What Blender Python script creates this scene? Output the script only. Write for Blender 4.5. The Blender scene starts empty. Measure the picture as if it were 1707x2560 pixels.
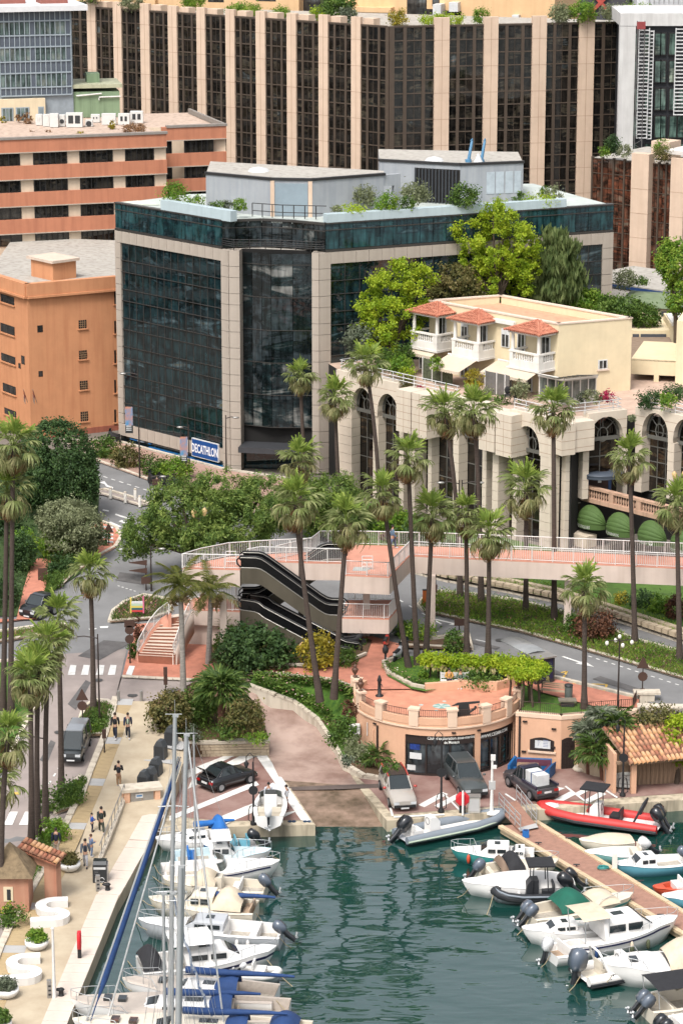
import bpy,bmesh,math,random
import numpy as np
from mathutils import Vector,Matrix
S=bpy.context.scene
COL=S.collection
RND=random.Random(11)
# camera, sky, sun, exposure
PITCH=math.radians(14.6);FPX=7000.0;CU,CV=853.5,1280.0;CAMZ=65.0
cam=bpy.data.objects.new('camera',bpy.data.cameras.new('camera'));COL.objects.link(cam)
cam.location=(0,0,CAMZ);cam.rotation_euler=(math.pi/2-PITCH,0,0)
cam.data.sensor_fit='VERTICAL';cam.data.sensor_height=36.0;cam.data.lens=FPX/2560*36.0
cam.data.clip_start=1.0;cam.data.clip_end=3000.0
S.camera=cam
world=bpy.data.worlds.new('World');S.world=world;world.use_nodes=True
wn=world.node_tree;bgn=wn.nodes['Background']
sky=wn.nodes.new('ShaderNodeTexSky');sky.sky_type='NISHITA';sky.sun_disc=False
SUN_EL,SUN_AZ=math.radians(56),math.radians(205)
sky.sun_elevation=SUN_EL;sky.sun_rotation=SUN_AZ
sky.air_density=1.0;sky.dust_density=4.0;sky.ozone_density=1.0
hs=wn.nodes.new('ShaderNodeHueSaturation');hs.inputs['Saturation'].default_value=0.30
wn.links.new(sky.outputs[0],hs.inputs['Color'])
wn.links.new(hs.outputs[0],bgn.inputs['Color']);bgn.inputs['Strength'].default_value=0.125
sun=bpy.data.objects.new('sun',bpy.data.lights.new('sun','SUN'));COL.objects.link(sun)
sun.data.energy=1.35;sun.data.angle=math.radians(17);sun.data.color=(1.0,0.965,0.93)
sd=Vector((math.sin(SUN_AZ)*math.cos(SUN_EL),math.cos(SUN_AZ)*math.cos(SUN_EL),math.sin(SUN_EL)))
sun.rotation_euler=sd.to_track_quat('Z','Y').to_euler();sun.location=(0,0,200)
S.view_settings.view_transform='Standard';S.view_settings.look='None'
S.view_settings.gamma=1.0;S.view_settings.use_curve_mapping=False
S.view_settings.exposure=1.12
S.cycles.max_bounces=6;S.cycles.diffuse_bounces=2;S.cycles.glossy_bounces=3
S.cycles.transparent_max_bounces=6;S.cycles.caustics_reflective=False;S.cycles.caustics_refractive=False
# where a picture point lies in the place
cs,sn=math.cos(PITCH),math.sin(PITCH)
CAM=Vector((0,0,CAMZ));WZ=.65
def ray(u,v):
 a=(u-CU)/FPX;b=(v-CV)/FPX
 return Vector((a,cs-b*sn,-sn-b*cs))
def P(u,v,z=0.0):
 d=ray(u,v);t=(z-CAMZ)/d.z
 return Vector((d.x*t,d.y*t,z))
def PD(u,v,Y):
 d=ray(u,v);t=Y/d.y
 return Vector((d.x*t,Y,CAMZ+d.z*t))
def sstep(t):t=max(0.0,min(1.0,t));return t*t*(3-2*t)
def hl(Y):
 q=((163,1.4),(182,3.5),(191,4.2),(215,5.0))
 if Y<=163:return 1.4
 for(a,za),(b,zb)in zip(q,q[1:]):
  if Y<b:return za+(zb-za)*(Y-a)/(b-a)
 return 5.0
def H(x,Y):
 t=sstep((x+9)/10.0)
 return hl(Y)*(1-t)+5.0*t
def G(u,v,dz=0.0):
 z=4.0
 for i in range(14):
  p=P(u,v,z+dz);z=0.5*z+0.5*H(p.x,p.y)
 p=P(u,v,H(p.x,p.y)+dz)
 return p
def pxm(p):return FPX/(p.y*cs+(CAMZ-p.z)*sn)
# mesh building
ORG={}
class MB:
 def __init__(s):s.v=[];s.f=[];s.m=[];s.s=[]
 def add(s,vs,fs,m=0,sm=False):
  o=len(s.v);s.v.extend(tuple(x)for x in vs)
  for f in fs:s.f.append([i+o for i in f]);s.m.append(m);s.s.append(sm)
  return s
 def hexa(s,p,m=0):
  return s.add(p,[(3,2,1,0),(4,5,6,7),(0,1,5,4),(1,2,6,5),(2,3,7,6),(3,0,4,7)],m)
 def box(s,x0,x1,y0,y1,z0,z1,m=0,T=None):
  p=[(x0,y0,z0),(x1,y0,z0),(x1,y1,z0),(x0,y1,z0),(x0,y0,z1),(x1,y0,z1),(x1,y1,z1),(x0,y1,z1)]
  if T is not None:p=[T@Vector(q)for q in p]
  return s.hexa(p,m)
 def prism(s,poly,z0,z1,m=0,mtop=None):
  n=len(poly);a=sum(poly[i][0]*poly[(i+1)%n][1]-poly[(i+1)%n][0]*poly[i][1]for i in range(n))
  if a<0:poly=list(reversed(poly))
  vs=[(q[0],q[1],z0)for q in poly]+[(q[0],q[1],z1)for q in poly]
  s.add(vs,[(i,(i+1)%n,n+(i+1)%n,n+i)for i in range(n)],m)
  s.add(vs[n:],[tuple(range(n))],m if mtop is None else mtop)
  return s.add(vs[:n],[tuple(reversed(range(n)))],m)
 def tube(s,pts,r,n=6,m=0,cap=True,sm=True):
  pts=[Vector(q)for q in pts];k=len(pts)
  if not isinstance(r,(list,tuple)):r=[r]*k
  vs=[];ref=None
  for i,p in enumerate(pts):
   d=(pts[min(i+1,k-1)]-pts[max(i-1,0)])
   if d.length<1e-9:d=Vector((0,0,1))
   d.normalize()
   if ref is None:ref=Vector((1,0,0))if abs(d.x)<.8 else Vector((0,1,0))
   a=ref-d*ref.dot(d)
   if a.length<1e-5:a=d.orthogonal()
   a.normalize();ref=a;b=d.cross(a)
   for j in range(n):
    t=2*math.pi*j/n;vs.append(p+(a*math.cos(t)+b*math.sin(t))*r[i])
  fs=[(i*n+j,i*n+(j+1)%n,(i+1)*n+(j+1)%n,(i+1)*n+j)for i in range(k-1)for j in range(n)]
  s.add(vs,fs,m,sm)
  if cap:
   s.add(vs[:n],[tuple(reversed(range(n)))],m);s.add(vs[-n:],[tuple(range(n))],m)
  return s
 def lathe(s,prof,n=12,c=(0,0,0),m=0,sm=True,sx=1,sy=1):
  vs=[];c=Vector(c)
  for(r,z)in prof:
   for j in range(n):
    t=2*math.pi*j/n;vs.append((c.x+r*math.cos(t)*sx,c.y+r*math.sin(t)*sy,c.z+z))
  k=len(prof)
  fs=[(i*n+j,i*n+(j+1)%n,(i+1)*n+(j+1)%n,(i+1)*n+j)for i in range(k-1)for j in range(n)]
  s.add(vs,fs,m,sm)
  if prof[0][0]>1e-4:s.add(vs[:n],[tuple(reversed(range(n)))],m)
  if prof[-1][0]>1e-4:s.add(vs[-n:],[tuple(range(n))],m)
  return s
 def ell(s,c,r,nu=10,nv=6,m=0):
  if not isinstance(r,(list,tuple)):r=(r,r,r)
  prof=[(max(1e-5,math.sin(math.pi*i/nv)),-math.cos(math.pi*i/nv))for i in range(nv+1)]
  vs=[(c[0]+r[0]*q*math.cos(2*math.pi*j/nu),c[1]+r[1]*q*math.sin(2*math.pi*j/nu),c[2]+r[2]*z)for q,z in prof for j in range(nu)]
  fs=[(i*nu+j,i*nu+(j+1)%nu,(i+1)*nu+(j+1)%nu,(i+1)*nu+j)for i in range(nv)for j in range(nu)]
  return s.add(vs,fs,m,True)
 def loft(s,rings,m=0,closed=True,cap=True,sm=True):
  n=len(rings[0]);k=len(rings);vs=[q for r in rings for q in r]
  e=n if closed else n-1
  fs=[(i*n+j,i*n+(j+1)%n,(i+1)*n+(j+1)%n,(i+1)*n+j)for i in range(k-1)for j in range(e)]
  s.add(vs,fs,m,sm)
  if cap and closed:
   s.add(rings[0],[tuple(reversed(range(n)))],m);s.add(rings[-1],[tuple(range(n))],m)
  return s
 def quad(s,a,b,c,d,m=0):return s.add([a,b,c,d],[(0,1,2,3)],m)
 def strip(s,pts,w,z0,z1,m=0):
  k=len(pts);L=[];Rr=[]
  for i,p in enumerate(pts):
   d=Vector(pts[min(i+1,k-1)])-Vector(pts[max(i-1,0)]);d.z=0;d.normalize()
   nrm=Vector((d.y,-d.x,0))*(w/2);p=Vector(p);L.append(p-nrm);Rr.append(p+nrm)
  up=Vector((0,0,1))
  rings=[[a+up*z0,b+up*z0,b+up*z1,a+up*z1]for a,b in zip(L,Rr)]
  return s.loft(rings,m,True,True,False)
 def mesh(s,name,mats):
  me=bpy.data.meshes.new(name);me.from_pydata(s.v,[],s.f)
  for q in(mats if isinstance(mats,(list,tuple))else[mats]):me.materials.append(q)
  if s.f:
   me.polygons.foreach_set('material_index',s.m);me.polygons.foreach_set('use_smooth',s.s)
  return me
 def build(s,name,mats,parent=None,loc=None):
  off=None
  if parent is not None and parent.name in ORG:off=ORG[parent.name]
  elif loc is not None:off=Vector(loc)
  if off is not None:s.v=[(a-off.x,b-off.y,c-off.z)for a,b,c in s.v]
  o=bpy.data.objects.new(name,s.mesh(name,mats));COL.objects.link(o)
  if parent is not None:
   o.parent=parent
   if off is not None:ORG[o.name]=off
  elif off is not None:o.location=off;ORG[o.name]=off
  return o
def inst(name,me,parent=None,mat=None,loc=None,rot=None,scale=None):
 o=bpy.data.objects.new(name,me);COL.objects.link(o)
 if parent is not None:o.parent=parent
 if mat is not None:o.matrix_local=mat
 if loc is not None:o.location=loc
 if rot is not None:o.rotation_euler=rot
 if scale is not None:o.scale=scale
 return o
def tag(o,label,cat,group=None):
 o['label']=label;o['category']=cat
 if group:o['group']=group
 return o
def thing(name,label,cat,loc,group=None,world=True,rz=0.0):
 o=bpy.data.objects.new(name,None);COL.objects.link(o);o.empty_display_size=.3
 o.location=loc;o.rotation_euler=(0,0,rz)
 if world:ORG[o.name]=Vector(loc)
 return tag(o,label,cat,group)
def struct(o):o['kind']='structure';return o
def stuff(o):o['kind']='stuff';return o
KIDS={}
def kids(o):return[c for c in o.children]
def copy_tree(o,loc,rz,label,parent=None):
 def rec(q,par):
  c=q.copy();COL.objects.link(c)
  if par is not None:c.parent=par
  for ch in list(q.children):rec(ch,c)
  return c
 c=rec(o,parent);c.location=loc;c.rotation_euler=(0,0,rz)
 if label:c['label']=label
 return c
class Face:
 def __init__(s,A,B):
  s.o=Vector((A[0],A[1],0));d=Vector((B[0]-A[0],B[1]-A[1],0));s.L=d.length
  s.d=d.normalized();s.n=Vector((s.d.y,-s.d.x,0))
 def px(s,u,v,off=0.0):
  r=ray(u,v);t=(s.o+s.n*off-CAM).dot(s.n)/r.dot(s.n);p=CAM+r*t
  return((p-s.o).dot(s.d),p.z)
 def pt(s,a,z,o=0.0):return s.o+s.d*a+s.n*o+Vector((0,0,z))
 def box(s,mb,s0,s1,z0,z1,o0,o1,m=0):
  q=[s.pt(s0,z0,o1),s.pt(s1,z0,o1),s.pt(s1,z0,o0),s.pt(s0,z0,o0)]
  up=Vector((0,0,z1-z0))
  return mb.hexa(q+[a+up for a in q],m)
 def extr(s,mb,poly,o0,o1,m=0):
  n=len(poly);F=[s.pt(a,z,o1)for a,z in poly];B=[s.pt(a,z,o0)for a,z in poly]
  mb.add(F,[tuple(range(n))],m);mb.add(B,[tuple(reversed(range(n)))],m)
  mb.add(F+B,[(i,n+i,n+(i+1)%n,(i+1)%n)for i in range(n)],m)
  return mb
 def mat(s,a,z,o,org):
  M3=Matrix((s.d,-s.n,Vector((0,0,1)))).transposed().to_4x4()
  M3.translation=s.pt(a,z,o)-org
  return M3
_pc={}
def boxmesh(name,w,d,h,m):
 k=(name,round(w,2),round(d,2),round(h,2),m.name)
 if k not in _pc:
  _pc[k]=MB().box(0,w,0,d,0,h).mesh(name,m)
 return _pc[k]
def piece(name,F,s0,s1,z0,z1,o0,o1,m,parent):
 """one box on a facade, its own object, sharing mesh data with pieces of its size"""
 me=boxmesh(name,s1-s0,o1-o0,z1-z0,m)
 o=inst(name,me,parent,F.mat(s0,z0,o1,ORG.get(parent.name,Vector())))
 if parent.name in ORG:ORG[o.name]=F.pt(s0,z0,o1)
 return o
def text_obj(txt,size,m,parent,Mx,name='lettering',ext=.01,align='LEFT',sx=1.0,bold=0.0,shear=0.0):
 c=bpy.data.curves.new('t','FONT');c.body=txt;c.size=size;c.extrude=ext;c.align_x=align;c.offset=bold;c.shear=shear
 c.resolution_u=3
 t=bpy.data.objects.new('t',c);me=bpy.data.meshes.new_from_object(t)
 bpy.data.objects.remove(t);bpy.data.curves.remove(c)
 me.transform(Matrix.Diagonal((sx,1,1,1)));me.name=name;me.materials.clear();me.materials.append(m)
 return inst(name,me,parent,Mx)
def face_text(F,txt,s,z,off,size,m,parent,**k):
 Mx=Matrix((F.d,Vector((0,0,1)),F.n)).transposed().to_4x4()
 Mx.translation=F.pt(s,z,off)-ORG.get(parent.name,Vector())
 return text_obj(txt,size,m,parent,Mx,**k)
# materials
AK=0.62
def lin(c):c/=255.0;return c/12.92 if c<=.04045 else((c+.055)/1.055)**2.4
def C(r,g,b,k=AK):
 q=[lin(r),lin(g),lin(b)];y=.3*q[0]+.59*q[1]+.11*q[2]
 return tuple(min(1,(a*.93+y*.07)*k)for a in q)+(1.0,)
def mul(c,k):return(min(1,c[0]*k),min(1,c[1]*k),min(1,c[2]*k),1.0)
_mats={}
def M(name,col,rough=.75,var=.12,scale=1.5,bump=0.0,bscale=20.0,met=0.0,spec=.4,col2=None,stretch=(1,1,1),coat=0.0,detail=4.0):
 if name in _mats:return _mats[name]
 m=bpy.data.materials.new(name);m.use_nodes=True;nt=m.node_tree;N=nt.nodes;Lk=nt.links
 b=N['Principled BSDF'];b.inputs['Roughness'].default_value=rough;b.inputs['Metallic'].default_value=met
 b.inputs['Specular IOR Level'].default_value=spec;b.inputs['Coat Weight'].default_value=coat
 tc=N.new('ShaderNodeTexCoord');mp=N.new('ShaderNodeMapping');mp.inputs['Scale'].default_value=stretch
 Lk.new(tc.outputs['Object'],mp.inputs['Vector'])
 if var>0 or col2:
  no=N.new('ShaderNodeTexNoise');no.inputs['Scale'].default_value=scale;no.inputs['Detail'].default_value=detail
  no.inputs['Roughness'].default_value=.65
  Lk.new(mp.outputs[0],no.inputs['Vector'])
  cr=N.new('ShaderNodeValToRGB');cr.color_ramp.elements[0].position=.33;cr.color_ramp.elements[1].position=.67
  cr.color_ramp.elements[0].color=mul(col,1-var)if not col2 else col2
  cr.color_ramp.elements[1].color=mul(col,1+var)if not col2 else col
  Lk.new(no.outputs['Fac'],cr.inputs['Fac']);Lk.new(cr.outputs[0],b.inputs['Base Color'])
 else:b.inputs['Base Color'].default_value=col
 if bump>0:
  n2=N.new('ShaderNodeTexNoise');n2.inputs['Scale'].default_value=bscale;n2.inputs['Detail'].default_value=3
  bp=N.new('ShaderNodeBump');bp.inputs['Strength'].default_value=bump;bp.inputs['Distance'].default_value=.05
  Lk.new(mp.outputs[0],n2.inputs['Vector']);Lk.new(n2.outputs['Fac'],bp.inputs['Height']);Lk.new(bp.outputs[0],b.inputs['Normal'])
 _mats[name]=m
 return m
def wear(name,col,dirt,amount=.5,rough=.8,vs=.35,bump=.1,pos=(.45,.75)):
 """painted render: vertical rain streaks and blotches of dirt over a base colour"""
 if name in _mats:return _mats[name]
 m=M(name,col,rough,.06,.6,bump,14)
 nt=m.node_tree;N=nt.nodes;Lk=nt.links;b=N['Principled BSDF']
 src=b.inputs['Base Color'].links[0].from_socket
 tc=N.new('ShaderNodeTexCoord');mp=N.new('ShaderNodeMapping');mp.inputs['Scale'].default_value=(1.6,1.6,vs*.35)
 no=N.new('ShaderNodeTexNoise');no.inputs['Scale'].default_value=1.3;no.inputs['Detail'].default_value=6
 cr=N.new('ShaderNodeValToRGB');cr.color_ramp.elements[0].position=pos[0];cr.color_ramp.elements[1].position=pos[1]
 mx=N.new('ShaderNodeMix');mx.data_type='RGBA'
 Lk.new(tc.outputs['Object'],mp.inputs['Vector']);Lk.new(mp.outputs[0],no.inputs['Vector']);Lk.new(no.outputs['Fac'],cr.inputs['Fac'])
 mt=N.new('ShaderNodeMath');mt.operation='MULTIPLY';mt.inputs[1].default_value=amount
 Lk.new(cr.outputs[0],mt.inputs[0]);Lk.new(mt.outputs[0],mx.inputs['Factor'])
 Lk.new(src,mx.inputs['A']);mx.inputs['B'].default_value=dirt;Lk.new(mx.outputs['Result'],b.inputs['Base Color'])
 return m
def glass(name,stops,rough=.06,bump=.12,spec=.5,bscale=.9,pane=.35):
 """dark window glass: each pane has its own tone (blinds, curtains, dark rooms), painted reflection bands in its colour and a slightly wavy surface"""
 if name in _mats:return _mats[name]
 m=bpy.data.materials.new(name);m.use_nodes=True;nt=m.node_tree;N=nt.nodes;Lk=nt.links
 b=N['Principled BSDF'];b.inputs['Roughness'].default_value=rough;b.inputs['Specular IOR Level'].default_value=spec;b.inputs['IOR'].default_value=1.56
 oi=N.new('ShaderNodeObjectInfo');ge=N.new('ShaderNodeNewGeometry')
 ad=N.new('ShaderNodeMath');ad.operation='ADD';fr0=N.new('ShaderNodeMath');fr0.operation='FRACT';fr=N.new('ShaderNodeMath');fr.operation='MULTIPLY_ADD';fr.inputs[1].default_value=pane
 Lk.new(oi.outputs['Random'],ad.inputs[0]);Lk.new(ge.outputs['Random Per Island'],ad.inputs[1]);Lk.new(ad.outputs[0],fr0.inputs[0]);Lk.new(fr0.outputs[0],fr.inputs[0])
 nb=N.new('ShaderNodeTexNoise');nb.inputs['Scale'].default_value=.5;nb.inputs['Detail'].default_value=5;nb.inputs['Roughness'].default_value=.6;nb.inputs['Distortion'].default_value=.8
 mpb=N.new('ShaderNodeMapping');mpb.inputs['Scale'].default_value=(.4,.4,1.5)  # stretched noise paints level bands, like mirrored balconies, into the glass colour
 Lk.new(ge.outputs['Position'],mpb.inputs['Vector']);Lk.new(mpb.outputs[0],nb.inputs['Vector'])
 mrb=N.new('ShaderNodeMapRange');mrb.inputs[1].default_value=.3;mrb.inputs[2].default_value=.7;mrb.inputs[3].default_value=0;mrb.inputs[4].default_value=1-pane
 Lk.new(nb.outputs['Fac'],mrb.inputs[0]);Lk.new(mrb.outputs[0],fr.inputs[2])
 cr=N.new('ShaderNodeValToRGB');cr.color_ramp.interpolation='LINEAR'
 els=cr.color_ramp.elements
 for i,(p,c)in enumerate(stops):
  e=els[i]if i<2 else els.new(p)
  e.position=p;e.color=c
 Lk.new(fr.outputs[0],cr.inputs['Fac'])
 tc=N.new('ShaderNodeTexCoord')
 n3=N.new('ShaderNodeTexNoise');n3.inputs['Scale'].default_value=1.1;n3.inputs['Detail'].default_value=3
 mp3=N.new('ShaderNodeMapping');mp3.inputs['Scale'].default_value=(2.5,2.5,.5)
 Lk.new(ge.outputs['Position'],mp3.inputs['Vector']);Lk.new(mp3.outputs[0],n3.inputs['Vector'])
 mr=N.new('ShaderNodeMapRange');mr.inputs[1].default_value=.35;mr.inputs[2].default_value=.7;mr.inputs[3].default_value=.35;mr.inputs[4].default_value=1.5
 Lk.new(n3.outputs['Fac'],mr.inputs[0])
 mx=N.new('ShaderNodeMix');mx.data_type='RGBA';mx.blend_type='MULTIPLY';mx.inputs['Factor'].default_value=1
 Lk.new(cr.outputs[0],mx.inputs['A']);Lk.new(mr.outputs[0],mx.inputs['B']);Lk.new(mx.outputs['Result'],b.inputs['Base Color'])
 no=N.new('ShaderNodeTexNoise');no.inputs['Scale'].default_value=bscale;no.inputs['Detail'].default_value=2
 bp=N.new('ShaderNodeBump');bp.inputs['Strength'].default_value=bump;bp.inputs['Distance'].default_value=.15
 Lk.new(ge.outputs['Position'],no.inputs['Vector']);Lk.new(no.outputs['Fac'],bp.inputs['Height']);Lk.new(bp.outputs[0],b.inputs['Normal'])
 _mats[name]=m
 return m
def leafm(name,cols,trans=.35,rough=.55):
 """leaves: every leaf its own tone out of three, with broad light and dark clumps"""
 if name in _mats:return _mats[name]
 m=bpy.data.materials.new(name);m.use_nodes=True;nt=m.node_tree;N=nt.nodes;Lk=nt.links
 b=N['Principled BSDF'];b.inputs['Roughness'].default_value=rough;b.inputs['Specular IOR Level'].default_value=.25
 ge=N.new('ShaderNodeNewGeometry');tc=N.new('ShaderNodeTexCoord')
 no=N.new('ShaderNodeTexNoise');no.inputs['Scale'].default_value=.8;no.inputs['Detail'].default_value=2
 Lk.new(tc.outputs['Object'],no.inputs['Vector'])
 ad=N.new('ShaderNodeMath');ad.operation='MULTIPLY_ADD';ad.inputs[1].default_value=.55
 sb=N.new('ShaderNodeMath');sb.operation='MULTIPLY_ADD';sb.inputs[1].default_value=1.3;sb.inputs[2].default_value=-.42
 Lk.new(no.outputs['Fac'],sb.inputs[0])
 Lk.new(ge.outputs['Random Per Island'],ad.inputs[0]);Lk.new(sb.outputs[0],ad.inputs[2])
 cr=N.new('ShaderNodeValToRGB');els=cr.color_ramp.elements
 els[0].position=.1;els[0].color=cols[0];els[1].position=.9;els[1].color=cols[-1]
 if len(cols)>2:e=els.new(.5);e.color=cols[1]
 Lk.new(ad.outputs[0],cr.inputs['Fac']);Lk.new(cr.outputs[0],b.inputs['Base Color'])
 tr=N.new('ShaderNodeBsdfTranslucent');ms=N.new('ShaderNodeMixShader');ms.inputs[0].default_value=trans
 Lk.new(cr.outputs[0],tr.inputs['Color'])
 Lk.new(b.outputs[0],ms.inputs[1]);Lk.new(tr.outputs[0],ms.inputs[2]);Lk.new(ms.outputs[0],N['Material Output'].inputs[0])
 _mats[name]=m
 return m
def foliage(name,m,parent,blobs,n,size,seed=0,clump=.5,shell=.55,asp=1.8,nclump=None,droop=0.0,loc=None):
 """many small leaves gathered in clumps through the given ellipsoids (world or parent space)"""
 r=np.random.default_rng(seed);B=np.array(blobs,float)
 w=(B[:,3]*B[:,4]+B[:,4]*B[:,5]+B[:,3]*B[:,5]);w/=w.sum()
 K=nclump or max(12,n//28)
 bi=r.choice(len(B),K,p=w)
 d=r.normal(size=(K,3));d/=np.linalg.norm(d,axis=1)[:,None]
 rad=shell+(1-shell)*r.random(K)**.5
 rad*=r.uniform(.86,1.12,K)if shell<.8 else r.uniform(.96,1.03,K)
 cc=B[bi,:3]+d*rad[:,None]*B[bi,3:6]
 ci=r.integers(0,K,n)
 cs_=clump*r.uniform(.6,1.3,K)
 off=r.normal(size=(n,3))*cs_[ci][:,None]*.55
 if droop:off[:,2]=-abs(off[:,2])*droop
 p=cc[ci]+off
 nr=d[ci]*.7+r.normal(size=(n,3))*.7+np.array([0,0,.35]);nr/=np.linalg.norm(nr,axis=1)[:,None]
 t=np.cross(nr,r.normal(size=(n,3)));t/=np.linalg.norm(t,axis=1)[:,None]+1e-9
 if droop:t=t*.35+np.array([0,0,-1.0]);t/=np.linalg.norm(t,axis=1)[:,None]
 b=np.cross(nr,t);b/=np.linalg.norm(b,axis=1)[:,None]+1e-9
 sz=size*r.uniform(.6,1.3,n)[:,None]
 t=t*sz*asp*.5;b=b*sz*.5
 V=np.stack([p-t,p+b-t*.15,p+t,p-b-t*.15],1).reshape(-1,3)
 off0=None
 if parent is not None and parent.name in ORG:off0=ORG[parent.name]
 elif loc is not None:off0=Vector(loc)
 if off0 is not None:V=V-np.array(off0)
 me=bpy.data.meshes.new(name);me.vertices.add(4*n);me.vertices.foreach_set('co',V.ravel())
 me.loops.add(4*n);me.loops.foreach_set('vertex_index',np.arange(4*n,dtype=np.int32))
 me.polygons.add(n);me.polygons.foreach_set('loop_start',np.arange(0,4*n,4,dtype=np.int32))
 try:me.polygons.foreach_set('loop_total',np.full(n,4,dtype=np.int32))
 except Exception:pass
 me.update(calc_edges=True);me.materials.append(m)
 o=bpy.data.objects.new(name,me);COL.objects.link(o)
 if parent is not None:
  o.parent=parent
  if off0 is not None:ORG[o.name]=off0
 elif off0 is not None:o.location=off0
 return o
def drape(name,m,poly,dz=0.0,zf=H,step=2.5,depth=0.0,parent=None):
 """a ground sheet over the terrain; poly in picture points (or world Vectors)"""
 pts=[]
 for q in poly:
  if isinstance(q,Vector):pts.append(q)
  elif zf is H:pts.append(G(q[0],q[1],dz))
  else:pts.append(P(q[0],q[1],zf(0,0)+dz))
 bm=bmesh.new();f=bm.faces.new([bm.verts.new(p)for p in pts]);bm.normal_update()
 if f.normal.z<0:f.normal_flip()
 bmesh.ops.triangulate(bm,faces=bm.faces[:])
 if zf is H:
  for it in range(7):
   es=[e for e in bm.edges if e.calc_length()>step]
   if not es:break
   bmesh.ops.subdivide_edges(bm,edges=es,cuts=1);bmesh.ops.triangulate(bm,faces=bm.faces[:])
  for v in bm.verts:v.co.z=H(v.co.x,v.co.y)+dz
 if depth>0:
  g=bmesh.ops.extrude_face_region(bm,geom=bm.faces[:])
  for e in g['geom']:
   if isinstance(e,bmesh.types.BMVert):e.co.z-=depth
  bmesh.ops.recalc_face_normals(bm,faces=bm.faces[:])
 me=bpy.data.meshes.new(name);bm.to_mesh(me);bm.free();me.materials.append(m)
 o=bpy.data.objects.new(name,me);COL.objects.link(o)
 if parent is not None:o.parent=parent
 return o
# ground, roads, water
asph=M('asphalt',C(148,147,146,.55),.85,.13,.35,.15,30)
asph_near=M('worn_pinkish_asphalt',C(183,168,160,.55),.85,.13,.5,.15,25)
red_pave=M('terracotta_paving',C(218,140,112,.62),.8,.16,1.2,.2,14)
stone_pale=wear('pale_kerb_stone',C(236,222,200,.62),C(170,150,125,.5),.5)
prom_m=M('sandy_paving',C(220,202,172,.62),.85,.10,.5,.1,20,col2=C(200,180,150,.6))
strip_m=M('brown_slab',C(205,178,132,.6),.85,.16,.8,.2,18)
plate_m=M('grey_plate',C(205,203,200,.6),.6,.05,2)
lot_m=M('brown_red_paving',C(150,108,98,.6),.8,.2,.45,.15,16,col2=C(182,150,138,.6))
drive_m=M('pinkish_driveway',C(205,176,160,.6),.85,.2,.35,.15,18,col2=C(150,118,104,.6))
white_line=wear('white_road_paint',C(240,238,232,.72),C(180,176,170,.5),.4)
yellow_line=M('yellow_road_paint',C(235,190,80,.62),.8,.15,3)
grass_m=M('mown_grass',C(108,150,30,.5),.9,.25,2.2,.6,30,col2=C(62,112,22,.5))
soil_m=M('bed_soil',C(120,92,66,.5),.95,.25,1.5,.3,12)
quay_m=wear('quay_stone',C(225,208,178,.6),C(110,100,78,.45),.75,.85,.6)
stonewall_m=wear('rough_wall_stone',C(222,200,168,.6),C(150,125,98,.5),.5)
water=bpy.data.materials.new('harbour_water');water.use_nodes=True
_n=water.node_tree;_b=_n.nodes['Principled BSDF']
_b.inputs['Base Color'].default_value=(.006,.035,.029,1);_b.inputs['Roughness'].default_value=.03
_b.inputs['IOR'].default_value=2.1;_b.inputs['Specular IOR Level'].default_value=.5
def _wav(scale,det,sy,dist):
 tc=_n.nodes.new('ShaderNodeTexCoord');mp=_n.nodes.new('ShaderNodeMapping');mp.inputs['Scale'].default_value=(sy,1,1)
 mp.inputs['Rotation'].default_value=(0,0,math.radians(4))
 no=_n.nodes.new('ShaderNodeTexNoise');no.inputs['Scale'].default_value=scale;no.inputs['Detail'].default_value=det;no.inputs['Distortion'].default_value=dist
 _n.links.new(tc.outputs['Object'],mp.inputs[0]);_n.links.new(mp.outputs[0],no.inputs['Vector'])
 return no.outputs['Fac']
_a=_n.nodes.new('ShaderNodeMath');_a.operation='MULTIPLY_ADD';_a.inputs[1].default_value=.42
_n.links.new(_wav(1.0,2,.38,.4),_a.inputs[0]);_n.links.new(_wav(.42,1,.5,.5),_a.inputs[2])
_bp=_n.nodes.new('ShaderNodeBump');_bp.inputs['Strength'].default_value=.6;_bp.inputs['Distance'].default_value=.15
_n.links.new(_a.outputs[0],_bp.inputs['Height']);_n.links.new(_bp.outputs[0],_b.inputs['Normal'])
mb=MB();mb.quad((-260,-60,WZ),(260,-60,WZ),(260,188,WZ),(-260,188,WZ));struct(mb.build('water',water))
prom_l=[(-60,2530),(0,2375),(26,2318),(112,2170),(166,2061),(218,1950),(264,1837),(287,1753)]
prom_r=[(60,2800),(169,2560),(293,2253),(373,2111),(402,2056),(440,1960),(466,1884),(455,1845),(400,1830),(379,1753)]
W=Vector
path_low=[(620,1690),(700,1691),(750,1697),(830,1705),(880,1722)]
base=[W((-260,60,1.4)),G(-60,2700)]+[G(*q)for q in prom_l[1:]]+[G(379,1753),G(470,1712),G(590,1718)]+[G(*q)for q in path_low]+[P(1030,1722,5),P(1150,1712,5),P(1290,1700,5),P(1420,1752,5),P(1597,1760,5),W((40,176,5)),W((260,170,5)),W((260,1300,5)),W((-260,1300,5))]
land_m=M('city_ground',C(150,140,128,.5),.9,.15,.1)
struct(drape('ground',land_m,base,-.12,H,12,6))
road_poly=[G(-60,2600)]+[G(*q)for q in prom_l[1:]]+[G(q[0],q[1])for q in[(300,1700),(330,1640),(620,1640),(900,1640),(1240,1650),(1356,1690),(1597,1748),(1800,1812),(1800,1500),(1500,1400),(1200,1330),(800,1250),(430,1120),(230,1120),(-100,1200),(-100,1900)]]
struct(drape('road',asph,road_poly,0.0,H,4))
struct(drape('road',asph_near,[(-60,2590)]+prom_l[1:]+[(300,1700),(318,1622),(260,1628),(168,1634),(130,1640),(90,1760),(-60,2080)],.02,H,3))
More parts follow.
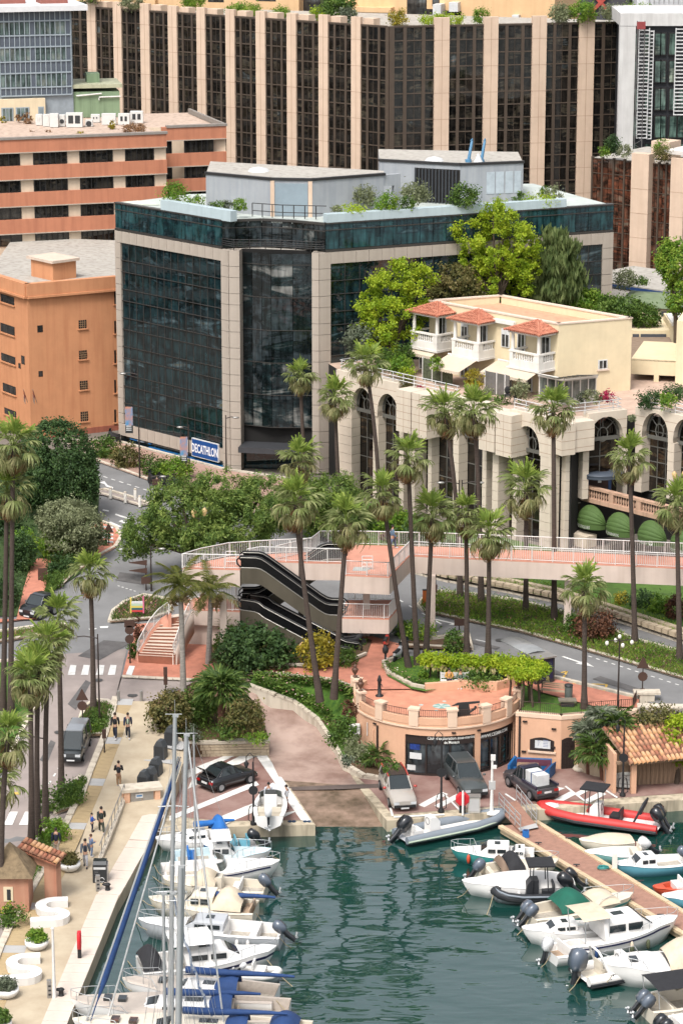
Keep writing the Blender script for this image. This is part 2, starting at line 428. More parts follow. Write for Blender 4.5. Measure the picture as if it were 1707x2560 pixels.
struct(drape('road',asph_near,[(287,1753),(306,1693),(488,1701),(560,1712),(380,1753)],.03,H,3))
quay=drape('quay',quay_m,[P(*q,1.34)for q in prom_l[:7]]+[P(300,1800,1.34)]+[P(*q,1.34)for q in reversed(prom_r[:7])],0,lambda x,y:0,depth=3.6)
struct(quay)
prom=struct(drape('promenade',prom_m,prom_l+list(reversed(prom_r)),.10,H,3,3.0))
def along(pts,step):
 """points and directions at even steps along a world polyline"""
 out=[];acc=0.0;nxt=0.0
 for a,b in zip(pts,pts[1:]):
  L=(b-a).length;d=(b-a)/L
  while nxt<=acc+L:out.append((a+d*(nxt-acc),d));nxt+=step
  acc+=L
 return out
def blocks(name,parent,pts,length,w,h,m,gap=.02,dz=0.0,jit=.01,side=0.0):
 me={}
 for p,d in along(pts,length):
  k=RND.randrange(4)
  if k not in me:me[k]=MB().box(gap,length-gap,-w/2+RND.uniform(0,jit),w/2,0,h+RND.uniform(-jit,jit)).mesh(name,m)
  q=d.copy();q.z=0;q.normalize();s_=Vector((-q.y,q.x,0));up=d.cross(s_)
  T=Matrix((d,s_,up)).transposed().to_4x4();T.translation=p+s_*side+Vector((0,0,dz))
  inst(name,me[k],parent,T)
blocks('kerb_stone',prom,[G(*q,.1)for q in prom_l],1.5,.42,.16,stone_pale,dz=-.02)
blocks('edge_stone',prom,[G(*q,.1)for q in prom_r[:5]],1.25,1.35,.05,M('pinkish_quay_stone',C(240,222,205,.62),.8,.1,.6,.1,20),side=.68,jit=.008)
sp=[G(u+du,v+0,.1)for(u,v),du in zip(prom_l,(72,70,66,62,48,40,36,30))]
sp=[G(q[0]*.5+r[0]*.5,q[1]*.5+r[1]*.5,.1)for q,r in zip(prom_l,[(10,2530),(72,2368),(92,2318),(172,2170),(214,2061),(258,1950),(300,1840),(330,1753)])]
_k=0
for p,d in along(sp,.52):
 plate=(_k%12)in(3,4);_k+=1
 q=Vector((d.x,d.y,0)).normalized();s_=Vector((-q.y,q.x,0))
 wdt=1.35
 me=boxmesh('slab',.50,wdt,.03,plate_m if plate else strip_m)
 T=Matrix((d,s_,d.cross(s_))).transposed().to_4x4();T.translation=p-s_*wdt/2-Vector((0,0,.012))
 inst('slab',me,prom,T)
lot_l=[(398,2082),(562,2067),(788,2062),(672,1888),(470,1886),(448,1950),(418,2030)]
lot=struct(drape('quay',quay_m,lot_l,-.01,lambda x,y:1.4,depth=3.5))
struct(drape('parking_lot',lot_m,[(425,2040),(560,2052),(762,2050),(652,1893),(475,1890),(450,1955)],.012,lambda x,y:1.4))
lot_r=[(852,1900),(1700,1850),(1820,1850),(1820,1992),(1250,2031),(967,2052),(901,1973)]
struct(drape('quay',quay_m,lot_r,-.01,lambda x,y:1.4,depth=3.5))
struct(drape('parking_lot',lot_m,[(915,1962),(980,2036),(1250,2015),(1820,1975),(1820,1850),(1000,1890),(880,1930)],.012,lambda x,y:1.4))
rows=[((480,1702,4.12),(500,1694,4.15)),((590,1716,4.05),(618,1696,4.15)),((618,1735,3.75),(680,1737,3.8)),((640,1760,3.2),(735,1757,3.25)),((658,1800,2.5),(795,1802,2.5)),((672,1850,1.75),(842,1872,1.7)),((672,1888,1.45),(862,1914,1.45)),((700,1950,1.42),(895,1965,1.42)),((745,2000,1.15),(925,2005,1.15)),((790,2066,.66),(972,2066,.66)),((830,2150,-.6),(1010,2150,-.6))]
mb=MB();pr=[[P(*a).lerp(P(*b),t/6)for t in range(7)]for a,b in rows]
mb.loft(pr[:8],0,closed=False,cap=False,sm=False);mb.loft(pr[7:],1,closed=False,cap=False)
slip_m=M('slipway_concrete',C(182,152,130,.55),.45,.25,.8,.1,20,col2=C(110,92,68,.5))
_o=mb.build('slipway',[drive_m,slip_m]);struct(_o)
for pl in _o.data.polygons:
 if pl.normal.z<0:pl.flip()
mb=MB();mb.loft([[P(712,1968,1.43),P(716,1976,1.3)],[P(850,1962,1.43),P(850,1973,1.43)],[P(1000,1958,1.43),P(1010,1966,1.43)]],0,False,False);struct(mb.build('road',M('tar_patch',C(120,105,98,.5),.8,.2,1)))
lo=[(622,1714,4.2),(680,1735,4.0),(735,1755,3.5),(795,1800,2.8),(842,1870,2.0),(862,1912,1.8)]
li=[(630,1697,4.3),(700,1697,4.4),(770,1703,4.6),(850,1716,4.8),(886,1745,4.85),(889,1800,3.9)]
lin_=[(889,1800,3.9)]
mb=MB();rr=[]
for a,b in zip(lo,li):rr.append([P(*a).lerp(P(*b),t/5)for t in range(6)])
mb.loft(rr,0,False,False)
_o=mb.build('lawn',grass_m);struct(_o)
for pl in _o.data.polygons:
 if pl.normal.z<0:pl.flip()
LAWN=rr
mb=MB();q0=[P(842,1870,1.9),P(862,1912,1.75),P(905,1935,1.7),P(1000,1945,1.6)];q1=[P(889,1800,3.9),P(893,1850,2.7),P(935,1890,1.9),P(1008,1925,1.7)]
mb.loft([[a,b]for a,b in zip(q0,q1)],0,False,False);mb.loft([[P(*lo[3]),P(*li[5])],[P(842,1870,1.9),P(889,1801,3.88)]],0,False,False)
_o=mb.build('flower_bed',soil_m);struct(_o)
for pl in _o.data.polygons:
 if pl.normal.z<0:pl.flip()
dw=struct(MB().strip([P(*q)for q in lo+[(905,1938,1.6),(960,1948,1.5),(1003,1946,1.45)]],.3,-1.0,.02).build('kerb',stone_pale))
blocks('kerb_stone',dw,[P(*q)for q in lo+[(905,1938,1.6),(960,1948,1.5),(1003,1946,1.45)]],.6,.36,.14,stone_pale)
struct(drape('pavement',red_pave,[(306,1691),(316,1650),(340,1560),(470,1550),(700,1570),(800,1600),(930,1590),(1000,1610),(1010,1630),(975,1640),(955,1662),(968,1690),(1028,1722),(884,1724)]+list(reversed(path_low[:-1]))+[(488,1700)],.12,H,2))
blocks('kerb_stone',struct(MB().strip([G(306,1692,.02),G(488,1701,.02),G(560,1706,.02)],.2,0,.12).build('kerb',stone_pale)),[G(306,1692,.12),G(488,1701,.12)],1.2,.3,.04,stone_pale)
kerb_edges=[path_low,[(968,1690),(1030,1722)],[(955,1662),(968,1690)]]
kb=struct(MB().strip([G(q[0],q[1])for q in[(620,1690),(700,1691),(750,1697),(830,1705),(884,1724)]],.22,.05,.28).build('kerb',stone_pale))
kb2=struct(MB().strip([G(q[0],q[1])for q in[(1000,1650),(958,1664),(970,1690),(1030,1722),(1062,1728)]],.25,.05,.4).build('kerb',stone_pale))
kb3=struct(MB().strip([G(q[0],q[1])for q in[(640,1673),(735,1668),(800,1672),(880,1655),(915,1640)]],.22,.05,.3).build('kerb',stone_pale))
def bed(name,poly,m,dz=.14,kerb=True,kw=.3,close=True,step=3):
 o=struct(drape(name,m,poly,dz,H,step))
 if kerb:
  pts=[G(q[0],q[1])for q in poly]
  if close:pts.append(pts[0])
  k=struct(MB().strip(pts,kw,-.05,dz+.06).build('kerb',stone_pale))
 return o
median=[(1046,1516),(1060,1530),(1180,1555),(1300,1580),(1400,1608),(1490,1634),(1600,1666),(1800,1725),(1800,1668),(1692,1630),(1581,1600),(1436,1540),(1290,1503),(1180,1488),(1090,1480),(1058,1500)]
bed('planted_median',median,soil_m)
bed('flower_bed',[(275,1556),(284,1530),(312,1508),(360,1490),(420,1500),(430,1530),(380,1548),(330,1552)],soil_m)
bed('flower_bed',[(-60,1625),(0,1606),(95,1590),(165,1570),(158,1560),(95,1568),(-60,1590)],soil_m)
bed('flower_bed',[(540,1560),(760,1560),(930,1600),(915,1640),(880,1655),(800,1672),(735,1668),(640,1673),(560,1678),(520,1650)],soil_m,.16,False)
bed('lawn',[(958,1664),(970,1690),(1030,1722),(1062,1728),(1150,1712),(1290,1700),(1345,1690),(1280,1655),(1150,1640),(1010,1640)],grass_m,.2,False)
bed('flower_bed',[(1075,1600),(1170,1590),(1180,1625),(1000,1618),(1010,1600)],soil_m,.2)
bed('flower_bed',[(192,1836),(196,1820),(212,1772),(240,1755),(268,1757),(288,1768),(282,1795),(262,1840),(232,1840)],soil_m,.2)
bed('flower_bed',[(140,2035),(170,1975),(205,1945),(222,1952),(205,2000),(185,2020)],soil_m,.2)
bed('flower_bed',[(30,2200),(75,2170),(100,2095),(150,2050),(166,2064),(130,2130),(108,2172),(40,2270)],soil_m,.2)
bed('lawn',[(-60,2010),(15,1912),(70,1802),(100,1748),(130,1660),(90,1650),(-60,1660)],grass_m,.15)
struct(drape('pavement',red_pave,[(-60,1580),(0,1556),(60,1545),(110,1530),(105,1515),(98,1520),(95,1545),(42,1548),(-60,1545)],.13,H))
struct(drape('path',red_pave,[(42,1548),(60,1470),(75,1420),(95,1395),(128,1398),(122,1440),(100,1520),(96,1548)],.16,H))
struct(drape('park_ground',M('park_ground',C(70,95,40,.5),.95,.3,.5,.4,10),[(-100,1540),(40,1540),(95,1500),(130,1480),(250,1400),(245,1310),(250,1200),(225,1120),(-100,1130)],.1,H,3))
bed('pavement',[(240,1395),(290,1368),(303,1345),(292,1322),(255,1305),(220,1320),(150,1470),(180,1440)],red_pave,.13)
bed('pavement',[(160,1100),(240,1152),(345,1190),(440,1228),(620,1280),(800,1300),(800,1210),(560,1175),(295,1105)],M('worn_red_pavement',C(196,158,140,.6),.85,.15,.7,.1,20),.13,True,.3)
bed('pavement',[(225,1232),(262,1238),(350,1265),(375,1262),(330,1245),(262,1225)],asph_near,.13)
bed('flower_bed',[(225,1118),(300,1132),(430,1178),(560,1205),(560,1190),(300,1110),(215,1098)],soil_m,.12,False)
struct(drape('pavement',red_pave,[(1290,1664),(1356,1690),(1597,1748),(1592,1768),(1480,1764),(1345,1728),(1300,1706)],.14,H,3))
struct(MB().strip([G(1290,1662),G(1356,1688),G(1597,1746)],.3,0,.17).build('kerb',stone_pale))
wallp=[(790,1330),(900,1390),(1000,1412),(1107,1440),(1260,1468),(1398,1496),(1540,1541),(1694,1592),(1820,1635)]
bank=struct(drape('bank',M('bank_ground',C(92,128,40,.5),.95,.3,1,.5,14),wallp+[(1820,1480),(1500,1400),(1200,1330),(860,1240),(780,1300)],.5,H,4))
sw=thing('stone_wall','low rough stone wall running along the far kerb of the upper carriageway','wall',G(*wallp[0]))
MB().strip([G(*q)for q in wallp],.45,-.1,.75).build('core',stonewall_m,sw)
for row in range(2):
 pts=[G(*q,.02+row*.38)for q in wallp[2:]]
 meshes=[MB().box(.02,.62+a,-.27+RND.uniform(-.02,.02),.27,0,.34+RND.uniform(-.03,.02)).mesh('stone',stonewall_m)for a in(0,.03,-.05,.05)]
 for p,d in along(pts,.7):
  s_=Vector((-d.y,d.x,0)).normalized();T=Matrix((d,s_,d.cross(s_))).transposed().to_4x4();T.translation=p-ORG[sw.name]+d*(.35*row)
  inst('stone',RND.choice(meshes),sw,T)
blocks('kerb_stone',struct(MB().strip([G(*q,-.02)for q in wallp],.3,0,.14).build('kerb',stone_pale)),[G(q[0],q[1]+12,0)for q in wallp[2:]],1.3,.3,.16,stone_pale)
mk=MB()
def mark(poly,zf=H,dz=.03):
 pts=[G(u,v,dz)for u,v in poly]if zf is H else[P(u,v,zf)for u,v in poly]
 a=sum(pts[i].x*pts[(i+1)%len(pts)].y-pts[(i+1)%len(pts)].x*pts[i].y for i in range(len(pts)))
 mk.add(pts if a>0 else list(reversed(pts)),[tuple(range(len(pts)))])
def dash(a,b,n,w,fill=.5,dz=.03):
 A,B=G(*a,dz),G(*b,dz);d=(B-A);s_=Vector((-d.y,d.x,0)).normalized()*w/2
 for i in range(n):
  p=A+d*(i/n);q=A+d*((i+fill)/n)
  mk.quad(p+s_,p-s_,q-s_,q+s_)if False else mk.quad(p-s_,q-s_,q+s_,p+s_)
for x in(168,201,238,268):mark([(x+2,1687),(x+24,1687),(x+22+2,1664),(x+12,1662)]if False else[(x+2,1687),(x+20,1687),(x+24,1663),(x+9,1662)],H,.05)
mark([(315,1686),(330,1688),(338,1665),(324,1664)],H,.15)
for x in(10,48):mark([(x,2062),(x+22,2062),(x+36,2029),(x+16,2029)],H,.05)
for x in(-28,):mark([(x,2062),(x+22,2062),(x+36,2029),(x+16,2029)],H,.05)
dash((196,1842),(92,2010),9,.12,.4,.05)
dash((240,1185),(420,1242),9,.15,.5);dash((250,1225),(320,1245),4,.15,.5)
mark([(258,1273),(273,1276),(272,1279),(257,1276)]);mark([(290,1284),(326,1296),(325,1300),(288,1287)])
mark([(268,1306),(296,1318),(306,1317),(278,1304)]);mark([(297,1303),(330,1315),(334,1308),(305,1300)])
for k in range(5):mark([(257,1314+k*9),(284,1317+k*9),(284,1321+k*9),(257,1318+k*9)],H,.16)
mark([(248,1206),(262,1203),(270,1213),(284,1218),(282,1222),(266,1216),(262,1210)])
dash((295,1464),(345,1480),5,.12,.5)
mark([(297,1373),(308,1370),(312,1374),(300,1376)]);mark([(250,1566),(272,1565),(270,1570),(252,1570)]);mark([(222,1572),(244,1570),(240,1573),(224,1574)])
dash((960,1478),(1120,1570),5,.14,.5);dash((1068,1573),(1250,1612),3,.14,.45)
def arrow(a,b,w):
 A,B=G(*a,.03),G(*b,.03);d=(B-A).normalized();s_=Vector((-d.y,d.x,0));L=(B-A).length
 m1=A+d*L*.55
 mk.quad(A-s_*w*.5,m1-s_*w*.5,m1+s_*w*.5,A+s_*w*.5);mk.add([m1-s_*w*2.2,B,m1+s_*w*2.2],[(0,1,2)])
arrow((1405,1641),(1484,1667),.2);arrow((1088,1548),(1165,1566),.2)
dash((1470,1640),(1707,1716),12,.13,.45)
mark([(1460,1500),(1466,1502),(1560,1540),(1555,1541)])
mark([(718,1445),(724,1447),(760,1432),(755,1430)])
_o=mk.build('road_markings',white_line);struct(_o)
mk=MB()
for pl in([(1290,1640),(1340,1652),(1420,1690),(1350,1680)],[(1180,1600),(1250,1618),(1240,1624),(1170,1606)],[(300,1430),(380,1440),(360,1462),(290,1450)],[(1500,1690),(1640,1735),(1620,1742),(1480,1697)],[(170,1760),(215,1700),(228,1706),(190,1775)],[(100,1900),(128,1850),(140,1856),(118,1910)],[(195,1640),(260,1600),(330,1606),(250,1650)],[(430,1722),(520,1718),(500,1732),(420,1734)]):mark(pl,H,.036)
struct(mk.build('asphalt_patches',M('asphalt_patch',C(122,118,116,.5),.9,.2,1.2,.2,30)))
mk=MB()
for u,v in((332,1738),(1420,1700),(1250,1600),(150,1830),(330,1560),(245,1700)):
 p=G(u,v,.05);mk.add([p+Vector((.38*math.cos(a),.38*math.sin(a),0))for a in[i*.7854 for i in range(8)]],[tuple(range(8))])
struct(mk.build('drain_covers',M('drain_iron',C(92,90,88,.5),.6,.3,12)))
mk=MB()
for pl in([(1362,1689),(1413,1678),(1400,1702),(1404,1702),(1420,1676),(1416,1676),(1362,1687)],):
 pass
def line(a,b,w,m=0,z=None):
 A,B=(G(*a,.03),G(*b,.03))if z is None else(P(*a,z),P(*b,z))
 d=(B-A);s_=Vector((-d.y,d.x,0)).normalized()*w/2;mk.quad(A-s_,B-s_,B+s_,A+s_,m)
for a,b in(((1366,1689),(1416,1678)),((1416,1678),(1403,1702)),((1424,1708),(1516,1711)),((1516,1711),(1505,1736)),((1522,1741),(1616,1743))):line(a,b,.16)
mk.quad(*[G(*q,.05)for q in((32,1986),(51,1986),(53,1980),(34,1980))])
struct(mk.build('road_markings',yellow_line))
mk=MB()
zl=1.424
for pl in([(640,1889),(668,1889),(780,2056),(752,2050)],[(424,2052),(424,2040),(640,1952),(648,1962)],[(500,2062),(640,2005),(690,1995),(700,2002),(560,2062)],[(470,1972),(480,1950),(600,1890),(640,1890),(520,1950)],[(470,1925),(560,1890),(585,1890),(470,1945)],[(660,2052),(720,2030),(745,2026),(690,2052)]):
 pts=[P(*q,zl)for q in pl];a=sum(pts[i].x*pts[(i+1)%len(pts)].y-pts[(i+1)%len(pts)].x*pts[i].y for i in range(len(pts)))
 zl+=.004
 mk.add(pts if a>0 else list(reversed(pts)),[tuple(range(len(pts)))])
for x in(1052,1110,1376,1440):pass
zl=1.424
for pl in([(1045,2012),(1060,2018),(1120,1985),(1105,1980)],[(1085,2014),(1100,2020),(1155,1990),(1142,1984)],[(1378,2002),(1392,2010),(1440,1985),(1425,1978)],[(1378,1988),(1400,1975),(1412,1970),(1395,1968)],[(1432,1985),(1445,1990),(1492,1965),(1478,1961)],[(1460,2000),(1475,2006),(1515,1985),(1500,1978)],[(1260,1985),(1290,2005),(1294,2003),(1264,1983)],[(960,1972),(978,2040),(984,2040),(965,1970)],[(984,2040),(984,2044),(1110,2038),(1110,2034)],[(1410,1966),(1465,2008),(1469,2006),(1414,1964)],[(1485,1960),(1540,1995),(1544,1993),(1489,1958)],[(1112,1990),(1150,2030),(1154,2028),(1116,1988)]):
 pts=[P(*q,zl)for q in pl];a=sum(pts[i].x*pts[(i+1)%len(pts)].y-pts[(i+1)%len(pts)].x*pts[i].y for i in range(len(pts)))
 zl+=.003
 mk.add(pts if a>0 else list(reversed(pts)),[tuple(range(len(pts)))])
struct(mk.build('bay_markings',white_line))
fend=M('blue_rubber',C(40,75,110,.5),.5,.1,3)
for u,lb in((656,'first'),(693,'second'),(730,'third'),(768,'fourth')):
 p=P(u,2066,1.0)
 t=thing('quay_fender',lb+' blue rubber fender from the left on the quay face below the parking lot','fender',(p.x,p.y-.12,.25),'fenders on the quay face',world=False)
 for dx in(-.13,.13):MB().tube([(dx,-.1,0),(dx,-.1,1.2)],.13,8).build('fender_tube',fend,t)
# city blocks behind the harbour
def grid_panes(F,cols,rows,off,m,parent,limit=300,th=.06,count=[0],name='window_pane',gap=.0):
 """panes as parts up to the limit, the rest joined; cols and rows are lists of (from, to)"""
 mb=MB();n=0
 for(z0,z1)in rows:
  for(s0,s1)in cols:
   if limit>0:piece(name,F,s0+gap,s1-gap,z0+gap,z1-gap,off-th,off,m,parent);limit-=1
   else:F.box(mb,s0+gap,s1-gap,z0+gap,z1-gap,off-th,off)
 if mb.f:stuff(mb.build(name,m,parent))
 return limit
def even(a,b,n,gap=0.0):
 w=(b-a)/n
 return[(a+i*w+gap/2,a+(i+1)*w-gap/2)for i in range(n)]
def core(name,parent,pts,z0,z1,m,mtop=None):
 o=MB().prism([(p[0],p[1])for p in pts],z0,z1,0,1 if mtop else 0).build(name,[m,mtop]if mtop else m,parent)
 return o
dark_in=M('dark_interior',C(40,38,36,.5),.9,0)
roof_grey=wear('roof_gravel',C(205,198,186,.6),C(130,115,100,.5),.5)
cream=wear('cream_render',C(248,228,190,.64),C(215,185,145,.58),.35)
stone_c=wear('beige_stone_cladding',C(238,214,186,.64),C(205,178,148,.6),.35)
# ---- brown glass tower
zt=37.7
tA,tB,tC=P(150,12,zt),P(973,66,zt),P(1574,54,zt)
FL,FR=Face(tA,tB),Face(tB,tC)
tw=thing('glass_office_tower','long brown glass office block with tall pale stone piers, planted roof terrace on top','office block',(tB.x,tB.y,5))
back=[FL.pt(0,0,-5),FR.pt(FR.L,0,-5)]
core('wall',tw,[FL.pt(0,0,-.35),FL.pt(FL.L,0,-.35),FR.pt(FR.L,0,-.35),back[1],back[0]],4.5,zt-.25,dark_in,roof_grey)
gl_t=glass('brown_tower_glass',[(0,(.008,.007,.006,1)),(.34,(.018,.015,.012,1)),(.55,(.006,.006,.006,1)),(.70,(.05,.042,.03,1)),(.80,(.012,.013,.012,1)),(.93,(.07,.08,.08,1)),(.985,(.20,.085,.03,1))],.05,.04,.5)
mull_t=M('bronze_mullion',C(112,96,82,.5),.45,.08,1,met=.2)
pier_m=wear('pale_pink_pier_stone',C(240,210,182,.64),C(214,178,148,.6),.3)
pl=[(224,245,0),(289,309,4),(356,378,8),(425,447,14),(496,517,18),(568,590,23),(643,666,27),(720,743,32),(799,822,36),(880,903,41)]
prr=[(1083,1120,44),(1206,1241,42),(1326,1361,40),(1442,1480,38)]
rows=[(zt-.12-1.53*(i+1)+.05,zt-.12-1.53*i-.05)for i in range(15)]
frame=MB();lim=300
def piers(F,lst,edge0,edge1,wide):
 S0=[]
 for(a,b,v)in lst:
  s0,s1=F.px(a,v+200)[0],F.px(b,v+200)[0];zt_=F.px(a,v)[1]
  S0.append((s0,s1))
  mbp=MB();F.box(mbp,s0,s1,4.5,zt_,-.3,.22 if not wide else .35)
  if not wide:F.box(mbp,s1,s1+1.5,zt-.9,zt_-.15,-1.6,-.36)
  j=MB();po=mbp.build('pier',pier_m,tw)
  z=zt_-2.6
  for k in range(7):
   F.box(j,s0-.005,s1+.005,z,z+.03,.0,(.22 if not wide else .35)+.012);z-=3.06
  F.box(j,(s0+s1)/2-.02,(s0+s1)/2+.02,8,zt_-.1,.0,(.22 if not wide else .35)+.008)
  stuff(j.build('joint',M('joint_line',C(190,150,122,.55),.9,0),po))
 e=[edge0]+[x for p in S0 for x in p]+[edge1]
 return[(e[i],e[i+1])for i in range(0,len(e),2)]
bR=piers(FR,prr,.6,FR.L,True);bL=piers(FL,pl,0,FL.L-.5,False)
def bay(F,a,b):
 global lim
 w=b-a;f=[(0.0,.22),(.31,.495),(.505,.69),(.78,1.0)]
 grid_cols=[(a+w*p,a+w*q)for p,q in f]
 lim=grid_panes(F,grid_cols,rows,0,gl_t,tw,lim)
 for p,q in((.22,.31),(.69,.78)):F.box(frame,a+w*p,a+w*q,10,zt,-.2,.10)
 for z0,z1 in rows:F.box(frame,a,b,z1-.04,z1+.1,-.2,.06)
 F.box(frame,a,b,zt-.12,zt+.05,-.3,.12)
 F.box(frame,a+w*.495,a+w*.505,10,zt-.1,-.2,.04)
for a,b in bR+bL[::-1]:bay(FR if(a,b)in bR else FL,a,b)
FL.box(frame,FL.L-.5,FL.L,10,zt,-.3,.1);FR.box(frame,0,.6,10,zt,-.3,.1)
frame.build('mullion_frame',mull_t,tw)
FR.box(MB(),0,1,0,1,0,1)
mbp=MB();FR.box(mbp,FR.L,FR.L+.6,4.5,zt+.4,-1,.5);mbp.build('end_pier',M('pale_metal',C(225,222,218,.6),.6),tw)
# ---- blue-grey office building, upper left
oA,oB=PD(-60,26,306),PD(180,23,309);FO=Face(oA,oB);zo=oB.z
ob=thing('blue_grey_office_building','blue grey panelled office block with green tinted windows, far left behind the roof terrace','office block',(oB.x,oB.y,5))
core('wall',ob,[FO.pt(0,0,-.2),FO.pt(FO.L,0,-.2),FO.pt(FO.L,0,-12),FO.pt(0,0,-12)],5,zo-.3,M('pale_frame',C(170,182,190,.55),.6),roof_grey)
solid=M('slate_blue_panel',C(105,115,128,.55),.5,.15,.5);win=glass('green_office_glass',[(0,(.01,.02,.02,1)),(.25,(.06,.09,.085,1)),(.5,(.1,.14,.13,1)),(.85,(.16,.18,.16,1))],.08)
frm=M('pale_blue_frame',C(178,192,200,.58),.5,.05)
ys=[24,52,88,117,153,182,218,238]
zs=[FO.px(100,y)[1]for y in ys]
xs=[FO.px(178-12.75*i,120)[0]for i in range(0,15)][::-1]
fm=MB()
for r in range(7):
 for i in range(14):
  w=(xs[i+1]-xs[i])
  if r%2==1 and i not in(13,6):piece('window_pane',FO,xs[i]+w*.12,xs[i+1]-w*.12,zs[r+1]+.12,zs[r]-.12,-.12,-.02,win,ob)
  else:piece('panel',FO,xs[i]+.05,xs[i+1]-.05,zs[r+1]+.06,zs[r]-.06,-.12,-.01,solid,ob)
for x in xs:FO.box(fm,x-.045,x+.045,zs[-1],zs[0],-.15,.08)
for z in zs:FO.box(fm,xs[0],xs[-1],z-.07,z+.07,-.15,.1)
fm.build('frame_grid',frm,ob)
mbp=MB();zq=FO.px(60,246)[1];FO.box(mbp,-1,FO.px(112,260)[0],20,zq,-.2,.5);mbp.build('lower_wall',cream,ob)
for u0,u1 in((2,32),(38,72),(94,108)):
 w=MB();FO.box(w,FO.px(u0,270)[0],FO.px(u1,270)[0],zq-3.0,zq-.9,.5,.56);w=w.build('window',frm,ob)
 for a,b in even(FO.px(u0,270)[0]+.1,FO.px(u1,270)[0]-.1,3,.12):piece('pane',FO,a,b,zq-2.9,zq-1.0,.55,.6,win,w)
mbp=MB();FO.box(mbp,-2,FO.L+1.6,zo-.1,zo+.5,-13,.9);mbp.build('roof_edge',M('white_roof_sheet',C(240,240,240,.68),.5,.05),ob)
mbp=MB();FO.box(mbp,2,6,zo+.5,zo+1.3,-6,-3);FO.box(mbp,7.5,10.5,zo+.5,zo+1.0,-5,-2);mbp.build('roof_equipment',M('rust_red_metal',C(180,110,95,.55),.7),ob)
# ---- terracotta banded building
zc=29.6
cB=P(417,334,zc);cA=P(-70,353,zc);FT=Face(cA,cB);dB=P(566,314,zc);dA=P(405,320,zc);FT2=Face(dA,dB)
tb=thing('banded_office_building','terracotta and cream banded office building with ribbon windows, plants and coolers on its roof','office block',(cB.x,cB.y,5))
core('wall',tb,[FT.pt(0,0,-.3),FT.pt(FT.L-.02,0,-.3),FT.pt(FT.L-.02,0,-9),FT2.pt(FT2.L,0,-.3),FT2.pt(FT2.L,0,-16),FT.pt(0,0,-24)],5,zc-.35,wear('cream_band',C(245,222,192,.62),C(215,185,155,.55),.3),wear('pinkish_roof',C(228,200,178,.6),C(150,120,100,.5),.6))
terra=wear('terracotta_render',C(220,142,104,.62),C(188,114,84,.55),.5)
gl_b=glass('ribbon_window_glass',[(0,(.012,.012,.012,1)),(.5,(.03,.027,.022,1)),(.7,(.008,.009,.01,1)),(.9,(.075,.062,.045,1))],.08)
wfr=M('dark_window_frame',C(45,42,40,.5),.5,.05)
sill_m=M('pale_sill',C(205,190,172,.6),.7)
def ribbon(F,zbands,wins,e0,e1,cap=True):
 for z1,z0 in zbands[0]:
  mb_=MB();F.box(mb_,e0,e1,z0,z1,-.4,.0);F.box(mb_,e0,e1,z0-.09,z0,-.35,.1,1);mb_.build('wall_band',[terra,sill_m],tb)
 for z1,z0 in zbands[1]:
  for(a,b,n)in wins:
   mb_=MB();F.box(mb_,a,b,z0+.02,z1-.1,-.38,-.22)
   w=mb_.build('window',wfr,tb)
   for(p,q)in even(a+.06,b-.06,n,.14):
    piece('pane',F,p,q,z0+.1,z1-.18,-.3,-.2,gl_b,w)
yb=[346,383,417,451,484,518,551,586,618]
def zz(F,u,y):return F.px(u,y)[1]
bz=[zz(FT,2,y)for y in yb]
W1=[tuple(FT.px(x,400)[0]for x in w)+(n,)for w,n in(((-60,52),4),((85,170),6),((201,284),6),((315,387),5))]
ribbon(FT,([(bz[i],bz[i+1])for i in range(0,8,2)],[(bz[i],bz[i+1])for i in range(1,8,2)]),W1,0,FT.L)
y2=[318,351,385,417,449,480,512]
bz2=[zz(FT2,417,y)for y in y2]
W2=[tuple(FT2.px(x,400)[0]for x in w)+(n,)for w,n in(((405,432),2),((463,536),5))]
ribbon(FT2,([(bz2[i],bz2[i+1])for i in range(0,6,2)],[(bz2[i],bz2[i+1])for i in range(1,6,2)]),W2,0,FT2.L)
mbp=MB();FT.box(mbp,0,FT.L+.1,zc-.02,zc+.22,-.5,.12);FT2.box(mbp,.5,FT2.L+.1,zc-.02,zc+.22,-.5,.1)
mbp.prism([FT2.pt(FT2.L-.3,0,-.5)[:2],FT2.pt(FT2.L,0,-.5)[:2],FT2.pt(FT2.L,0,-15)[:2],FT2.pt(FT2.L-.3,0,-15)[:2]],zc-.3,zc+.22)
mbp.build('parapet_coping',M('grey_coping',C(170,160,150,.55),.8),tb)
gh=thing('roof_house','pale green rooftop plant house with mossy flat roof behind the air coolers','roof hut',P(200,285,zc-.3))
gA,gB=P(108,296,zc-.35),P(300,292,zc-.35);FG=Face(gA,gB)
grn=wear('green_paint',C(150,176,136,.58),C(80,100,75,.5),.4);yel=wear('pale_yellow_green',C(220,218,160,.6),C(170,168,120,.5),.3)
mbp=MB();s_a=FG.px(172,280)[0];FG.box(mbp,0,s_a,zc-.3,zc+2.9,-5,0,0);FG.box(mbp,s_a,FG.L,zc-.3,zc+2.5,-4,.3,1);mbp.build('wall',[yel,grn],gh)
mbp=MB();FG.box(mbp,-.3,FG.L+.3,zc+2.9,zc+3.3,-6,.5);mbp.build('roof',wear('mossy_roof',C(205,205,170,.6),C(120,125,100,.5),.5),gh)
mbp=MB();FG.box(mbp,FG.px(222,250)[0],FG.px(254,250)[0],zc+3.3,zc+4.3,-3.5,-1.5);mbp.build('roof_box',grn,gh)
for a,b in((118,130),(174,184)):
 mbp=MB();FG.box(mbp,FG.px(a,280)[0],FG.px(b,280)[0],zc+.4,zc+2.5,0,.36);mbp.build('door',M('dark_green_door',C(50,80,70,.5),.6),gh)
mbp=MB()
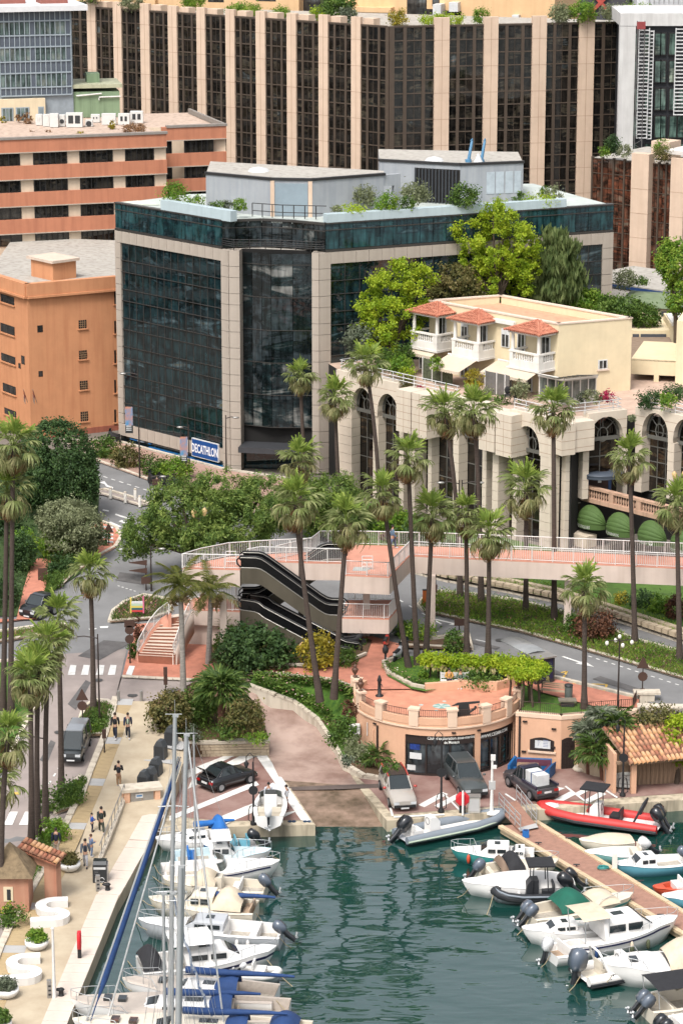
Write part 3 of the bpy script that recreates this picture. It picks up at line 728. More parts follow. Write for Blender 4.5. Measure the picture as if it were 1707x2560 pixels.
for q in(([(192,0,2.1),(192,.8,2.1),(255,.8,2.3)]),([(248,.5,1.6),(248,.5,1.9),(302,.5,1.95)])):
 mbp.tube([FG.pt(FG.px(a,280)[0],zc+c,.5)for a,bb,c in q],.09,6)
mbp.build('pipe',M('white_pipe',C(235,232,225,.62),.5),gh)
acw=M('white_cooler_metal',C(236,234,228,.66),.5,.06);acd=M('dark_grille',C(70,72,74,.5),.6,.1)
acs=[(90,106,287,313,2),(108,124,287,316,0),(125,146,285,318,1),(149,163,288,316,3),(166,207,283,318,2),(214,232,301,316,3),(228,250,287,306,2),(255,290,285,312,0),(296,324,285,312,2),(326,358,279,308,2)]
aclab=['first cooler at the left end of the banded roof row, with two dark slots','narrow plain white cooler second from the left on the banded roof','plain white cooler cabinet third from the left on the banded roof','slim cooler with two round fans, beside the wide white one on the banded roof','wide white cooler with blue grey slots in the middle of the roof row','small low single fan cooler in front of the row on the banded roof','mid sized cooler behind the small single fan one on the banded roof','wide plain cooler next to the golden shrub on the banded roof','grey grilled cooler second from the right end of the roof row','last cooler at the right end of the roof row, with two dark grilles']
for i,(a,b,y0,y1,kd)in enumerate(acs):
 p0=P(a,y1,zc-.3);p1=P(b,y1,zc-.3);Fq=Face(p0,p1);h=Fq.px(a,y0)[1]
 t=thing('air_cooler',aclab[i],'air cooler',p0,'coolers on the banded building roof')
 mb_=MB();Fq.box(mb_,0,Fq.L,zc-.3,h,-.9,0);bd=mb_.build('casing',acw,t)
 if kd==2:
  for q in even(.15,Fq.L-.15,2,.2):
   mb_=MB();Fq.box(mb_,q[0],q[1],zc+.1,h-.25,-.05,.03);mb_.build('grille',acd,t)
 if kd==3:
  for zq in((.3,.7)if h-zc>1.2 else(.45,)):
   mb_=MB();c_=Fq.pt(Fq.L/2,zc-.3+(h-zc+.3)*zq,.03);mb_.tube([c_-Fq.n*.05,c_+Fq.n*.01],min(.3,Fq.L*.4),12);mb_.build('fan',acd,t)
# ---- orange building, left
zb,zp=18.6,19.85
eC,eR,eL=P(69,742,zb),P(292,722,zb),P(-40,708,zb)
FE,FE2=Face(eC,eR),Face(eL,eC)
og=thing('orange_building','plain orange rendered building with flat gravel roof and a few small barred windows','building',(eC.x,eC.y,5))
orange=wear('orange_render',C(238,164,112,.62),C(212,130,84,.56),.45)
core('wall',og,[FE2.pt(0,0,0),FE.pt(0,0,0),FE.pt(FE.L,0,0),(eR.x,eR.y+26),(eL.x,eL.y+26)],5,zb+.4,orange,roof_grey)
mbp=MB();FE.box(mbp,-.15,FE.L,zb+.05,zp,-.35,.32);FE2.box(mbp,0,FE2.L+.1,zb+.05,zp,-.35,.3);FE.box(mbp,-.1,FE.L,zb-.15,zb+.05,-.2,.42);FE2.box(mbp,0,FE2.L+.1,zb-.15,zb+.05,-.2,.4)
mbp.build('parapet',orange,og)
hA,hB=P(132,702,zb+.4),P(190,694,zb+.4);FH=Face(hA,hB)
mbp=MB();FH.box(mbp,0,FH.L,zb+.4,zb+2.1,-3.5,.1);hu=mbp.build('roof_hut',orange,og)
mbp=MB();FH.box(mbp,-.25,FH.L+.25,zb+2.1,zb+2.35,-3.9,.4);mbp.build('hut_slab',M('pale_pink_slab',C(238,214,192,.62),.8),hu)
mbp=MB();FH.box(mbp,-2.4,-2.1,zb+.4,zb+2.0,-9,-8.7);FH.box(mbp,-1.9,-1.6,zb+.4,zb+2.0,-9,-8.7);mbp.build('vent_stack',orange,og)
brick_m=wear('brick_base',C(190,110,84,.6),C(150,85,65,.5),.5)
mbp=MB();FE.box(mbp,2,FE.L+.02,4.8,FE.px(200,1072)[1],-.1,.05);mbp.build('brick_base',brick_m,og)
gl_o=glass('small_window_glass',[(0,(.015,.014,.014,1)),(.6,(.03,.03,.03,1))],.1)
def win_simple(F,u0,u1,v0,v1,parent,bars=0,sill=True,fm_=wfr,gm=gl_o,panes=2,depth=.0):
 s0,z1=F.px(u0,v0);s1,z0=F.px(u1,v1)
 mb_=MB();F.box(mb_,s0,s1,z0,z1,-.25,.015)
 if sill:F.box(mb_,s0-.12,s1+.12,z0-.12,z0,-.1,.14,1)
 w=mb_.build('window',[fm_,sill_m if parent is not og else orange],parent)
 for q in even(s0+.05,s1-.05,panes,.08):piece('pane',F,q[0],q[1],z0+.06,z1-.06,-.05,.03,gm,w)
 if bars:
  mb_=MB()
  for k in range(1,bars):F.box(mb_,s0+(s1-s0)*k/bars-.02,s0+(s1-s0)*k/bars+.02,z0,z1,.04,.07)
  for k in range(1,bars):F.box(mb_,s0,s1,z0+(z1-z0)*k/bars-.02,z0+(z1-z0)*k/bars+.02,.045,.075)
  mb_.build('bars',M('pale_bar',C(190,150,110,.5),.6),w)
 return w
for u0,u1,v0,v1 in((197,217,801,820),(198,218,877,897),(200,220,953,973),(202,221,1030,1052)):win_simple(FE,u0,u1,v0,v1,og,4,panes=1)
for u0,u1,v0,v1 in((94,108,814,830),(97,108,928,941)):win_simple(FE,u0,u1,v0,v1,og,0,False,panes=1)
for u0,u1,v0,v1 in((2,37,733,764),(2,38,806,840),(4,40,881,913),(8,41,956,989),(12,42,1018,1045)):win_simple(FE2,u0,u1,v0,v1,og,0)
for u0,u1,v0,v1 in((54,63,888,912),(47,53,907,922)):win_simple(FE2,u0,u1,v0,v1,og,0,False,panes=1)
for k in range(5):win_simple(FE,286,291,728+k*74,760+k*74,og,0,panes=1)
for u,lb in((64,'left one of the two red and white flags on the orange wall'),(87,'right one of the two red and white flags on the orange wall')):
 a,z=FE.px(u+6,1006);p=FE.pt(a,z,.02)
 t=thing('wall_flag',lb,'flag',p,'flags on the orange building')
 q=FE.pt(a-.75,z+1.5,.9)
 MB().tube([p,q],.025,5).build('pole',M('grey_pole',C(150,150,150,.5),.5),t)
 mb_=MB()
 for j in range(2):
  for i in range(4):
   x0,x1=q+(p-q)*(.04+.12*i),q+(p-q)*(.04+.12*(i+1))
   dn=Vector((0.05*math.sin(i*2.),-.05*(i%2),-.33));mb_.quad(x0+dn*(j+1)*1.2,x1+dn*(j+1)*1.2,x1+dn*j*1.2,x0+dn*j*1.2,j)
 mb_.build('flag_cloth',[M('flag_red',C(215,60,60,.6),.8,.05),M('flag_white',C(240,236,232,.66),.8,.05)],t)
# ---- low brown glass building on the right
vA,vB=P(1476,390,26.4),P(1760,415,26.4);FV=Face(vA,vB)
rb=thing('low_brown_glass_building','lower brown glass block with red brown reflections and pale piers, right of the dark tower','office block',(vA.x,vA.y,5))
core('wall',rb,[FV.pt(0,0,-.3),FV.pt(FV.L,0,-.3),FV.pt(FV.L,0,-12),FV.pt(0,0,-12)],5,26.2,dark_in,roof_grey)
gl_r=glass('russet_glass',[(0,(.03,.012,.008,1)),(.25,(.14,.05,.028,1)),(.5,(.02,.016,.013,1)),(.62,(.11,.042,.025,1)),(.85,(.12,.10,.075,1))],.05,.1)
cx=[1478,1503,1531,1558,1584];cx2=[1625,1644,1663,1682];cx3=[1712,1735,1760]
rws=[(26.2-1.55*(i+1)+.04,26.2-1.55*i-.04)for i in range(10)]
fm=MB()
for cc in(cx,cx2,cx3):
 ss=[FV.px(x,500)[0]for x in cc]
 grid_panes(FV,[(a+.06,(a+b)/2-.03)for a,b in zip(ss,ss[1:])]+[((a+b)/2+.03,b-.06)for a,b in zip(ss,ss[1:])],rws,0,gl_r,rb,170)
 for s_ in ss:FV.box(fm,s_-.1,s_+.1,9,26.4,-.2,.12)
 for z0,z1 in rws:FV.box(fm,ss[0],ss[-1],z1,z1+.08,-.2,.04)
fm.build('mullion_frame',mull_t,rb)
for a,b,v in((1584,1627,380),(1682,1715,392)):
 mb_=MB();FV.box(mb_,FV.px(a,560)[0],FV.px(b,560)[0],5,FV.px(a,v)[1],-.3,.9);po=mb_.build('pier',pier_m,rb)
 j=MB()
 for k in range(7):FV.box(j,FV.px(a,560)[0]-.01,FV.px(b,560)[0]+.01,23.5-k*2.6,23.53-k*2.6,0,.912)
 stuff(j.build('joint',_mats['joint_line'],po))
mb_=MB();FV.box(mb_,FV.px(1592,560)[0],FV.px(1637,560)[0],26.4,28.2,-5,-2.5);mb_.build('roof_box',pier_m,rb)
mb_=MB();FV.box(mb_,FV.px(1660,560)[0],FV.L,27.4,27.8,-6,.6);mb_.build('canopy_slab',M('white_slab',C(240,232,222,.65),.7),rb)
# ---- building being refitted, far right
rA,rB=PD(1566,62,322),PD(1760,62,322);FB=Face(rA,rB);zr=rA.z
fb=thing('black_clad_building','black clad building under refurbishment with tall green windows and white sheeted roof edge','building',(rA.x,rA.y,5))
blk=M('black_cladding',C(48,50,56,.5),.6,.2,.6)
core('wall',fb,[FB.pt(0,0,-.2),FB.pt(FB.L,0,-.2),FB.pt(FB.L,0,-12),FB.pt(0,0,-12)],5,zr,blk,roof_grey)
gl_g=glass('tall_green_glass',[(0,(.05,.085,.07,1)),(.4,(.09,.14,.115,1)),(.7,(.03,.05,.045,1)),(.85,(.2,.23,.18,1))],.06)
cols=[(1577,1590),(1612,1624),(1637,1648),(1652,1661),(1673,1688),(1694,1706),(1720,1732),(1738,1750)]
for r in range(5):
 y0=84+69*r
 for a,b in cols:
  if a>1690 and r<2 and a<1710:continue
  s0,z1=FB.px(a,y0);s1,z0=FB.px(b,y0+52);mb_=MB();FB.box(mb_,s0-.12,s1+.12,z0-.12,z1+.12,-.2,.06);w=mb_.build('window',wfr,fb)
  piece('pane',FB,s0,s1,z0,z1,0,.09,gl_g,w)
mb_=MB();FB.box(mb_,-.8,1.0,5,zr-.11,-1,.26);FB.box(mb_,-.8,FB.L,zr-.1,zr+1.3,-12,.3);mb_.build('white_sheet',wear('white_sheeting',C(228,226,222,.64),C(195,190,186,.55),.5),fb)
def ladder(u0,u1,v0,v1,label,mat_,off=1.2):
 s0,z1=FB.px(u0,v0,off);s1,z0=FB.px(u1,v1,off)
 t=thing('scaffold_tower',label,'scaffold',FB.pt(s0,z0,off),'scaffolds on the black clad building')
 mb_=MB()
 for s_ in(s0,s1):mb_.tube([FB.pt(s_,z0,off),FB.pt(s_,z1,off)],.07,5)
 mb_.build('upright',mat_,t);mb_=MB();z=z0
 while z<z1:FB.box(mb_,s0,s1,z,z+.12,off-.05,off+.05);z+=.42
 mb_.build('rungs',mat_,t)
wht=M('white_steel',C(232,232,230,.66),.5)
ladder(1597,1615,70,346,'white ladder scaffold running up the black clad wall, next to the red tipped hoist mast',wht)
ladder(1623,1626,76,348,'single slim white pole up the black clad wall, right of the ladder scaffold',wht,.8)
ladder(1689,1712,70,288,'broad white ladder scaffold on the black clad wall at the right edge',wht)
s0,z1=FB.px(1592,52,2);s1,z0=FB.px(1602,372,2)
t=thing('hoist_mast','thin lattice hoist mast with red head in front of the black clad building','hoist',FB.pt(s0,z0,2))
mb_=MB();z=z0
for s_ in(s0,s1):
 for o_ in(2,2.4):mb_.tube([FB.pt(s_,z0,o_),FB.pt(s_,z1,o_)],.035,4)
k=0
while z<z1-.5:mb_.tube([FB.pt(s0 if k%2 else s1,z,2),FB.pt(s1 if k%2 else s0,z+.5,2)],.025,4);z+=.5;k+=1
mb_.build('lattice',M('grey_lattice',C(130,128,126,.5),.6),t)
mb_=MB();FB.box(mb_,s0-.05,s1+.05,z1-.9,z1-.1,1.9,2.5);mb_.build('hoist_head',M('hoist_red',C(170,70,70,.55),.7,.2),t)
# ---- far buildings along the top edge
pA,pB=PD(150,60,372),PD(1385,60,352);FP=Face(pA,pB)
pe=thing('peach_apartment_building','peach coloured apartment building filling the top edge behind the brown tower','apartment block',(pA.x,pA.y,5))
peach=wear('peach_render',C(250,205,150,.66),C(235,182,128,.6),.3)
core('wall',pe,[FP.pt(0,0,0),FP.pt(FP.L,0,0),FP.pt(FP.L,0,-14),FP.pt(0,0,-14)],5,48,peach)
gl_p=glass('far_window_glass',[(0,(.02,.018,.016,1)),(.5,(.05,.045,.04,1)),(.8,(.10,.11,.11,1))],.08)
for u0,u1,v0,v1,pn in((758,856,-40,44,5),(1017,1066,-20,36,2),(942,966,34,72,1),(640,700,-30,4,2),(1080,1098,-10,16,1),(1052,1092,22,40,3),(1112,1152,26,50,3),(305,330,-20,6,1),(160,300,2,12,5),(520,560,-20,6,2)):
 win_simple(FP,u0,u1,v0,v1,pe,0,False,panes=pn,gm=gl_p)
for u0,u1,v0,v1,d in((700,757,-10,30,1.6),(1092,1112,8,45,2.),(880,985,15,30,1.5),(1128,1150,4,28,1.2),(372,395,-5,14,1.0),(1284,1300,36,60,1.)):
 s0,z1=FP.px(u0,v0);s1,z0=FP.px(u1,v1);mb_=MB();FP.box(mb_,s0,s1,z0,z1,-.1,d);mb_.build('balcony',peach if u0 not in(1092,1128,1284)else wht,pe)
gA_,gB_=PD(1385,60,430),PD(1760,60,430);FD=Face(gA_,gB_)
dg=thing('grey_far_building','dark louvred far building with a big red cross mark, top edge right','building',(gA_.x,gA_.y,5))
mb_=MB();s1=FD.px(1572,20)[0];FD.box(mb_,0,s1,5,50,-10,0);mb_.build('wall',M('dark_slate_wall',C(90,90,95,.5),.7,.1),dg)
mb_=MB();z=37
while z<47:FD.box(mb_,2,s1,z,z+.25,0,.2);z+=.6
mb_.build('louvres',M('grey_louvre',C(140,140,145,.5),.6),dg)
mb_=MB();c_=FD.px(1500,6)
for sg in(-1,1):FD.extr(mb_,[(c_[0]-1.9,c_[1]-sg*1.6),(c_[0]-1.2,c_[1]-sg*1.6),(c_[0]+1.9,c_[1]+sg*1.6),(c_[0]+1.2,c_[1]+sg*1.6)][::1 if sg>0 else-1],.25+sg*.02,.4+sg*.02)
mb_.build('red_cross_mark',M('sign_red',C(205,85,70,.6),.6),dg)
sc_=thing('sheeted_scaffold','pale sheeted scaffold tower at the top right corner behind the black building','scaffold',FD.pt(s1+4,5,6))
mb_=MB();FD.box(mb_,s1+.5,FD.L,5,50,-6,6);mb_.build('sheeting',wear('pale_sheet',C(232,234,236,.68),C(205,208,212,.6),.4),sc_)
mb_=MB()
for u in range(1610,1760,12):mb_.tube([FD.pt(FD.px(u,20)[0],33,6.3),FD.pt(FD.px(u,20)[0],49,6.3)],.06,4)
for v in range(-30,70,14):z=FD.px(1650,v,6.3)[1];mb_.tube([FD.pt(FD.px(1606,v)[0],z,6.35),FD.pt(FD.L,z,6.35)],.05,4)
mb_.build('scaffold_tubes',M('scaffold_grey',C(200,200,200,.55),.5),sc_)
# dark green glass office with the sports shop
zs_=25.0
qA,qB,qC,qD=P(288,575,zs_),P(571,625,zs_),P(799,632,zs_),P(1532,580,zs_)
F1,F2,F3=Face(qA,qB),Face(qB,qC),Face(qC,qD)
de=thing('glass_corner_building','dark green glass office block with grey stone frame and a blue shop sign','office block',(qB.x,qB.y,5))
gstone=wear('grey_granite_cladding',C(202,188,172,.6),C(168,154,140,.55),.3)
gl_d=glass('dark_green_glass',[(0,(.006,.014,.017,1)),(.42,(.010,.026,.030,1)),(.6,(.004,.009,.011,1)),(.76,(.028,.050,.058,1)),(.88,(.075,.105,.115,1)),(.97,(.07,.06,.025,1))],.03,.04,.6,.9,.22)  # lighter stops stand in for reflected bands, painted into the base colour
gl_d2=glass('blue_green_glass',[(0,(.008,.025,.028,1)),(.4,(.018,.055,.06,1)),(.65,(.008,.02,.026,1)),(.85,(.06,.11,.12,1))],.04,.1)
backD=[F3.pt(F3.L,0,-16),F1.pt(0,0,-9)]
rec=.9
core('wall',de,[F1.pt(0,0,-.4),F1.pt(F1.L-.6,0,-.4),F2.pt(1.2,0,-1.3),F2.pt(F2.L-1,0,-1.3),F3.pt(.6,0,-.4),F3.pt(F3.L-.02,0,-.4)]+backD,5,zs_-.03,dark_in,roof_grey)
core('upper_wall',de,[F1.pt(0,0,-.5),F1.pt(F1.L-1.4,0,-.5),F2.pt(2.4,0,-2.6),F2.pt(F2.L-2.6,0,-2.4),F3.pt(1.2,0,-.6),F3.pt(F3.L-.02,0,-.5)]+backD,zs_-.02,27.4,dark_in,roof_grey)
mfr=M('dark_green_mullion',C(92,88,84,.5),.4,.05,1,met=.3)
fm=MB()
L1=F1.L;bz1=F1.px(310,608)[1];bz0=F1.px(430,1089)[1];bzs=F1.px(430,1120)[1]
sp0=F1.px(306,800)[0];sp1=F1.px(555,800)[0]
n=13;zr_=[];z=bz1;k=0
while z>bz0+.4:h=1.62 if k%2==0 else 1.08;zr_.append((max(bz0,z-h)+.03,z-.03));z-=h;k+=1
grid_panes(F1,even(sp0,sp1,14,.05),zr_,-.12,gl_d,de,210)
for a,b in even(sp0,sp1,14):F1.box(fm,b-.03,b+.03,bz0,bz1,-.3,-.09)
for a,b in zr_:F1.box(fm,sp0,sp1,a-.05,a,-.3,-.02)
def panels(F,s0,s1,n,z0,z1,o0,o1,name='stone_panel',m=gstone):
 for a,b in even(s0,s1,n,.035):piece(name,F,a,b,z0+.02,z1-.02,o0,o1,m,de)
panels(F1,0,sp1,14,bz1,zs_,-.5,.05);panels(F1,0,sp1,14,bzs,bz0,-.5,.05)
def rowsz(z0,z1,a=1.45,b=1.0):
 out=[];z=z1;k=0
 while z>z0+.3:h=a if k%2==0 else b;out.append((max(z0,z-h),z));z-=h;k+=1
 return out
for a,b in rowsz(bz0,bz1):piece('stone_panel',F1,0,sp0,a+.02,b-.02,-.5,.05,gstone,de)
for a,b in rowsz(5,zs_):piece('stone_panel',F1,sp1,L1+.02,a+.02,b-.02,-.6,.06,gstone,de)
s0=F2.px(600,800)[0];s1=F2.px(780,800)[0]
for a,b in rowsz(5,zs_):
 piece('stone_panel',F2,.06,s0,a+.02,b-.02,-1.3,.05,gstone,de);piece('stone_panel',F2,s1,F2.L-.06,a+.02,b-.02,-1.3,.05,gstone,de)
sm_=(s0+s1)/2;sg=s0+(s1-s0)*.42
Fa=Face(F2.pt(s0,0,-1.2),F2.pt(sg,0,-.5));Fb_=Face(F2.pt(sg,0,-.5),F2.pt(s1,0,-1.1))
zrc=[];z=zs_-.3
for h in[1.0]+[3.05,.0]*0+[2.95]*7:zrc.append((z-h+.03,z-.03));z-=h
zrc=[(a,b)for a,b in zrc if a>7.2]
gl_c=glass('corner_glass',[(0,(.010,.014,.015,1)),(.3,(.03,.04,.045,1)),(.5,(.006,.009,.010,1)),(.7,(.012,.022,.024,1)),(.85,(.15,.15,.14,1))],.03,.16)
grid_panes(Fa,even(0,Fa.L,3,.05),zrc,0,gl_c,de,60);grid_panes(Fb_,even(0,Fb_.L,2,.05),zrc,0,gl_c,de,60)
for F_ in(Fa,Fb_):
 for a,b in zrc:F_.box(fm,0,F_.L,a-.06,a,-.2,.04)
mb_=MB();F2.box(mb_,s0,s1,6.9,7.4,-1.3,1.2);mb_.build('entrance_canopy',M('dark_steel',C(78,80,84,.5),.5,.1),de)
mb_=MB();F2.box(mb_,s0,s1,5,6.9,-1.25,-1.1);mb_.build('entrance_glass',gl_d,de)
bz3=F3.px(826,660)[1];e0=F3.px(826,800)[0];e1=F3.px(1503,700)[0]
for a,b in rowsz(5,zs_):piece('stone_panel',F3,-.02,e0,a+.02,b-.02,-.6,.06,gstone,de)
panels(F3,e0,e1,22,bz3,zs_,-.5,.05)
for a,b in rowsz(8,zs_):piece('stone_panel',F3,e1,F3.L,a+.02,b-.02,-.5,.05,gstone,de)
zr3=[];z=bz3;k=0
while z>8:h=1.55 if k%2==0 else 1.2;zr3.append((z-h+.03,z-.03));z-=h;k+=1
grid_panes(F3,even(e0,e1,19,.05),zr3,-.12,gl_d,de,240)
for a,b in zr3:F3.box(fm,e0,e1,a-.05,a,-.3,-.02)
for a,b in even(e0,e1,19):F3.box(fm,b-.03,b+.03,8,bz3,-.3,-.09)
zt1=F3.px(826,560)[1]
for F_,a,b,n_ in((F1,0,L1-.9,15),(F3,.6,F3.L,22)):
 grid_panes(F_,even(a,b,n_,.05),[(zs_+.25,zs_+1.9),(zs_+1.98,zt1)],-.05,gl_d2,de,60)
 F_.box(fm,a,b,zs_+.02,zs_+.22,-.5,.02);F_.box(fm,a,b,zs_+1.9,zs_+1.98,-.3,.0);F_.box(fm,a,b,zt1,zt1+.12,-.5,.04)
g0,g1,g2,g3=F1.pt(L1-.9,0,-.1),F2.pt(2.6,0,-2.0),F2.pt(F2.L-2.8,0,-1.7),F3.pt(.6,0,-.1)
for A_,B_,n_ in((g0,g1,3),(g1,g2,3),(g2,g3,3)):
 Fq=Face(A_,B_);grid_panes(Fq,even(0,Fq.L,n_,.06),[(zs_+.1,zs_+1.8),(zs_+1.88,zt1-.1)],0,gl_c,de,30);Fq.box(fm,0,Fq.L,zs_+1.8,zs_+1.88,-.2,.02);Fq.box(fm,0,Fq.L,zt1-.1,zt1+.1,-.2,.1)
fm.build('mullion_frame',mfr,de)
mb_=MB();mb_.prism([F1.pt(0,0,-.3)[:2],F1.pt(L1-.9,0,-.3)[:2],g1[:2],g2[:2],F3.pt(.6,0,-.3)[:2],F3.pt(F3.L,0,-.3)[:2],backD[0][:2],backD[1][:2]],zt1-.25,zt1-.05);mb_.build('roof_deck',M('pale_roof_deck',C(214,222,214,.6),.8,.12,.5),de)
pale_blue=wear('pale_blue_metal',C(200,218,222,.64),C(165,185,190,.58),.3,.55)
mb_=MB()
pu=F1.px(402,505)[0]
F1.box(mb_,pu,L1+.35,zt1+.05,zt1+1.0,-.75,.0)
a_,b_=F3.px(818,545)[0],F3.px(1415,515)[0]
F3.box(mb_,a_,b_,zt1+.05,zt1+.85,-.9,.0)
mb_.build('planter_parapet',pale_blue,de)
rail_d=M('dark_rail',C(70,68,68,.5),.5,.05,met=.3)
def railing(name,pts,h,parent,m,bars=.14,rails=(1.0,),r=.02,br=.012,posts=0):
 mb_=MB();up=Vector((0,0,1))
 for f_ in rails:mb_.tube([p+up*h*f_ for p in pts],r,5)
 if bars:
  for p,d in along(pts,bars):mb_.tube([p,p+up*h],br,4,cap=False)
 if posts:
  for p,d in along(pts,posts):mb_.tube([p,p+up*h],r*1.2,5)
 return mb_.build(name,m,parent)
railing('balcony_rail',[g0+Vector((0,0,zs_+.05)),F2.pt(.4,zs_+.05,.1),F2.pt(F2.L*.5,zs_+.05,-.5),F2.pt(F2.L-.3,zs_+.05,.1),F3.pt(.4,zs_+.05,.05)],.9,de,rail_d,0,(.35,.55,.75,1),.035,posts=1.4)
railing('roof_rail',[P(631,541,zt1+.05),P(700,546,zt1+.05),P(816,549,zt1+.05)],1.2,de,rail_d,0,(.45,1),.04,posts=1.0)
mb_=MB();F1.box(mb_,0,sp1,5,bzs,-.45,-.2);mb_.build('shop_glass',gl_d,de)
mb_=MB();sh0=F1.px(372,1120)[0];F1.box(mb_,sh0,sp1,bzs-.95,bzs-.45,-.3,.02);F1.box(mb_,F1.px(328,1100)[0],sh0-.2,bzs-1.2,bzs-.6,-.3,-.02);mb_.build('blue_fascia',M('shop_blue',C(0,112,180,.6),.5,.05),de)
for u0,u1,tp in((325,342,0),(343,360,1),(478,497,1),(370,376,0)):
 s0_,s1_=F1.px(u0,1130)[0],F1.px(u1,1130)[0];mb_=MB();F1.box(mb_,s0_,s1_,5.4,bzs-.1,-.25,-.05);mb_.build('shop_poster',M('poster_white',C(200,215,225,.6),.6,.4,2,col2=C(30,60,90,.5))if tp else M('poster_blue',C(30,120,190,.6),.6,.1),de)
sgA=F1.px(484,1107);sgB=F1.px(551,1157)
mb_=MB();F1.box(mb_,sgA[0],sgB[0],sgB[1]+0.05,sgB[1]+1.75,.06,.22);F1.box(mb_,sgA[0]+.07,sgB[0]-.07,sgB[1]+.12,sgB[1]+1.68,.2,.235,1)
shs=mb_.build('shop_sign',[wht,M('sign_blue',C(0,84,160,.6),.5,0)],de)
face_text(F1,'DECATHLON',(sgA[0]+sgB[0])/2,sgB[1]+.5,.24,1.12,M('sign_white',C(250,250,250,.75),.5,0),shs,align='CENTER',sx=.54,bold=.02)
zd=zt1-.05;pm=wear('plant_room_metal',C(186,190,194,.6),C(150,160,172,.55),.45,.5)
pm2=M('ribbed_blue_grey',C(160,178,188,.58),.5,.1,.6)
kA,kB,kC,kD=P(516,525,zd),P(676,541,zd),P(782,543,zd),P(960,528,zd);kh=zd+3.25
ph1=MB();bk=Vector((0,9,0));ph1.prism([kA[:2],kB[:2],kC[:2],kD[:2],(kD+bk*.35)[:2],(kA+bk)[:2]],zd,kh,0,1)
o1=ph1.build('plant_room',[pm,roof_grey],de)
FK=Face(kB,kC);mb_=MB();FK.box(mb_,.45,FK.L-.45,zd+.1,kh-.25,0,.05)
mb_.build('shutter',pm2,o1)
for a in(0.02,FK.L-.4):mb_=MB();FK.box(mb_,a,a+.36,zd,kh-.02,-.1,.07);mb_.build('corner_post',pier_m,o1)
mb_=MB()
for A_,B_ in((kA,kB),(kB,kC),(kC,kD)):
 Fq=Face(A_,B_);Fq.box(mb_,-.1,Fq.L+.1,kh,kh+.22,-.3,.1)
mb_.build('roof_rim',rail_d,o1)
FQ=Face(kC,P(1000,524,zd));w0,w1=FQ.px(882,470)[0],FQ.px(985,470)[0]
mb_=MB();FQ.box(mb_,FQ.L*.82,FQ.L,zd,kh,-.3,-.02)if False else None
FQ.box(mb_,w0,FQ.L,kh-1.0,kh+.02,-.4,.03);FQ.box(mb_,w1,FQ.L,zd,kh-1.0,-.4,.03);mb_.build('screen_wall',pm,o1)
mA,mB_,mC=P(948,500,zd),P(1150,512,zd),P(1306,505,zd);mh=zd+3.6
ph2=MB();ph2.prism([mA[:2],mB_[:2],mC[:2],(mC+bk*.9)[:2],(mA+bk)[:2]],zd,mh,0,1);o2=ph2.build('plant_room',[pm,roof_grey],de)
FM1,FM2=Face(mA,mB_),Face(mB_,mC)
mb_=MB()
s_=FM1.px(1036,470)[0]
FM1.box(mb_,s_,FM1.L-.05,zd+.1,mh-.4,.0,.06);lo_=mb_.build('louvre_recess',dark_in,o2)
for a,b in even(s_+.1,FM1.L-.1,13):piece('slat',FM1,a,a+.12,zd+.1,mh-.45,.06,.22,M('dark_slat',C(75,80,86,.5),.5),lo_)if True else None
for u0,u1 in((1215,1235),(1238,1258),(1262,1281),(1284,1300)):
 a,b=FM2.px(u0,480)[0],FM2.px(u1,480)[0];mb_=MB();FM2.box(mb_,a,b,zd+.9,mh-.7,0,.05);mb_.build('vent_panel',M('pale_blue_vent',C(196,208,216,.62),.6),o2)
mb_=MB()
for Fq in(FM1,FM2):Fq.box(mb_,-.1,Fq.L+.1,mh,mh+.22,-.3,.1)
mb_.build('roof_rim',rail_d,o2)
mb_=MB();c_=P(647,428,kh);mb_.lathe([(1.0,0),(.8,.25),(.1,.4)],10,c_);mb_.build('roof_dome',wht,o1);MB().lathe([(.9,0),(.7,.25),(.1,.4)],10,P(1085,402,mh)).build('roof_dome',wht,o2);MB().lathe([(.5,0),(.25,.5),(.05,.9)],8,P(1195,408,mh)).build('roof_cone',wht,o2)
cr=M('crane_blue',C(90,150,190,.6),.5)
for u,lb in((1175,'blue crane jib leaning above the grey roof house, the left one'),(1207,'blue crane jib leaning above the grey roof house, the right one')):
 p=P(u-5,405,mh);q=PD(u+5,348,p.y+.2)
 t=thing('davit_arm',lb,'davit',p,'blue roof davits');MB().tube([p,p.lerp(q,.92),q,q+Vector((-.15,-.1,-.15))],[.16,.12,.1,.06],6).build('arm',cr,t);MB().tube([p-Vector((0,0,.02)),p+Vector((0,0,.25))],.3,8).build('base',cr,t)
mb_=MB();mb_.prism([P(300,506,zt1+.02)[:2],P(345,502,zt1+.02)[:2],P(400,512,zt1+.02)[:2],P(330,512,zt1+.02)[:2]],zt1-.02,zt1+.06);mb_.build('roof_patch',M('pale_green_roof',C(225,232,215,.64),.8),de)
# arcaded stone building, terrace house, pavilions
zA=15.8
a0,a1=P(840,924,zA),P(1378,1046,zA);FA=Face(a0,a1)
c0,c1=P(1471,1034,zA),P(1567,1024,zA);FC=Face(c0,c1)
d0,d1=P(1587,1016,zA),P(1790,1056,zA);FDd=Face(d0,d1)
ar=thing('arcade_building','pale stone building with tall round arched dark windows behind the palms','building',(a0.x,a0.y,5))
ston=wear('pale_beige_stone',C(236,220,198,.66),C(212,190,164,.6),.25)
core('core',ar,[FA.pt(0.9,0,-1.15),FA.pt(FA.L-.9,0,-1.15),FA.pt(FA.L+.8,0,-1.6),FC.pt(0,0,-1.15),FC.pt(FC.L,0,-1.15),FDd.pt(0,0,-1.15),FDd.pt(FDd.L,0,-1.15),(d1.x,d1.y+30),(a0.x-1.2,a0.y+8)],4.5,15.0,dark_in,M('terrace_tiles',C(222,190,168,.6),.8,.15,1))
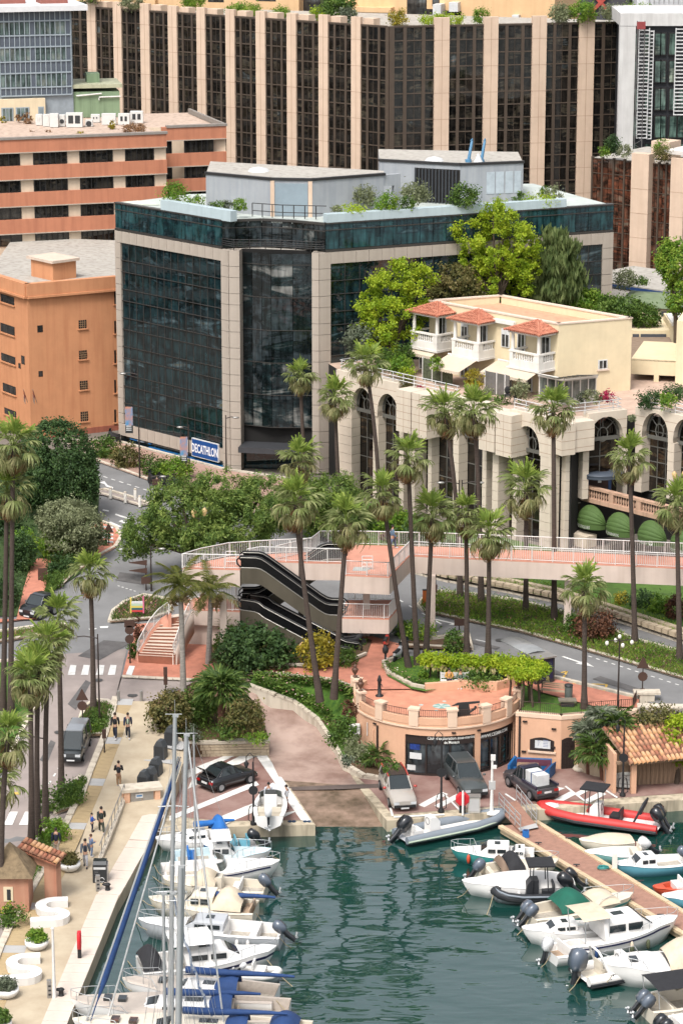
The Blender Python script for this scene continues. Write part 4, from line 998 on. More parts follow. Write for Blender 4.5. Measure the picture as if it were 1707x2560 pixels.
gl_a=glass('bronze_arcade_glass',[(0,(.007,.006,.005,1)),(.4,(.018,.013,.009,1)),(.6,(.006,.005,.005,1)),(.75,(.06,.04,.022,1)),(.92,(.03,.014,.010,1))],.03,.06)
arf=M('grey_bronze_frame',C(128,126,118,.5),.5,.05)
def arch_frieze(F,s0,s1,zb_,zt_,arches,d,m,parent,name='frieze'):
 mb_=MB();top=zt_
 cur=s0
 for(c_,r,zsp,ry)in arches:
  F.box(mb_,cur,c_-r,zb_,top,-d,0);pts=[]
  for k in range(13):
   t=math.pi-math.pi*k/12;pts.append((c_+r*math.cos(t),zsp+ry*math.sin(t)))
  pts=[(c_-r,zb_)]+pts+[(c_+r,zb_)]
  for(p,q)in zip(pts[1:-2],pts[2:-1]):
   mb_.add([F.pt(p[0],p[1],0),F.pt(q[0],q[1],0),F.pt(q[0],top,0),F.pt(p[0],top,0)],[(0,1,2,3)])
   mb_.add([F.pt(p[0],top,0),F.pt(q[0],top,0),F.pt(q[0],top,-d),F.pt(p[0],top,-d)],[(0,1,2,3)])
  for(p,q)in zip(pts[:-1],pts[1:]):
   mb_.add([F.pt(p[0],p[1],0),F.pt(p[0],p[1],-d),F.pt(q[0],q[1],-d),F.pt(q[0],q[1],0)],[(0,1,2,3)],0)
  cur=c_+r
 F.box(mb_,cur,s1,zb_,top,-d,0)
 j=MB();z=top-.75
 while z>zb_+.2:
  cur=s0
  for(c_,r,zsp,ry)in arches+[(s1,0,zb_,0.01)]:
   hw=r*math.sqrt(max(0,1-((z-zsp)/ry)**2))if zsp<z<zsp+ry else(r if z<=zsp else 0)
   if c_-hw-.02>cur:F.box(j,cur,c_-hw-.02,z,z+.03,-.01,.006)
   cur=c_+hw+.02
  z-=.75
 o=mb_.build(name,m,parent);stuff(j.build('joint',_mats['joint_line'],o))
 return o
def fanlight(F,c_,r,zsp,ry,off,parent,zbar):
 mb_=MB();zc_=zsp+ry*.08
 for rr_,w in((r*.97,.07),(r*.86,.045)):
  pts=[F.pt(c_+rr_*math.cos(t),zsp+rr_/r*ry*math.sin(t),off)for t in[math.pi*k/16 for k in range(17)]]
  mb_.tube(pts,w,4,sm=False)
 pts=[F.pt(c_+.3*r*math.cos(t),zc_+.34*ry*math.sin(t),off)for t in[2*math.pi*k/16 for k in range(17)]]
 mb_.tube(pts,.055,5)
 for t in(45,90,135):
  t=math.radians(t);mb_.tube([F.pt(c_+.3*r*math.cos(t),zc_+.34*ry*math.sin(t),off),F.pt(c_+.95*r*math.cos(t),zsp+.95*ry*math.sin(t),off)],.045,4)
 F.box(mb_,c_-r-.3,c_+r+.3,zbar-.35,zbar-.05,off-.05,off+.05)
 return mb_.build('fanlight',arf,parent)
def glazing(F,s0,s1,z0,z1,nc,nr,off,parent=None,top=None):
 grid_panes(F,even(s0,s1,nc,.07),even(z0,z1,nr,.07),off,gl_a,parent or ar,300)
 mb_=MB()
 for a,b in even(s0,s1,nc)[1:]:F.box(mb_,a-.035,a+.035,z0,z1,off-.03,off+.05)
 for a,b in even(z0,z1,nr):F.box(mb_,s0,s1,a-.04,a+.04,off-.03,off+.045)
 mb_.build('window_frame',arf,parent or ar)
def pillar(F,u0,u1,vref,z0,z1,o0,o1):
 s0,s1=F.px(u0,vref)[0],F.px(u1,vref)[0]
 for a,b in even(z0,z1,max(1,int((z1-z0)/.75)),.03):piece('stone_block',F,s0,s1,a,b,o0,o1,ston,ar)
sA=lambda u,v=1020:FA.px(u,v)[0]
zf=FA.px(879,1026)[1]
ac=[((sA(879)+sA(930))/2,(sA(930)-sA(879))/2,zf+.45,1.75),((sA(943)+sA(995))/2,(sA(995)-sA(943))/2,zf+.45,1.75)]
arch_frieze(FA,0,sA(997),zf,zA,ac,.9,ston,ar)
pillar(FA,840.5,879,1020,4.6,zf,-1,0)
mid0,mid1=sA(1062),sA(1215)
ac2=[((sA(1078)+sA(1132))/2,(sA(1132)-sA(1078))/2,zf+.45,1.75),((sA(1148)+sA(1202))/2,(sA(1202)-sA(1148))/2,zf+.45,1.75)]
arch_frieze(FA,mid0,mid1,zf,zA,ac2,.9,ston,ar)
ac3=[((sA(1289)+sA(1349))/2,(sA(1349)-sA(1289))/2,zf+.45,1.75)]
arch_frieze(FA,sA(1274),FA.L,zf,zA,ac3,.9,ston,ar)
for q in ac+ac2+ac3:fanlight(FA,q[0],q[1],q[2],q[3],-.6,ar,zf+.25)
FA.box(MB(),0,1,0,1,0,1)
for u0,u1,o1 in((930,943,-.1),(995,1006,-.1),(1028,1044,.35),(1067,1076,-.1),(1133,1147,.05),(1203,1213,-.1),(1238,1253,.35),(1279,1290,-.1),(1350,1377,0)):
 pillar(FA,u0,u1,1150,4.8,zf if o1<.3 else zf-.6,-1,o1)
for u0,u1,nc in((879,930,3),(943,995,3),(1006,1028,1),(1044,1067,1),(1076,1133,3),(1147,1203,3),(1213,1238,1),(1253,1279,1),(1290,1350,3)):
 glazing(FA,sA(u0,1150),sA(u1,1150),5,13.2 if nc==1 else 15.2,nc,5 if nc==1 else 6,-1.05)
def planter(u0,u1,u2,F,z0,z1,pr):
 s0,s1=F.px(u0,1020,pr)[0],F.px(u2,1020,pr)[0]
 mb_=MB();F.box(mb_,s0,s1,z0,z1,-.9,pr);o=mb_.build('planter_box',ston,ar);j=MB()
 z=z1-.62
 while z>z0+.2:F.box(j,s0-.006,s1+.006,z,z+.03,-.5,pr+.006);z-=.62
 F.box(j,(s0+s1)/2-.015,(s0+s1)/2+.015,z0,z1,pr-.02,pr+.006)
 stuff(j.build('joint',_mats['joint_line'],o));return s0,s1
planter(990,1011,1026,FA,zf-.45,zA-.15,1.1);planter(1029,1050,1066,FA,zf-.55,zA-.1,1.2)
planter(1197,1225,1236,FA,zf-.3,zA-.3,1.1);planter(1239,1265,1278,FA,zf-.4,zA-.2,1.2)
Fr=Face(FA.pt(FA.L+.1,0,-.1),FC.pt(0,0,.1))
for s_0,s_1,z0,o_ in((.25,1.55,12.85,.9),(1.65,Fr.L+.05,12.95,.7)):
 mb_=MB();Fr.box(mb_,s_0,s_1,z0,15.4,-1.2,o_);o=mb_.build('planter_box',ston,ar);j=MB()
 for k in range(3):Fr.box(j,s_0-.006,s_1+.006,13.3+k*.7,13.33+k*.7,-.5,o_+.006)
 stuff(j.build('joint',_mats['joint_line'],o))
pillar(Fr,1410,1424,1150,4.8,12.9,-.4,.2);glazing(Fr,.1,Fr.L,5,13,3,5,-1.0)
sC=lambda u:FC.px(u,1100)[0]
acC=[((sC(1472)+sC(1556))/2,(sC(1556)-sC(1472))/2,FC.px(1513,1094)[1],1.75)]
zfc=FC.px(1513,1100)[1]
arch_frieze(FC,-.02,FC.L,zfc,zA,acC,.9,ston,ar);fanlight(FC,*acC[0],-.6,ar,zfc+.2)
pillar(FC,1455,1470,1200,8.7,zfc,-1,0);pillar(FC,1556,1567,1200,8.7,zfc,-1,0)
glazing(FC,0.1,FC.L-.3,8.7,15.1,2,4,-1.05)
mb_=MB();cc=FC.pt(acC[0][0],0,.0);pts=[]
pr=[(math.pi*k/14)for k in range(15)]
sec=[(1.0,0),(1.04,.12),(.98,.2),(1.04,.28),(1.0,.4),(.3,.5)]
rings=[[FC.pt(acC[0][0]-acC[0][1]*1.12*math.cos(t)*q,10.35+h,-.4+1.5*math.sin(t)*q)for q,h in sec]for t in pr]
mb_.loft(rings,0,False,False);mb_.build('door_canopy',M('slate_blue_canopy',C(88,98,112,.5),.5,.1),ar)
mb_=MB();FC.box(mb_,sC(1485),sC(1545),8.7,10.6,-1.0,-.9);dr=mb_.build('entrance_door',M('dark_red_wood',C(70,42,38,.5),.6,.2),ar)
for u0,u1 in((1480,1487),(1536,1542)):mb_=MB();FC.box(mb_,sC(u0),sC(u1),8.7,10.6,-.9,-.8);mb_.build('blue_jamb',M('jamb_blue',C(60,85,130,.5),.6),dr)
mb_=MB();FC.box(mb_,sC(1510),sC(1518),9.7,10.2,-.9,-.86);mb_.build('door_plate',wht,dr)
sD=lambda u:FDd.px(u,1100)[0]
zfd=FDd.px(1602,1092)[1]
acD=[((sD(1603)+sD(1668))/2,(sD(1668)-sD(1603))/2,zfd+.45,1.75),((sD(1681)+sD(1745))/2,(sD(1745)-sD(1681))/2,zfd+.45,1.75)]
arch_frieze(FDd,0,FDd.L,zfd,zA,acD,.9,ston,ar)
for q in acD:fanlight(FDd,*q,-.6,ar,zfd+.2)
for u0,u1 in((1585,1603),(1666,1682),(1745,1760)):pillar(FDd,u0,u1,1180,8.7,zfd,-1,0)
for u0,u1 in((1603,1666),(1682,1745)):glazing(FDd,sD(u0),sD(u1),8.7,15.0,3,5,-1.05)
zE=8.6
e0_,e1_=P(1456,1243,zE),P(1800,1330,zE);FEb=Face(e0_,e1_)
st=thing('shop_terrace','stone shop terrace with worn pink balustrade on top, green dome awnings hang on it','terrace',(e0_.x,e0_.y,5))
rend=wear('beige_render',C(240,222,196,.64),C(160,140,118,.5),.45)
MB().prism([FEb.pt(0,0,0)[:2],FEb.pt(FEb.L,0,0)[:2],FEb.pt(FEb.L,0,-12)[:2],FC.pt(-.2,0,-1)[:2],FC.pt(-.15,0,.1)[:2]],4.6,zE,0,1).build('wall',[rend,red_pave],st)
pinks=wear('worn_pink_stone',C(224,180,150,.6),C(140,112,92,.5),.5)
mb_=MB();FEb.box(mb_,-.1,FEb.L,zE+.85,zE+1.05,-.35,.12);mb_.build('coping',pinks,st);mb_=MB();FEb.box(mb_,-.1,FEb.L,zE-.25,zE+.1,-.3,.14);mb_.build('plinth',pinks,st)
bal=MB().lathe([(.07,0),(.07,.08),(.05,.12),(.1,.3),(.09,.42),(.045,.62),(.07,.68),(.07,.75)],8).mesh('baluster',pinks)
bw_mesh=lambda m:MB().lathe([(.07,0),(.07,.06),(.045,.1),(.085,.26),(.075,.36),(.04,.5),(.065,.56),(.065,.62)],8).mesh('baluster',m)
s_=.1;k=0
while s_<FEb.L:
 if k%11<2:
  if k%11==0:mb_=MB();FEb.box(mb_,s_-.15,s_+.35,zE+.1,zE+.85,-.3,.1);mb_.build('pedestal',pinks,st)
 else:inst('baluster',bal,st,loc=FEb.pt(s_,zE+.1,-.08)-ORG[st.name])
 s_+=.27;k+=1
awn_g=M('green_awning_cloth',C(92,125,55,.5),.75,.1,.8)
aw_t=M('awning_lettering',C(240,240,232,.7),.7,0)
aws=[(1481,1292,'LES BOUTIQUES','leftmost green dome awning of the terrace, its lettering partly folded away'),(1553,1312,'TABAC JOURNAUX','green dome awning second from left on the shop terrace wall'),(1632,1336,'Carrefour','green dome awning with a round logo beside its lettering'),(1714,1356,'LES BOUTIQUES','green dome awning cut by the right edge of the picture')]
for u,v,tx,lb in aws:
 s_,z=FEb.px(u,v,.05);zh=6.8;w=1.38
 t=thing('dome_awning',lb,'awning',FEb.pt(s_,zh,0),'green awnings along the shop terrace')
 def q_(phi,psi,k=1.0):return FEb.pt(s_-w*math.cos(phi)*k,zh+1.4*math.sin(phi)*math.sin(psi)*k,.02+1.1*math.sin(phi)*math.cos(psi)*k)
 mb_=MB();ps=[math.radians(a)for a in(0,15,30,48,66,84)];ph=[math.pi*i/18 for i in range(19)]
 for i,(p0,p1)in enumerate(zip(ps,ps[1:])):
  r_=[[q_(f,p0+(p1-p0)*j/4,1-.0+.035*math.sin(math.pi*j/4))for f in ph]for j in range(5)]
  mb_.loft(r_,0,False,False,True)
 hood=mb_.build('hood',awn_g,t)
 mb_=MB();mb_.loft([[q_(f,0)for f in ph],[q_(f,0)-Vector((0,0,.42))for f in ph]],0,False,False);val=mb_.build('valance',awn_g,t)
 c=bpy.data.curves.new('t','FONT');c.body=tx;c.size=.40;c.extrude=.004;c.offset=.012;c.resolution_u=2
 tob=bpy.data.objects.new('t',c);me=bpy.data.meshes.new_from_object(tob);bpy.data.objects.remove(tob);me.materials.clear();me.materials.append(aw_t)
 wid=max(v_.co.x for v_ in me.vertices);k_=min(1.0,1.9/wid);ph0=.55
 for v_ in me.vertices:
  f=ph0+v_.co.x*k_/1.3;p=q_(f,0,1.012)-Vector((0,0,.36-v_.co.y*.8))-ORG[t.name];v_.co=p
 me.name='lettering';inst('lettering',me,val)
 if tx=='Carrefour':
  mb_=MB()
  for sg in(-1,1):
   P_=[(0.02*sg,.0),(.16*sg,.13),(.06*sg,.13),(.06*sg,.2),(-.0*sg,.2)]
   for zz_ in(1,-1):
    vs=[q_(ph0+(2.12+a)/1.45,0,1.014)+Vector((0,0,-.2+b*zz_))for a,b in[(.05*sg,.04),(.22*sg,.0),(.1*sg,.2),(.03*sg,.2)]]
    mb_.add(vs,[(0,1,2,3)])
  mb_.build('logo',aw_t,val)
 mb_=MB();FEb.box(mb_,s_-1.35,s_+1.35,4.9,7.2,-.25,.012);mb_.build('shop_window',gl_a,t).parent=st;st.children[-1].matrix_parent_inverse=Matrix.Translation(ORG[t.name]-ORG[st.name])
for s0_,s1_ in((-.3,1.9),):
 mb_=MB();FEb.box(mb_,s0_,s1_,4.9,5.9,.3,1.5);mb_.build('planter_wall',rend,st)
zT=15.0
def rail3(name,label,pts,group='white rails round the stone terrace'):
 t=thing(name,label,'railing',pts[0],group)
 for f_ in(.35,.65,1.0):
  MB().tube([p+Vector((0,0,.95*f_))for p in pts],.035,5).build('rail',wht,t)
 for p,d in along(pts,1.3):MB().tube([p,p+Vector((0,0,.97))],.035,5).build('post',wht,t)
rail3('terrace_railing','long white three bar rail along the left edge of the stone terrace',[FA.pt(.3,15.7,-4),FA.pt(.2,15.7,-.3),FA.pt(sA(990),15.7,-.3),FA.pt(sA(1140),15.7,-.3)])
rail3('terrace_railing','white three bar rail above the arch behind the tall palm, by the black chairs',[FA.pt(sA(1279),15.7,-.3),FA.pt(FA.L-.3,15.7,-.3)])
rail3('terrace_railing','white three bar rail beside the pink flowers, above the entrance arch',[FC.pt(-1.5,15.7,-.3),FC.pt(FC.L-.4,15.7,-.3),FC.pt(FC.L-.4,15.7,-3)])
rail3('terrace_railing','white three bar rail at the far right above the arches',[FDd.pt(1.3,15.7,-.3),FDd.pt(FDd.L,15.7,-.3)])
zH=21.3
h0,h1,h2,h3=P(1073,749,zH),P(1395,808,zH),P(1579,793,zH),P(1252,736,zH)
FH1,FH2=Face(h0,h1),Face(h1,h2)
ho=thing('terrace_house','cream two storey house with three tile roofed balconies on top of the stone terrace','house',(h0.x,h0.y,zT))
crm=wear('warm_cream_render',C(250,230,188,.66),C(232,206,160,.62),.25)
whs=wear('white_balcony_paint',C(246,240,230,.7),C(215,205,190,.62),.3)
MB().prism([h0[:2],h1[:2],h2[:2],h3[:2]],zT-.3,zH-.75,0,1).build('wall',[crm,wear('terracotta_roof_coat',C(236,180,142,.62),C(190,130,100,.55),.4)],ho)
F34,F40=Face(h2,h3),Face(h3,h0)
mb_=MB()
for F_ in(FH1,FH2):F_.box(mb_,.002,F_.L-.002,zH-.76,zH-.12,-.3,-.004)
for F_ in(F34,F40):F_.box(mb_,.3,F_.L-.3,zH-.76,zH-.12,-.3,-.004)
mb_.build('parapet',crm,ho);mb_=MB()
for F_ in(FH1,FH2,F34,F40):F_.box(mb_,-.05,F_.L+.05,zH-.12,zH,-.36,.06)
mb_.build('coping',M('coping_pink',C(245,222,200,.66),.8,.06),ho)
tile=M('clay_tile',C(228,150,116,.6),.8,.22,2.5,col2=C(200,112,82,.56))
gl_h=glass('house_window_glass',[(0,(.015,.015,.015,1)),(.5,(.04,.038,.035,1)),(.8,(.10,.10,.09,1))],.06)
def house_win(F,s0,s1,z0,z1,off,parent,n=2,shutter=False):
 mb_=MB();F.box(mb_,s0,s1,z0,z1,off-.05,off+.05);w=mb_.build('window' if z1-z0<1.7 else 'glass_door',wht,parent)
 zt_=z1-(.5 if shutter else .08)
 for a,b in even(s0+.06,s1-.06,n,.1):piece('pane',F,a,b,z0+.08,zt_,off,off+.07,gl_h,w)
 return w
bmw=bw_mesh(whs)
def balcony(u0,u1):
 o_=2.0;s0,s1=FH1.px(u0,850,o_)[0],FH1.px(u1,850,o_)[0];zf_=17.95
 mb_=MB();FH1.box(mb_,s0,s1,zf_-.55,zf_,-.1,o_);FH1.box(mb_,s0-.06,s1+.06,zf_-.7,zf_-.5,-.1,o_+.06);b=mb_.build('balcony',whs,ho)
 mb_=MB();FH1.box(mb_,s0-.05,s1+.05,zf_+.74,zf_+.88,o_-.28,o_+.05);FH1.box(mb_,s1-.25,s1+.05,zf_+.74,zf_+.88,0,o_-.28);FH1.box(mb_,s0-.05,s0+.25,zf_+.74,zf_+.88,0,o_-.28)
 FH1.box(mb_,s0,s1,zf_,zf_+.12,o_-.25,o_);FH1.box(mb_,s1-.25,s1,zf_,zf_+.12,0,o_-.25);mb_.build('handrail',whs,b)
 for a,b_,c_,d_ in((s0,s0+.4,o_-.26,o_-.0),(s1-.55,s1,o_-.5,o_+.01)):mb_=MB();FH1.box(mb_,a,b_,zf_+.05,zf_+.8,c_,d_+.01);mb_.build('corner_pedestal',whs,b)
 n=9
 for k in range(n):inst('baluster',bmw,b,loc=FH1.pt(s0+.55+(s1-s0-1.25)*k/(n-1),zf_+.12,o_-.13)-ORG[b.name])
 for k in range(6):inst('baluster',bmw,b,loc=FH1.pt(s1-.13,zf_+.12,.2+(o_-.9)*k/5)-ORG[b.name])
 for s_ in(s0+.2,s1-.2):
  MB().tube([FH1.pt(s_,zf_+.85,o_-.2),FH1.pt(s_,20.3,o_-.2)],[.17,.14],10).build('column',whs,b)
 ze=20.3;mb_=MB();FH1.box(mb_,s0-.1,s1+.1,ze,ze+.22,-.05,o_+.1);mb_.build('beam',whs,b)
 e_0,e_1,eo=s0-.35,s1+.35,o_+.4;ap=((s0+s1)/2,.35,21.35);zb_=ze+.24
 mb_=MB();A_,B_,C_,D_,E_=FH1.pt(e_0,zb_,-.02),FH1.pt(e_0,zb_,eo),FH1.pt(e_1,zb_,eo),FH1.pt(e_1,zb_,-.02),FH1.pt(ap[0],ap[2],ap[1])
 F_=FH1.pt(ap[0],ap[2],-.02)
 mb_.add([A_,B_,C_,D_,E_,F_],[(1,2,4),(2,3,5,4),(0,1,4,5),(3,2,1,0)]);rf=mb_.build('roof',tile,b)
 mt=MB()
 def rows_on(p,q,a,b2=None):
  L_=(q-p).length;n_=int(L_/.23);apx=a
  for k in range(n_+1):
   f=(k+.5)/(n_+1);base=p.lerp(q,f)
   if b2 is None:top=base.lerp(a,1)if False else(p+(q-p)*f)+((a-(p+(q-p)*((a-p).dot(q-p)/(L_*L_))))*(1-abs(f-(a-p).dot(q-p)/L_/L_)/(max(1e-3,((a-p).dot(q-p)/L_/L_)if f<(a-p).dot(q-p)/L_/L_ else 1-(a-p).dot(q-p)/L_/L_))))
   else:top=base+(a-p.lerp(q,(a-p).dot(q-p)/L_/L_))
   if(top-base).length>.15:
    nseg=max(1,int((top-base).length/.42));nm=Vector((0,0,.03))
    for i in range(nseg):mt.tube([base.lerp(top,i/nseg)+nm,base.lerp(top,(i+1)/nseg)+nm*.3],[.095,.075],5,cap=False)
 rows_on(B_,C_,E_);rows_on(C_,D_,E_.lerp(F_,.5));rows_on(A_,B_,E_.lerp(F_,.5))
 mt.tube([C_,E_],.1,5);mt.tube([B_,E_],.1,5)
 stuff(mt.build('roof_tiles',tile,rf))
 return s0,s1,b
bl=[balcony(1027,1092),balcony(1129,1196),balcony(1273,1347)]
for i,(u0,u1,v0,v1,off)in enumerate(((1097,1115,806,850,.04),(1152,1169,825,850,.04),(1196,1217,832,866,.04),(1253,1273,838,870,.04),(1293,1312,847,880,.04),(1353,1374,860,895,.04))):
 s0,z1=FH1.px(u0,v0,off);s1,z0=FH1.px(u1,v1,off);door=i in(0,2,5)
 house_win(FH1,s0,s1,18.0 if door else z0,20.0,off,ho,2,i in(1,3))
for u0,u1 in((1048,1068),(1150,1170),(1258,1278),(1306,1330)):
 s0,s1=FH1.px(u0,950,.04)[0],FH1.px(u1,950,.04)[0];house_win(FH1,s0,s1,zT,17.2,.04,ho,2)
s0,z1=FH2.px(1494,900);s1,z0=FH2.px(1516,921);house_win(FH2,s0,s1,z0,z1,.04,ho,2);mb_=MB();FH2.box(mb_,s0-.1,s1+.15,z0-.15,z0,0,.15);mb_.build('sill',_mats['coping_pink'],ho)
mb_=MB();FH1.box(mb_,FH1.px(1232,810)[0],FH1.px(1290,810)[0],20.45,20.75,-.05,.35);mb_.build('cornice',whs,ho)
awc=M('cream_awning_cloth',C(236,218,192,.6),.75,.05,2)
for i,(s_0,s_1,zt_,o0,ln,dz,lb)in enumerate(((bl[0][0]-.1,bl[0][1]-.3,17.25,1.7,.7,.35,'short cream awning barely open under the left balcony of the house'),(bl[1][0]-.5,bl[1][1]-.2,17.3,1.9,2.3,.75,'cream awning wide open under the middle balcony of the house'),(bl[1][1]+.6,bl[2][0]-.5,17.2,.2,2.2,.7,'cream awning between middle and right balconies of the house'),(bl[2][0]-.4,bl[2][1]-.3,17.2,1.9,1.2,.45,'cream awning half open under the right balcony of the house'))):
 t=thing('sun_awning',lb,'awning',FH1.pt(s_0,zt_,o0),'cream awnings of the terrace house');mb_=MB()
 a,b,c,d=FH1.pt(s_0,zt_,o0),FH1.pt(s_1,zt_,o0),FH1.pt(s_1,zt_-dz,o0+ln),FH1.pt(s_0,zt_-dz,o0+ln);th_=Vector((0,0,.03))
 mb_.hexa([d,c,b,a,d+th_,c+th_,b+th_,a+th_]);mb_.build('cloth',awc,t);mb_=MB()
 n=12
 for k in range(n):p,q=d.lerp(c,k/n),d.lerp(c,(k+1)/n);m_=p.lerp(q,.5);dn=Vector((0,0,-.22));mb_.add([p,q,q+dn*.75,m_+dn*1.1,p+dn*.75],[(0,1,2,3,4)])
 mb_.build('scalloped_edge',awc,t);MB().tube([a+th_*2,b+th_*2],.09,6).build('roller',wht,t)
k0,k1,k2=P(1347,1000,zT),P(1408,1012,zT),P(1488,1003,zT);Fk1,Fk2=Face(k0,k1),Face(k1,k2)
cn=thing('conservatory','small white framed conservatory with grey green glass roof against the cream house','conservatory',k0)
gl_k=glass('conservatory_glass',[(0,(.10,.12,.11,1)),(.5,(.18,.2,.18,1)),(.8,(.07,.08,.07,1))],.08)
fmk=MB()
for F_,n in((Fk1,3),(Fk2,4)):
 for a,b in even(0,F_.L,n,.12):piece('pane',F_,a,b,zT+.5,zT+2.0,-.05,0,gl_k,cn)
 for a,b in even(0,F_.L,n):F_.box(fmk,a-.05,a+.06,zT,zT+2.2,-.08,.04)
 F_.box(fmk,0,F_.L,zT,zT+.5,-.1,.03);F_.box(fmk,-.1,F_.L+.1,zT+2.0,zT+2.25,-.1,.1)
Fk2.box(fmk,Fk2.L-.08,Fk2.L,zT,zT+2.2,-.08,.05)
fmk.build('frame',whs,cn)
apx=[P(1385,945,zT+3.4),P(1440,938,zT+3.4)];e_=Vector((0,0,zT+2.25));E0,E1,E2=Fk1.pt(-.15,zT+2.25,.2),Fk1.pt(Fk1.L+.1,zT+2.25,.2),Fk2.pt(Fk2.L+.15,zT+2.25,.15)
mb_=MB();mb_.add([E0,E1,E2,apx[1],apx[0]],[(0,1,4),(1,2,3,4)]);mb_.add([q-Vector((0,0,.05))for q in(E0,E1,E2,apx[1],apx[0])],[(4,1,0),(4,3,2,1)]);rfk=mb_.build('glass_roof',M('grey_green_roof_glass',C(190,198,178,.58),.15,.1,.8,spec=.6),cn)
mb_=MB()
for k in range(6):mb_.tube([E1.lerp(E2,k/5),apx[0].lerp(apx[1],k/5)],.035,4)
for k in range(3):mb_.tube([E0.lerp(E1,k/2),apx[0]],.035,4)
mb_.build('glazing_bars',M('lead_grey',C(130,138,134,.5),.6),rfk)
FS=Face(PD(1577,900,237),PD(1700,905,236));sb=thing('side_building','cream building with recessed red doors right of the house','building',FS.pt(0,10,0))
zS=lambda v:FS.px(1600,v)[1]
mb_=MB();FS.box(mb_,-1.2,FS.L+6,5,zS(975),-8,.3);FS.box(mb_,0,FS.L,zS(936),zS(897),-8,0);FS.box(mb_,FS.px(1690,900)[0],FS.L+6,14.5,zS(795),-8,.6);FS.box(mb_,FS.px(1633,950)[0],FS.px(1645,950)[0],zS(978),zS(930),-.5,.02);mb_.build('wall',crm,sb)
mb_=MB();FS.box(mb_,0,FS.L,zS(978),zS(930),-3,-2.6);mb_.build('recess_wall',M('brown_recess',C(120,102,84,.5),.8),sb)
for u0,u1 in((1604,1624),(1655,1676)):mb_=MB();FS.box(mb_,FS.px(u0,950)[0],FS.px(u1,950)[0],zS(990),zS(932),-2.58,-2.5);mb_.build('door',M('dusty_red_door',C(178,80,78,.55),.6),sb)
for u0,u1 in((1575,1635),(1644,1690)):MB().tube([FS.pt(FS.px(u0,974)[0],zS(970),.1),FS.pt(FS.px(u1,974)[0],zS(970),.1)],.05,5).build('rail',wht,sb)
Fs2=Face(PD(1577,850,247),PD(1672,845,247));z2=lambda v:Fs2.px(1600,v)[1]
mb_=MB();Fs2.box(mb_,-1,Fs2.L,z2(905),z2(826),-6,0);mb_.build('upper_wall',crm,sb);mb_=MB();Fs2.box(mb_,-1,Fs2.L+.1,z2(878),z2(856),-.1,.12);Fs2.box(mb_,-1,Fs2.L+.2,z2(860),z2(853),-.1,.3);mb_.build('green_band',grn,sb)
for u0,u1 in((1580,1596),(1600,1664)):mb_=MB();Fs2.box(mb_,Fs2.px(u0,840)[0],Fs2.px(u1,840)[0],z2(851),z2(835),0,.06);mb_.build('louvre_window',M('louvre_grey',C(95,98,108,.5),.5,.2,4,stretch=(1,1,8)),sb)
mb_=MB();mb_.prism([Fs2.pt(-1,0,0)[:2],Fs2.pt(Fs2.L,0,0)[:2],FS.pt(FS.L,0,0)[:2],FS.pt(-.2,0,0)[:2]],zS(899)-.1,zS(899));mb_.build('flat_roof',wear('brown_flat_roof',C(176,150,126,.55),C(130,105,85,.5),.5),sb)
mb_=MB();Fs2.box(mb_,Fs2.L,Fs2.L+2.5,z2(905),z2(808),-5,.4);mb_.build('end_wall',crm,sb);mb_=MB();Fs2.box(mb_,Fs2.L+.1,Fs2.L+2.3,z2(812),z2(803),-4,.6);mb_.build('white_box',whs,sb)
gh2=thing('green_roofed_hut','cream hut with a low dull green roof behind the shrubs','hut',PD(1560,800,258));Fg=Face(PD(1545,790,258),PD(1695,790,256))
zg=lambda v:Fg.px(1620,v)[1]
mb_=MB();Fg.box(mb_,0,Fg.L,12,zg(768),-6,0);mb_.build('wall',crm,gh2);mb_=MB();q4=[Fg.pt(-.4,zg(768),.3),Fg.pt(Fg.L+.4,zg(768),.3),Fg.pt(Fg.L+.4,zg(758),-6),Fg.pt(-.4,zg(758),-6)];q5=[Fg.pt(Fg.L*.3,zg(748),-3),Fg.pt(Fg.L*.75,zg(748),-3)]
mb_.add(q4+q5,[(0,1,5,4),(1,2,5),(2,3,4,5),(3,0,4),(3,2,1,0)]);mb_.build('roof',M('dull_green_roof',C(142,160,120,.52),.8,.12),gh2)
mb_=MB();Fg.box(mb_,Fg.px(1652,780)[0],Fg.px(1680,780)[0],zg(788),zg(776),0,.05);mb_.build('vent',_mats['louvre_grey'],gh2)
wp=thing('white_pavilion','white flat roofed pavilion with a blue edge behind the weeping tree','pavilion',PD(1450,760,268));Fw=Face(PD(1440,735,270),PD(1683,730,262))
zw=lambda v:Fw.px(1600,v)[1]
mb_=MB();Fw.box(mb_,0,Fw.L,9,zw(728),-9,0);mb_.build('wall',whs,wp);mb_=MB();Fw.box(mb_,-.1,Fw.L+.1,zw(728),zw(721),-9,.1);mb_.build('blue_edge',M('edge_blue',C(60,95,160,.55),.5),wp)
mb_=MB();Fw.box(mb_,-.2,Fw.L+.2,zw(720)-.02,zw(720)+.1,-9.2,.05);mb_.build('flat_roof',roof_grey,wp)
